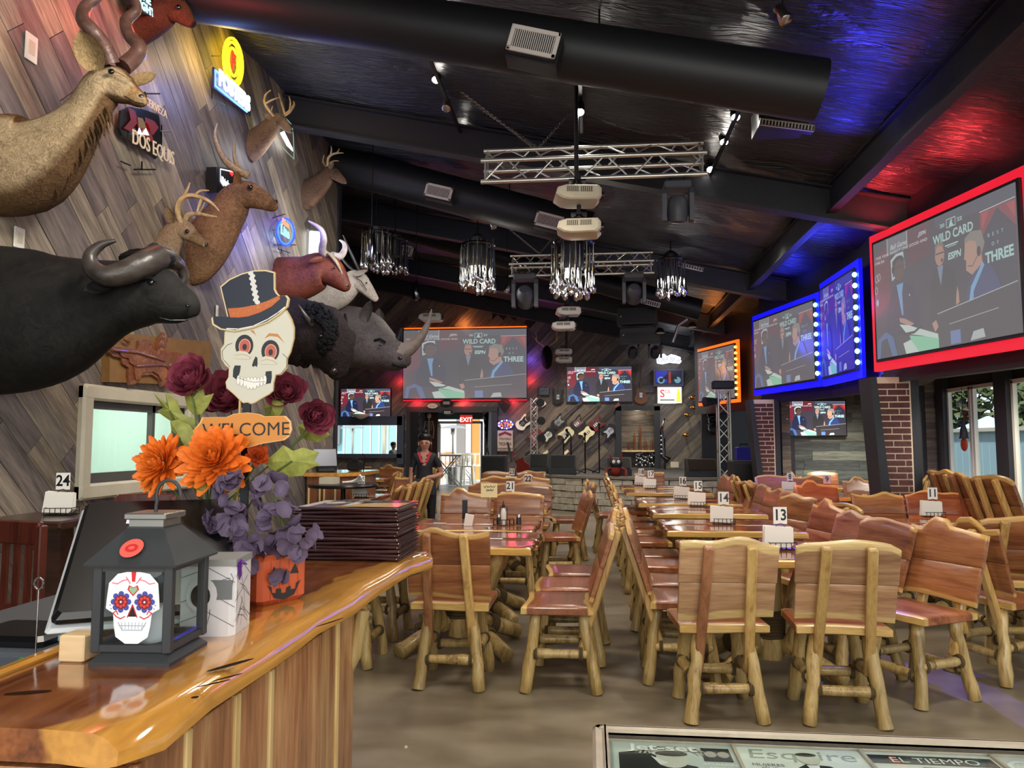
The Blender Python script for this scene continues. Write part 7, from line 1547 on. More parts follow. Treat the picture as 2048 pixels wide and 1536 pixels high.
# yard seen through the glass doors
fn = thing('vinyl_fence', 'pale blue vinyl fence beyond the glass doors', 'fence', (8.6, 12, 0))
for k in range(60): MB().box((0, -9 + k * .3, .86), (.04, .286, 1.7)).build('fence_board', M['fencem'] if 'fencem' in M else M.setdefault('fencem', mat('blue_vinyl', (176, 212, 232), .5)), fn, 0)
MB().box((-.03, 0, 1.73), (.08, 18.2, .08)).build('top_rail', M['white'], fn, 0)
lf = mat('hedge_leaf', (66, 78, 40), .7, noise=.5, nscale=2)
for i, (x, y, h, l) in enumerate(((11, 17.5, 3.4, 'leafy dark tree behind the fence, nearest the brick pier'), (11.5, 14.6, 3.8, 'leafy dark tree behind the fence by the mullion'), (11, 21.5, 4.0, 'leafy tree behind the far fence'), (11.5, 11, 3.6, 'leafy tree behind the near fence'))):
    t = thing('tree', l, 'tree', (x, y, 0)); MB().tube([(0, 0, 0), (.1, 0, 1.4), (0, .1, 2.6)], [.14, .1, .05], 8).build('trunk', M['log'], t, 60)
    mb = MB()
    for k in range(2200):
        v = Vector((rnd.gauss(0, 1), rnd.gauss(0, 1), rnd.gauss(0, 1))).normalized() * rnd.uniform(.75, 1.05); c_ = Vector((v.x * 1.5, v.y * 1.7, h * .62 + v.z * h * .36)); a = Vector((rnd.uniform(-1, 1), rnd.uniform(-1, 1), rnd.uniform(-1, 1))).normalized() * .17; b = a.orthogonal().normalized() * .1
        mb.add([c_ - a, c_ + b, c_ + a, c_ - b], [(0, 1, 2, 3)])
    mb.build('foliage', lf, t, 0)['kind'] = 'stuff'
t = thing('garden_parasol', 'pale blue garden parasol beyond the fence', 'parasol', (W(1976, 845, Y=19).x, 19, W(1976, 845, Y=19).z - 2.45)); MB().tube([(0, 0, 0), (0, 0, 2.6)], .03, 6).build('pole', M['white'], t, 0); MB().lathe([(.7, 2.3), (.35, 2.45), (.03, 2.6)], 10).build('canopy', M['fencem'], t, 0)
sun = light('SUN', (0, 30, 20), 5, (1, .96, .9), (-2, 20, 0), angle=R(2)); sun.rotation_euler = (R(27), R(-12), 0)
# pumpkin decoration on the glass
t = thing('pumpkin_hanging', 'small pumpkin ornament in a tall black hat hung at the glass door', 'ornament', (GX - .1, W(1928, 880, X=GX - .1).y, W(1928, 880, X=GX - .1).z))
MB().ell((0, 0, -.06), (.03, .085, .09)).build('pumpkin', mat('pumpkin_orange', (176, 62, 30), .5), t, 60); MB().lathe([(.06, .02), (.05, .05), (.045, .12), (.01, .26), (.02, .27)], 10).build('hat', M['black'], t, 50); MB().tube([(0, 0, .26), (0, 0, .9)], .003, 4).build('string', M['wire'], t, 0)

# wall signs between the doorway and guitars
F = FBk(yb - .03)
t = thing('atm_sign', 'oval neon sign lettered ATM in red with blue lamp border', 'sign'); c = pq(1011, 849, yb - .03); mb = MB(); s = mpp(1011, 849, yb)
MB().prism([(c[0] + 16 * s * math.cos(a * .3142), c[1] + 9.5 * s * math.sin(a * .3142)) for a in range(20)], -.03, 0, F).build('backplate', M['blackgloss'], t, 0)
for k in range(18): a = k * 2 * math.pi / 18; mb.color((90, 80, 255) if k % 2 else (235, 230, 255)).disc(c[0] + 14 * s * math.cos(a), c[1] + 8 * s * math.sin(a), .025, .025, .004, F, 8)
mb.color((255, 90, 40)).text('ATM', c[0], c[1] - 4.5 * s, 9 * s, .012, F, bold=.02, sx=.95); mb.build('lettering', M['glow2'] if 'glow2' in M else M.setdefault('glow2', attr_mat('led_letters', 2.2)), t, 0)
light('POINT', (c[0], yb - .3, c[1]), 3, (.4, .25, 1), shadow_soft_size=.1)
t = thing('tequila_poster', 'cream poster lettered TEQUILA below the ATM sign', 'poster'); a, b = pq(995, 902, yb), pq(1026, 861, yb); w_, h = b[0] - a[0], b[1] - a[1]
MB().box(((a[0] + b[0]) / 2, (a[1] + b[1]) / 2, 0), (w_, h, .03), F).build('board', mat('poster_cream', (176, 160, 144), .6), t, 0); mb = MB(); z = .017; cx = (a[0] + b[0]) / 2; dk_ = (70, 40, 40)
mb.color((110, 34, 34)).poly([(a[0] + .03, b[1] - .1), (cx, b[1] - .02), (b[0] - .03, b[1] - .1), (b[0] - .05, b[1] - .17), (cx, b[1] - .1), (a[0] + .05, b[1] - .17)], z, F)
mb.color(dk_).text('Hornitos', cx, b[1] - .27, .085, z, F, sh=.2, bold=.02, sx=.8).text('TEQUILA', cx, b[1] - .42, .085, z, F, bold=.04, sx=.78).text('AS YOUR GUIDE', cx, b[1] - .54, .045, z, F, bold=.02)
for k in range(3): mb.rect(a[0] + .04, a[1] + .02 + k * .03, b[0] - .04, a[1] + .03 + k * .03, z, F)
mb.build('poster_print', M['print'], t, 0)
t = thing('notice_strip', 'narrow pale notice strip beside the tequila poster', 'poster'); a, b = pq(984, 876, yb), pq(992, 852, yb); MB().box(((a[0] + b[0]) / 2, (a[1] + b[1]) / 2, 0), (b[0] - a[0], b[1] - a[1], .02), F).build('board', M['cream'], t, 0); mb = MB(); mb.color((60, 56, 56)); [mb.rect(a[0] + .02, a[1] + .04 + k * .05, b[0] - .02, a[1] + .06 + k * .05, .012, F) for k in range(6)]; mb.build('notice_print', M['print'], t, 0)
for i, (px, py, l) in enumerate(((865, 812, 'small pale crest plaque under the large picture'), (893, 806, 'dark oval plaque with text under the large picture'), (895, 825, 'dark plaque hanging in the doorway head'))):
    c = pq(px, py, yb - .1); s = mpp(px, py, yb); t = thing('wall_plaque', l, 'plaque'); MB().prism([(c[0] + (10, 14, 12)[i] * s * math.cos(a * .35) * (1 + .1 * math.sin(a * 3)), c[1] + (5, 7, 5)[i] * s * math.sin(a * .35)) for a in range(18)], 0, .04, FBk(yb - .08)).build('plate', [M['cream'], M['blackmetal'], M['blackmetal']][i], t, 0)
    mb = MB(); mb.color((170, 165, 160)); mb.line([(c[0] - 6 * s, c[1] + 1.5 * s), (c[0] + 6 * s, c[1] + 1.5 * s)], .025, .044, FBk(yb - .08)).line([(c[0] - 6 * s, c[1] - 1.5 * s), (c[0] + 6 * s, c[1] - 1.5 * s)], .025, .044, FBk(yb - .08)); mb.build('plaque_print', M['print'], t, 0)
c = pq(1010, 812, yb); t = thing('bull_emblem', 'dark carved animal emblem on the plank wall right of the picture', 'plaque', (c[0], yb - .06, c[1])); MB().prism([(-.12, .06), (-.2, .12), (-.16, .0), (-.1, -.06), (0, -.2), (.1, -.06), (.16, 0), (.2, .12), (.12, .06), (0, .1)], -.04, .04, FBk(0)).build('head', M['blackmetal'], t, 0); MB().tube([(-.2, 0, .06), (-.1, 0, .16), (0, 0, .18), (.1, 0, .16), (.2, 0, .06)], .025, 6).build('horns', M['hornd'], t, 60)
# dark mounted head with antlers beyond the picture
t = thing('far_deer_mount', 'dark far-off antlered mount edged in violet light', 'trophy'); mb = MB(); c = W(1094, 715, Y=BY - .25)
MB().ell((c.x, BY - .3, c.z), (.16, .26, .34), None, 14, 9).build('head_and_neck', M['fur_bison'], t, 70)
for s_ in (-1, 1): mb = MB(); mb.tube([(c.x + s_ * .06, BY - .45, c.z + .3), (c.x + s_ * .28, BY - .45, c.z + .45), (c.x + s_ * .3, BY - .5, c.z + .7)], [.025, .02, .008], 6).tube([(c.x + s_ * .25, BY - .45, c.z + .43), (c.x + s_ * .4, BY - .45, c.z + .6)], [.015, .005], 5); mb.build('antler', M['horn'], t, 60)
light('POINT', (c.x - .3, BY - .5, c.z - .25), 3, (.5, .15, 1), shadow_soft_size=.05)

# guitars
def guitar(label, px, py, ang, body, guard, neck=(60, 40, 28), acoustic=False):
    c = W(px, py, Y=BY - .12); t = thing('guitar', label, 'guitar', (c.x, BY - .09, c.z), 0, 'guitars on the plank wall'); F = frame((0, 0, 0), (1, 0, 0), (0, 0, 1)) @ Matrix.Rotation(ang, 4, 'Z')
    o_ = [(-.2, -.1), (-.12, -.17), (0, -.13), (.08, -.15), (.19, -.17), (.2, -.13), (.13, -.07), (.13, .06), (.24, .12), (.22, .17), (.1, .15), (0, .12), (-.1, .16), (-.2, .12), (-.235, 0)]
    if acoustic: o_ = [(-.26, -.1), (-.2, -.18), (-.08, -.17), (0, -.12), (.1, -.14), (.17, -.1), (.19, 0), (.17, .1), (.1, .14), (0, .12), (-.08, .17), (-.2, .18), (-.26, .1), (-.29, 0)]
    n = len(o_); sm = []
    for i in range(n): a, b = Vector(o_[i]), Vector(o_[(i + 1) % n]); sm += [tuple(a * .75 + b * .25), tuple(a * .25 + b * .75)]
    MB().prism(sm, -.02, .025, F).build('body', mat('guitar_' + str(px), body, .55), t, 0)
    MB().prism([(x * .62 + .03, y * .62 + .01) for x, y in sm], .025, .029, F).build('pickguard', mat('guard_' + str(px), guard, .3), t, 0)
    MB().box((.42, 0, .03), (.58, .045, .02), F).build('neck', mat('neck_' + str(px), neck, .4), t, 0); MB().prism([(.7, -.03), (.86, -.05), (.88, .03), (.72, .035)], .015, .035, F).build('headstock', mat('head_' + str(px), body if not acoustic else neck, .3), t, 0)
    for k in range(3): MB().box((-.08 + k * .05, 0, .034), (.018, .08, .01), F).build('pickup', M['blackgloss'] if sum(guard) > 300 else M['steel'], t, 0)
    for k in range(6): MB().ell((.74 + k * .02, .045, .025), (.008, .01, .008), F, 6, 4).build('tuner', M['steel'], t, 60)
UR, DL = R(42), R(222)
for a in (('white electric guitar left of the stage truss tower', 1046, 846, UR, (228, 222, 196), (30, 30, 32)), ('black electric guitar with silver guard right of the tower', 1096, 870, DL, (18, 18, 20), (200, 200, 190)), ('black electric guitar with silver trim higher on the wall', 1117, 845, UR, (24, 24, 26), (130, 132, 130)),
          ('cream electric guitar behind the leftmost microphone stand', 1133, 868, DL, (214, 204, 166), (170, 172, 166)), ('dark electric guitar with red and white markings', 1155, 847, UR, (36, 26, 28), (120, 84, 80)), ('ivory electric guitar hanging above the wedge monitors', 1174, 867, DL, (234, 222, 180), (226, 214, 172)),
          ('deep red electric guitar high beside the striped one', 1193, 848, UR, (116, 24, 18), (60, 16, 14)), ('black electric guitar with lilac guard next to the framed niche', 1219, 862, DL, (16, 16, 20), (168, 168, 186)), ('black guitar hung upright beside the stage television', 1116, 792, R(88), (14, 14, 16), (30, 30, 34)), ('dark red guitar behind the stage truss tower', 1070, 872, DL, (110, 30, 34), (150, 110, 110))): guitar(*a)
guitar('brown acoustic guitar hung right of the stage television', 1282, 788, R(90), (112, 62, 32), (60, 34, 20), acoustic=True)
for i, (px, py) in enumerate(((1088, 783), (1296, 778))):
    c = pq(px, py, yb); t = thing('wall_vent', ['dark louvred plate beside the upright black guitar', 'dark louvred plate beside the acoustic guitar'][i], 'vent'); MB().box((c[0], c[1], 0), (.34, .22, .04), F0 if False else FBk(yb - .03)).build('plate', M['blackmetal'], t, 0); [MB().box((c[0], c[1] - .08 + k * .04, .024), (.28, .015, .012), FBk(yb - .03)).build('louver', M['chromedark'], t, 0) for k in range(5)]

# stage equipment
def tower(label, px, Y, z0, ytop, w_, head=False):
    x = W(px, 880, Y=Y).x; zt = W(px, ytop, Y=Y).z; t = thing('truss_tower', label, 'truss', (x, Y, z0)); H = zt - z0; C4 = [(-w_ / 2, -w_ / 2), (w_ / 2, -w_ / 2), (w_ / 2, w_ / 2), (-w_ / 2, w_ / 2)]
    for c_ in C4: MB().tube([(*c_, 0), (*c_, H)], w_ * .09, 7).build('chord', M['alu'], t, 60)
    n = int(H / (w_ * 1.1))
    for k in range(4):
        a, b = C4[k], C4[(k + 1) % 4]
        for j in range(n): p, q = ((*a, H * j / n), (*b, H * (j + 1) / n)) if j % 2 else ((*b, H * j / n), (*a, H * (j + 1) / n)); MB().tube([p, q], w_ * .045, 5).build('brace', M['alu'], t, 60)
    MB().box((0, 0, .01), (w_ * 2.6, w_ * 2.6, .02)).build('base_plate', M['blackmetal'], t, 0); return t, x, zt
tower('slim pink-lit truss tower standing by the guitars', 1068, 19.6, sth, 796, .16)
t, x, zt = tower('aluminium truss tower at the screen side of the stage carrying lamps', 1448, 15.2, 0, 782, .22)
MB().box((0, 0, zt + .12), (.42, .2, .16), b=.02).build('top_lamp', M['black'], t, 0); MB().tube([(-.12, 0, zt - .2), (-.38, -.1, zt - .22)], [.06, .1], 12).build('par_lamp', M['black'], t, 50)
for i, (px, py) in enumerate(((1081, 806), (1083, 842), (1083, 876))):
    c = W(px, py, Y=19.5); tag(MB().tube([(0, .08, 0), (0, 0, 0), (0, -.1, 0)], [.05, .1, .11], 14).build('par_can', M['blackmetal'], None, 50), 'black round stage lamp clamped to the slim tower, %s' % ['top', 'middle', 'bottom'][i], 'lamp').location = c
def wedge(label, px0, px1, pyt, pyb, Y, z=sth, m='black'):
    a, b = W(px0, pyb, Y=Y), W(px1, pyt, Y=Y); w_ = b.x - a.x; h = max(.2, b.z - z); t = thing('stage_wedge', label, 'speaker', ((a.x + b.x) / 2, Y, z)); FF = frame((0, 0, 0), (0, 1, 0), (0, 0, 1))
    MB().prism([(-.28, 0), (.28, 0), (.22, h), (.0, h), (-.28, h * .35)], -w_ / 2, w_ / 2, FF).build('cabinet', M[m], t, 0); n = Vector((0, -.65 * h, .28)).normalized()
    MB().prism([(-w_ / 2 + .03, .03), (w_ / 2 - .03, .03), (w_ / 2 - .03, math.hypot(.28, h * .65) - .03), (-w_ / 2 + .03, math.hypot(.28, h * .65) - .03)], 0, .01, frame((0, -.28, h * .35), (1, 0, 0), (0, .28, .65 * h))).build('speaker_grille', M['blackmetal'], t, 0)
wedge('black stage wedge monitor at the guitar end of the stage', 1060, 1098, 908, 945, 17.3); wedge('wide brownish stage wedge monitor in the middle of the stage front', 1100, 1152, 910, 945, 16.8); wedge('black stage wedge before the framed niche', 1212, 1262, 915, 945, 17); wedge('large black wedge at the screen end of the stage', 1372, 1432, 918, 955, 16.2)
def cab(label, px0, px1, pyt, Y, z, d=.5):
    a, b = W(px0, pyt, Y=Y), W(px1, pyt, Y=Y); w_ = b.x - a.x; h = b.z - z; t = thing('speaker_cabinet', label, 'speaker', ((a.x + b.x) / 2, Y + d / 2, z)); MB().box((0, 0, h / 2), (w_, d, h), b=.015).build('cabinet', M['black'], t, 0); MB().box((0, -d / 2 - .008, h / 2), (w_ * .9, .015, h * .9)).build('speaker_grille', M['blackmetal'], t, 0)
cab('large black speaker cabinet beside the patio doorway', 963, 1010, 911, 17.9, 0, .6); cab('large black speaker cabinet at the foot of the lamp tower', 1466, 1526, 922, 14.3, 0, .6)
def mic(label, px, pyt, Y, boom=0):
    c = W(px, pyt, Y=Y); t = thing('microphone_stand', label, 'stand', (c.x, Y, sth)); H = c.z - sth; MB().tube([(0, 0, 0), (0, 0, H)], .016, 6).build('pole', M['wire'], t, 60)
    for k in range(3): a = k * 2.1; MB().tube([(0, 0, .12), (.32 * math.cos(a), .32 * math.sin(a), .01)], .012, 5).build('foot', M['wire'], t, 60)
    MB().tube([(0, 0, H), (boom, -.1, H + .12)], [.012, .02], 6).build('boom', M['wire'], t, 60); MB().ell((boom, -.12, H + .14), (.035, .035, .045)).build('microphone', M['blackmetal'], t, 60)
mic('black microphone stand before the cream guitar', 1127, 882, 17.6, .1); mic('second black microphone stand before the cream guitar', 1142, 872, 18.2, -.1); mic('thick black microphone stand under the ivory guitar', 1170, 880, 17.9); mic('tall straight microphone stand before the red guitar', 1198, 860, 18.2)
c = W(1232, 930, Y=15.9); t = thing('plush_figure', 'red and black long-limbed plush figure sitting on the stage edge', 'toy', (c.x, 15.9, sth)); rd = mat('plush_red', (130, 34, 22), .8)
MB().ell((0, 0, .3), (.14, .12, .12)).build('head', M['black'], t, 60); MB().ell((0, 0, .14), (.12, .1, .14)).build('body', rd, t, 60)
for s_ in (-1, 1): MB().ell((s_ * .05, -.11, .33), (.035, .02, .04)).build('eye', M['paper'], t, 60); MB().tube([(s_ * .08, 0, .2), (s_ * .2, -.05, .16), (s_ * .2, -.3, -.2)], .03, 7).build('leg', rd, t, 60); MB().tube([(s_ * .08, 0, .38), (s_ * .14, 0, .5)], [.03, .005], 6).build('horn', rd, t, 60)
c = W(1050, 925, Y=18.2); t = thing('floor_guitar', 'red-brown guitar leaning on the stage floor by the wedge', 'guitar', (c.x, 18.2, sth)); MB().prism([(-.12, 0), (.12, 0), (.17, .14), (.1, .25), (.12, .36), (-.12, .36), (-.1, .25), (-.17, .14)], -.04, .04, frame((0, 0, 0), (.9, 0, .4), (-.4, 0, .9))).build('body', rd, t, 0); MB().box((-.26, 0, .56), (.05, .03, .5), Matrix.Rotation(R(-12), 4, 'Y')).build('neck', M['hornd'], t, 0)
# framed niche, lit pictures
mb = MB()
for c_, d_ in (((nc[0] - .05, (nc[1] + nc[3]) / 2), (.16, nc[3] - nc[1] + .2)), ((nc[2] + .05, (nc[1] + nc[3]) / 2), (.16, nc[3] - nc[1] + .2)), (((nc[0] + nc[2]) / 2, nc[3] + .05), (nc[2] - nc[0] + .26, .14))): mb.box((*c_, .05), (*d_, .14), FB)
struct(mb, 'trim_%d' % n_trim if 'n_trim' in globals() else 'trim_20', M['black'])
nb = struct(MB().box(((nc[0] + nc[2]) / 2, BY + .5, (nc[1] + nc[3]) / 2), (nc[2] - nc[0] + .4, .06, nc[3] - nc[1] + .3)), 'wall_niche', M['base'])
planks(nb, FBk(BY + .46), [(nc[0] - .1, nc[1], nc[2] + .1, nc[3] + .1)], 0, .16, 1.2, M['plank'])
struct(MB().box((nc[0] - .12, BY + .25, 1.6), (.08, .5, 2)).box((nc[2] + .12, BY + .25, 1.6), (.08, .5, 2)).box(((nc[0] + nc[2]) / 2, BY + .25, nc[3] + .12), (1.4, .5, .06)), 'wall_niche_sides', M['black'])
light('POINT', ((nc[0] + nc[2]) / 2, BY + .1, nc[3] - .1), 5, (1, .85, .6), shadow_soft_size=.1)
for i in range(5):
    x = nc[0] + .25 + i * .16; h = rnd.uniform(.3, .8); t = thing('niche_bottle_rack' if i == 2 else 'metal_figurine', ['small rusty metal figurine in the niche, leftmost', 'small rusty metal figurine in the niche, second', 'tall rusty metal cross-shaped stand in the niche', 'small rusty metal figurine in the niche, fourth', 'thin dark stand in the niche at its right edge'][i], 'ornament', (x, BY + .25, nc[1] + .5)); h = .75 if i == 2 else h * .6
    MB().tube([(0, 0, 0), (0, 0, h)], [.03, .012], 6).tube([(-.06, 0, h * .8), (.06, 0, h * .8)], .01, 5).ell((0, 0, h * .5), (.035, .03, h * .3)).build('body', mat('rust_metal', (128, 76, 46), .5, metal=.4) if i == 0 else bpy.data.materials['rust_metal'], t, 60); MB().lathe([(.05, 0), (.05, .02), (.01, .03)], 10).build('foot', bpy.data.materials['rust_metal'], t, 60)
tag(MB().box(((nc[0] + nc[2]) / 2, BY + .22, nc[1] + .46), (nc[2] - nc[0], .4, .05)).build('niche_shelf', M['strip'], None, 0), 'narrow pale shelf across the niche above the shiny pebbles', 'shelf')
mb = MB()
for k in range(60): mb.ell((nc[0] + .45 + rnd.random() * .5, BY + rnd.uniform(.14, .3), nc[1] + .05 + rnd.random() * .35), (.05, .05, .04), None, 6, 4)
tag(mb.build('shiny_pebbles', M['chrome'], None, 60), 'heap of shiny silver pebbles below the niche shelf', 'pebbles', kind='stuff')
t = thing('glowing_script_sign', 'white glowing script sign lettered Old Blue above the picture frame', 'sign'); c = pq(1338, 720, yb); s = mpp(1338, 720, yb); F = FBk(yb - .06)
mb = MB(); mb.color((235, 240, 250)).poly([(c[0] + x * s, c[1] + y * s) for x, y in ((-24, -7), (-25, 5), (-20, 11), (-10, 12), (-4, 7), (4, 11), (12, 9), (22, 5), (24, -4), (20, -8), (0, -6), (-14, -9))], 0, F); mb.color((70, 80, 96)).text('Old Blue', c[0], c[1] - 4 * s, 9.5 * s, .004, F, bold=.02, sh=.1); mb.build('lit_face', attr_mat('script_glow', 3), t, 0)
MB().box((c[0], c[1], -.05), (40 * s, 12 * s, .08), F).build('backplate', M['blackmetal'], t, 0); light('POINT', (c[0], yb - .5, c[1]), 8, (.9, .95, 1), shadow_soft_size=.2)
t = thing('picture_frame', 'framed blue-lit picture of a motorcycle between two lit signs', 'picture'); a, b = pq(1307, 773, yb), pq(1366, 738, yb); w_, h = b[0] - a[0], b[1] - a[1]; MB().box(((a[0] + b[0]) / 2, (a[1] + b[1]) / 2, 0), (w_, h, .04), F).build('frame', mat('violet_frame', (84, 78, 110), .5), t, 0)
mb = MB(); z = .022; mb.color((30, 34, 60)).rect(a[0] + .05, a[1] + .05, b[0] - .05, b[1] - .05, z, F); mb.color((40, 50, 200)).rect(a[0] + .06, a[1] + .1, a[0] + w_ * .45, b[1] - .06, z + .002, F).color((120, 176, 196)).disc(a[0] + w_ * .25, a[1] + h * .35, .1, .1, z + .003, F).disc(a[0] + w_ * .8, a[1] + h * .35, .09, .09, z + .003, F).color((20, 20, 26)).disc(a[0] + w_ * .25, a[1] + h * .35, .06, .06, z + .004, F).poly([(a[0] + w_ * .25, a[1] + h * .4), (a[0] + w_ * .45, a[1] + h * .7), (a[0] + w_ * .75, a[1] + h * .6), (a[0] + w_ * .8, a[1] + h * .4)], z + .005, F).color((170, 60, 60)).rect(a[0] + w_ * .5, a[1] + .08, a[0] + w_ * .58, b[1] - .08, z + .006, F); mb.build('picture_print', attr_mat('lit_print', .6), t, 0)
t = thing('sol_light_box', 'bright light box lettered SOL with a yellow bottle', 'sign'); a, b = pq(1316, 806, yb), pq(1362, 775, yb); w_, h = b[0] - a[0], b[1] - a[1]; MB().box(((a[0] + b[0]) / 2, (a[1] + b[1]) / 2, -.04), (w_ + .04, h + .04, .08), F).build('box', M['alu'], t, 0)
mb = MB(); mb.color((236, 240, 236)).rect(a[0], a[1], b[0], b[1], .003, F); mb.color((196, 50, 50)).text('S', a[0] + w_ * .18, a[1] + h * .38, h * .5, .006, F, bold=.03).text('OL', a[0] + w_ * .42, a[1] + h * .62, h * .24, .006, F, bold=.02); mb.color((60, 70, 60)).rect(a[0] + .05, a[1] + .06, a[0] + w_ * .7, a[1] + .1, .006, F); mb.color((226, 190, 40)).poly([(b[0] - .14, a[1] + .02), (b[0] - .02, a[1] + .02), (b[0] - .03, a[1] + h * .55), (b[0] - .06, b[1] - .04), (b[0] - .1, b[1] - .04), (b[0] - .13, a[1] + h * .55)], .006, F); mb.build('lit_face', attr_mat('lightbox_face', 1.6), t, 0); light('POINT', ((a[0] + b[0]) / 2, yb - .5, a[1]), 5, (1, 1, .9), shadow_soft_size=.2)
# things at the screen side of the stage
c = W(1340, 850, Y=20.8); t = thing('black_saxophone_stand', 'black and silver instrument on a stand under the SOL light box', 'instrument', (c.x - .15, 20.8, sth)); H = c.z - sth
MB().tube([(0, 0, 0), (0, 0, H * .7)], .02, 6).build('pole', M['wire'], t, 0); MB().tube([(.1, -.05, H * .2), (-.06, -.05, H * .3), (-.08, -.05, H * .9), (0, -.05, H * 1.15), (.1, -.05, H * 1.1)], [.1, .06, .04, .025, .012], 10).build('horn_body', M['chromedark'], t, 60); [MB().ell((-.1, -.1, H * (.35 + k * .1)), (.03, .02, .03)).build('key', M['chrome'], t, 60) for k in range(5)]
c = W(1450, 880, Y=17.5); 
t = thing('blue_amp_case', 'blue-lit equipment case behind the lamp tower', 'case', (W(1488, 905, Y=16.8).x, 16.8, 0)); h = W(1488, 893, Y=16.8).z; MB().box((0, 0, h - .16), (.34, .3, .3), b=.02).build('case_body', mat('blue_case', (36, 34, 150), .5), t, 0); MB().box((0, 0, (h - .31) / 2), (.5, .4, h - .31), b=.01).build('rack', M['black'], t, 0); MB().tube([(-.08, 0, h), (-.08, 0, h + .05), (.08, 0, h + .05), (.08, 0, h)], .012, 5).build('handle', M['wire'], t, 60)
for i, (px, py) in enumerate(((1427, 842), (1427, 856), (1425, 828))):
    c = W(px, py, Y=18.6); tag(MB().tube([(.13 * math.cos(a * .5), 0, .13 * math.sin(a * .5)) for a in range(12)] , .035, 8, closed=True).build('ring_ornament', M['chromedark'], None, 60), 'dim metal ring ornament in the column beside the tower, %s' % ['middle', 'lowest', 'top'][i], 'ornament').location = (c.x, 18.6, c.z)
struct(MB().box((W(1432, 880, Y=18.8).x, 18.75, 1.1), (.7, .1, 2.2)), 'wall_stage_pier', M['black'])
mb = MB(); c = W(1318, 930, Y=21)
tag(MB().box((W(1352, 930, Y=21).x, 21.35, W(1352, 930, Y=21).z), (.22, .02, .16)).build('socket_plate', M['cream'], None, 0), 'pale socket plate low on the stage wall', 'plate')
for i, (px, py) in enumerate(((1375, 830), (1372, 870), (1385, 795), (1388, 815))):
    c = W(px, py, Y=20.6); t = thing('brass_ornament', 'small brassy orange-lit bracket lamp, %s beside the orange frame' % ['second', 'lowest', 'highest', 'third'][i], 'ornament', (c.x, 20.6, c.z)); MB().tube([(.1, .89, 0), (0, 0, 0)], .02, 6).build('arm', M['wire'], t, 0); MB().ell((0, 0, 0), (.1, .08, .05)).build('cup', mat('brass', (200, 130, 60), .25, metal=1) if i == 0 else bpy.data.materials['brass'], t, 60)

# pass-through window frame and shelf
mb = MB()
for c_, d_ in (((pw[0] - .06, (pw[1] + pw[3]) / 2), (.12, pw[3] - pw[1] + .3)), ((pw[2] + .1, (pw[1] + pw[3]) / 2), (.2, pw[3] - pw[1] + .6)), (((pw[0] + pw[2]) / 2, pw[3] + .12), (pw[2] - pw[0] + .3, .26)), (((pw[0] + pw[2]) / 2, pw[1] - .06), (pw[2] - pw[0] + .3, .12))): mb.box((*c_, .05), (*d_, .14), FB)
struct(mb, 'window_20', mat('slate_frame', (58, 66, 84), .5))
tag(MB().lathe([(.05, 0), (.26, .1), (.28, .14), (.24, .14), (.05, .03)], 18, tr(W(722, 834, Y=BY - .3).x, BY - .32, W(722, 838, Y=BY - .3).z)).build('white_bowl', M['white'], None, 60), 'white bowl-shaped lamp under the television by the pass-through', 'lamp')

# second host station by the plank wall end
t = thing('host_station', 'cedar cabinet station with chamfered corner at the end of the plank wall', 'cabinet', (-3.45, 10.2, 0)); fp = [(-.3, -.5), (.12, -.5), (.32, -.25), (.32, .6), (-.3, .6)]
MB().prism(fp, 0, 1.0).build('carcass', M['panel2'] if 'panel2' in M else M.setdefault('panel2', wood('brown_cedar_panel', [(74, 42, 26), (112, 66, 42), (138, 88, 56)], axis=2)), t, 0); MB().prism([(x * 1.12, y * 1.07) for x, y in fp], 1.0, 1.05).build('worktop', M['slabtop'], t, 0)
for (x, y, a) in ((-.19, -.508, 0), (.02, -.508, 0), (.224, -.38, R(51))):
    F = tr(x, y, .5, a); mb = MB(); [mb.box((sx * .075, -.004, 0), (.02, .016, .8), F) for sx in (-1, 1)]; [mb.box((0, -.004, sz * .39), (.17, .016, .02), F) for sz in (-1, 1)]; mb.build('door_frame', M['strip'], t, 0)
def till(label, px, py, Y, rz):
    c = W(px, py, Y=Y); t = thing('till', label, 'till', (c.x, Y, 1.052), rz); MB().box((0, 0, .03), (.24, .2, .06), b=.01).build('base', M['blackgloss'], t, 0); MB().box((0, 0, .2), (.32, .025, .26), Matrix.Rotation(R(-20), 4, 'X'), b=.008).build('screen', M['blackgloss'], t, 0)
till('black till on the second station facing away', 652, 915, 10.0, R(30)); t = thing('card_printer', 'black receipt printer cluster beside the second till', 'printer', (-3.3, 10.35, 1.052)); MB().box((0, 0, .07), (.18, .2, .14), b=.02).build('body', M['blackgloss'], t, 0); MB().box((.0, -.02, .16), (.08, .1, .05), b=.01).build('cover', M['blackmetal'], t, 0); MB().tube([(.12, 0, 0), (.14, 0, .2), (.1, 0, .24)], .008, 6).build('cable', M['wire'], t, 60)
t = thing('service_table', 'small black round table with papers before the second station', 'table', (-3.05, 9.1, 0)); MB().lathe([(.42, .9), (.43, .92), (.42, .94)], 24).build('tabletop', M['blackgloss'], t, 40); MB().tube([(0, 0, .02), (0, 0, .9)], .03, 8).build('pole', M['wire'], t, 60); MB().lathe([(.25, 0), (.25, .02), (.04, .04)], 16).build('base', M['blackmetal'], t, 40)
t = thing('napkin_heap', 'heap of white rolled napkins and a crate on the black round table', 'napkins', (-3.05, 9.1, .942)); MB().box((-.16, -.05, .04), (.2, .18, .08)).build('crate', M['cream'], t, 0)
for k in range(5): MB().tube([(.02 + k * .03, -.1 + k * .03, .02), (.25, .05 - k * .04, .03 + k * .02)], .014, 6).build('napkin_roll', M['paper'], t, 60)
g5 = 'log chairs between the plank wall and the doorway'
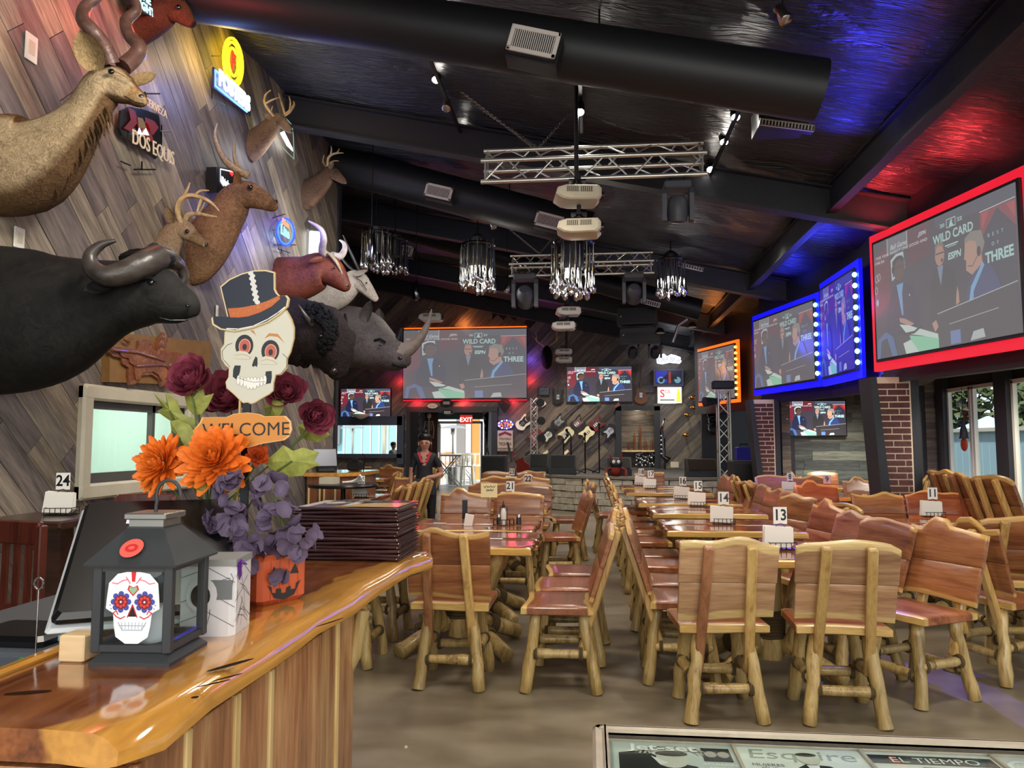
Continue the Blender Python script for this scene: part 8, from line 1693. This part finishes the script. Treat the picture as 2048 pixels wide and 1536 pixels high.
for i, (x, y, a) in enumerate(((-2.5, 8.75, 84), (-2.5, 9.2, 86), (-2.5, 9.65, 84), (-2.52, 10.1, 88), (-2.7, 10.85, 178), (-4.9, 12.9, 180), (-4.2, 13.0, 182), (-3.6, 12.6, 90), (-5.6, 14.9, 180), (-4.8, 15.0, 178), (-4.1, 15, 180), (-3.4, 14.6, 88), (-3.4, 15.2, 92))):
    chair(x, y, a, ['leaning-backed log chair beside the woman, nearest of four', 'leaning-backed log chair beside the woman, second of four', 'leaning-backed log chair beside the woman, third of four', 'leaning-backed log chair beside the woman, farthest of four', 'log chair at the end of the bright-edged table', 'dark log chair below the pass-through window, near row, left', 'dark log chair below the pass-through window, near row, right', 'dark log chair side-on in the near row toward the woman', 'dark log chair below the pass-through window, far row, left', 'dark log chair below the pass-through window, far row, middle', 'dark log chair below the pass-through window, far row, right', 'dark log chair side-on in the far row, nearer', 'dark log chair side-on in the far row, farther'][i], g5)
table(-3.0, 9.95 + .0, 'cedar slab log table under card twenty-six', 0, .55, .7) if False else None
table(-2.85, 9.5, 'bright-edged cedar slab log table beside the woman', 1, .32, 1.1); table(-4.5, 12.2, 'cedar slab log table under card twenty-eight', 0, 1.1, .8); table(-4.6, 14.2, 'cedar slab log table below the pass-through window', 1, 1.4, .8)
table(-1.25, 11.9, 'cedar slab log table farthest down the wall side', 0); setting(-2.85, 9.2, '26'); setting(-4.2, 12.1, '28', nap=False)

# wall table with card 24 and slat chairs near the frame's left edge
p = W(110, 1022, Z=.95)
t = thing('wall_table', 'dark high wall table under card twenty-four', 'table', (-3.45, W(120, 1020, X=-3.45).y, 0)); wy = W(120, 1020, X=-3.45).y
dw = wood('dark_walnut', [(34, 20, 14), (58, 34, 24), (76, 46, 32)], rough=.3)
MB().box((0, 0, .955), (.6, .8, .05), b=.012).build('tabletop', dw, t, 0); MB().box((0, 0, .49), (.12, .12, .9)).build('column', dw, t, 0); MB().box((0, 0, .03), (.5, .5, .05)).build('foot', dw, t, 0)
setting(-3.4, wy - .05, '24', z=.98, a=10)
rc = wood('mahogany_chair', [(52, 20, 14), (86, 36, 26), (108, 50, 36)], axis=2, rough=.3)
def slat(label, x, y, a):
    t = thing('slat_back_chair', label, 'chair', (x, y, 0), R(a), 'mahogany slat-back chairs by the plank wall')
    MB().box((0, 0, .5), (.44, .42, .045), b=.01).build('seat', M['blackgloss'], t, 0)
    for sx in (-.2, .2): MB().box((sx, -.2, .52), (.04, .045, 1.04), b=.006).build('back_post', rc, t, 0); MB().box((sx, .18, .24), (.04, .04, .48)).build('front_leg', rc, t, 0)
    MB().box((0, -.2, 1.0), (.4, .03, .12), b=.008).build('top_rail', rc, t, 0); MB().box((0, -.2, .62), (.38, .025, .05)).build('lower_rail', rc, t, 0)
    for k in range(4): MB().box((-.12 + k * .08, -.2, .8), (.035, .015, .32)).build('slat', rc, t, 0)
    for y_ in (-.2, .18): MB().box((0, y_, .22), (.38, .02, .03)).build('rung', rc, t, 0)
slat('mahogany slat-back chair at the left frame edge behind the till', -2.86, 3.75, -14); slat('mahogany slat-back chair below the framed wall window', -3.3, 5.25, 200)

# ---------------------------------------------------------------- people
def figure(name, label, loc, rz, joints, edges, radii, mats, pick, sub=2):
    me = bpy.data.meshes.new(name); me.from_pydata(joints, edges, []); o = bpy.data.objects.new(name, me); COL.objects.link(o)
    o.modifiers.new('Skin', 'SKIN'); o.modifiers.new('Sub', 'SUBSURF').levels = sub
    for i, (a, b) in enumerate(radii): me.skin_vertices[0].data[i].radius = (a, b)
    me.skin_vertices[0].data[0].use_root = True
    dg = bpy.context.evaluated_depsgraph_get(); dg.update(); m2 = bpy.data.meshes.new_from_object(o.evaluated_get(dg))
    o.modifiers.clear(); o.data = m2; bpy.data.meshes.remove(me)
    for m in mats: m2.materials.append(m)
    for p in m2.polygons: p.material_index = pick(p.center); p.use_smooth = True
    o.location = loc; o.rotation_euler = (0, 0, rz); return tag(o, label, 'person')
skin = mat('skin', (184, 132, 106), .5); cloth = mat('black_cloth', (24, 24, 30), .7, noise=.2, nscale=30); hairm = mat('black_hair', (18, 13, 13), .4)
# faces -Y; pelvis first
J = [(0, 0, .86), (0, .005, 1.0), (0, .0, 1.12), (0, .0, 1.24), (0, .01, 1.315), (0, .0, 1.37), (0, -.005, 1.43), (0, .0, 1.49),
     (-.13, .0, 1.25), (-.175, .01, 1.12), (-.195, .03, .98), (-.185, -.02, .84), (-.18, -.04, .76),
     (.13, .0, 1.25), (.2, .02, 1.13), (.24, .02, 1.0), (.15, -.12, .97), (.05, -.17, .96), (.01, -.19, .92),
     (-.09, 0, .78), (-.1, .0, .45), (-.1, .01, .07), (-.1, -.12, .03), (.09, 0, .78), (.1, 0, .45), (.1, .01, .07), (.1, -.12, .03)]
Ed = [(0, 1), (1, 2), (2, 3), (3, 4), (4, 5), (5, 6), (6, 7), (3, 8), (8, 9), (9, 10), (10, 11), (11, 12), (3, 13), (13, 14), (14, 15), (15, 16), (16, 17), (17, 18), (0, 19), (19, 20), (20, 21), (21, 22), (0, 23), (23, 24), (24, 25), (25, 26)]
Rd = [(.15, .12), (.115, .1), (.125, .11), (.115, .09), (.045, .045), (.055, .06), (.095, .115), (.08, .1), (.06, .06), (.048, .048), (.04, .04), (.03, .03), (.03, .018), (.06, .06), (.048, .048), (.04, .04), (.034, .034), (.028, .028), (.026, .016), (.09, .1), (.055, .06), (.04, .045), (.035, .03), (.09, .1), (.055, .06), (.04, .045), (.035, .03)]
def pick(c):
    if c.z > 1.36 or (c.z > 1.3 and abs(c.x) < .07): return 0
    if c.z > 1.13 and abs(c.x) < (c.z - 1.11) * .34 and c.y < -.03: return 0
    if abs(c.x) > .17 and c.z < 1.1 and c.y > -.4 and .7 < c.z: return 0
    if c.y < -.09 and c.z > .88 and c.x > -.02 and c.z < 1.01 and c.y < -.1: return 0
    return 1
wx = W(850, 890, Y=10.6).x
wm = figure('person', 'woman in a black red-collared work shirt standing with one forearm across', (wx, 10.6, 0), R(8), J, Ed, Rd, [skin, cloth], pick)
mb = MB()
for hand, base, d in ((0, (.005, -.195, .915), Vector((-.25, -.25, -.9))), (1, (-.18, -.05, .75), Vector((0, -.1, -1)))):
    for k in range(4):
        s_ = Vector(base) + Vector(((k - 1.5) * .018, 0, 0)); l = (.055, .065, .06, .045)[k]; mb.tube([s_, s_ + d * l * .5 + Vector((0, -.004, 0)), s_ + d * l], [.008, .0075, .005], 6)
    s_ = Vector(base) + Vector((.03, 0, .03)); mb.tube([s_, s_ + Vector((.018, -.01, -.03)), s_ + Vector((.01, -.012, -.055))], [.009, .008, .006], 6)
mb.build('fingers', skin, wm, 60)
mb = MB(); mb.rings([[(r_ * math.cos(a * .5236) * 1.0, .012 + r_ * 1.12 * math.sin(a * .5236) + o_, z) for a in range(12)] for r_, z, o_ in ((.06, 1.38, .06), (.08, 1.44, .05), (.088, 1.5, .034), (.09, 1.535, .016), (.066, 1.57, .012), (.02, 1.585, .012))]); mb.ell((0, .05, 1.6), (.04, .04, .03)); mb.tube([(.085, .0, 1.46), (.09, -.01, 1.38), (.085, .0, 1.3)], [.012, .018, .008], 6); mb.build('hair', hairm, wm, 60)
for s_ in (-1, 1):
    MB().ell((s_ * .035, -.098, 1.445), (.017, .01, .01)).build('eye', M['eye'], wm, 60); MB().tube([(s_ * .015, -.098, 1.462), (s_ * .034, -.1, 1.468), (s_ * .052, -.088, 1.462)], .0035, 5).build('eyebrow', hairm, wm, 60); MB().ell((s_ * .09, .0, 1.43), (.01, .02, .03)).build('ear', skin, wm, 60)
MB().tube([(0, -.098, 1.45), (0, -.112, 1.415), (0, -.1, 1.408)], [.006, .013, .008], 7).build('nose', skin, wm, 60); MB().ell((0, -.094, 1.378), (.025, .008, .008)).build('lips', mat('lips', (150, 70, 66), .4), wm, 60)
mb = MB()
for s_ in (-1, 1): mb.prism([(s_ * .02, 1.16), (s_ * .05, 1.17), (s_ * .1, 1.3), (s_ * .075, 1.325), (s_ * .05, 1.28)], 0, .012, frame((0, -.1, 0), (1, 0, 0), (0, 0, 1)))
mb.build('collar', mat('red_collar', (196, 40, 50), .6), wm, 0)
MB().prism([(-.16, .72), (.16, .72), (.15, .94), (-.15, .94)], 0, .012, frame((0, -.135, 0), (1, 0, 0), (0, 0, 1))).build('apron_pouch', M['black'], wm, 0)
px_ = W(787, 893, Y=24.5); o = figure('person', 'dark-haired person outside glimpsed at the pass-through window corner', (px_.x, 24.5, px_.z - 1.42), R(60), J, Ed, Rd, [skin, mat('grey_green_shirt', (96, 116, 110), .7)], pick)
mb = MB(); mb.rings([[(r_ * math.cos(a * .5236), .012 + r_ * 1.1 * math.sin(a * .5236), z) for a in range(12)] for r_, z in ((.08, 1.43), (.096, 1.48), (.09, 1.545), (.04, 1.58))]); mb.build('hair', hairm, o, 60)
# small crumbs on the floor
tag(MB().box((W(812, 1496, Z=0).x, W(812, 1496, Z=0).y, .004), (.012, .01, .008)).build('paper_scrap', M['paper'], None, 0), 'tiny white paper scrap on the floor by the counter', 'scrap')
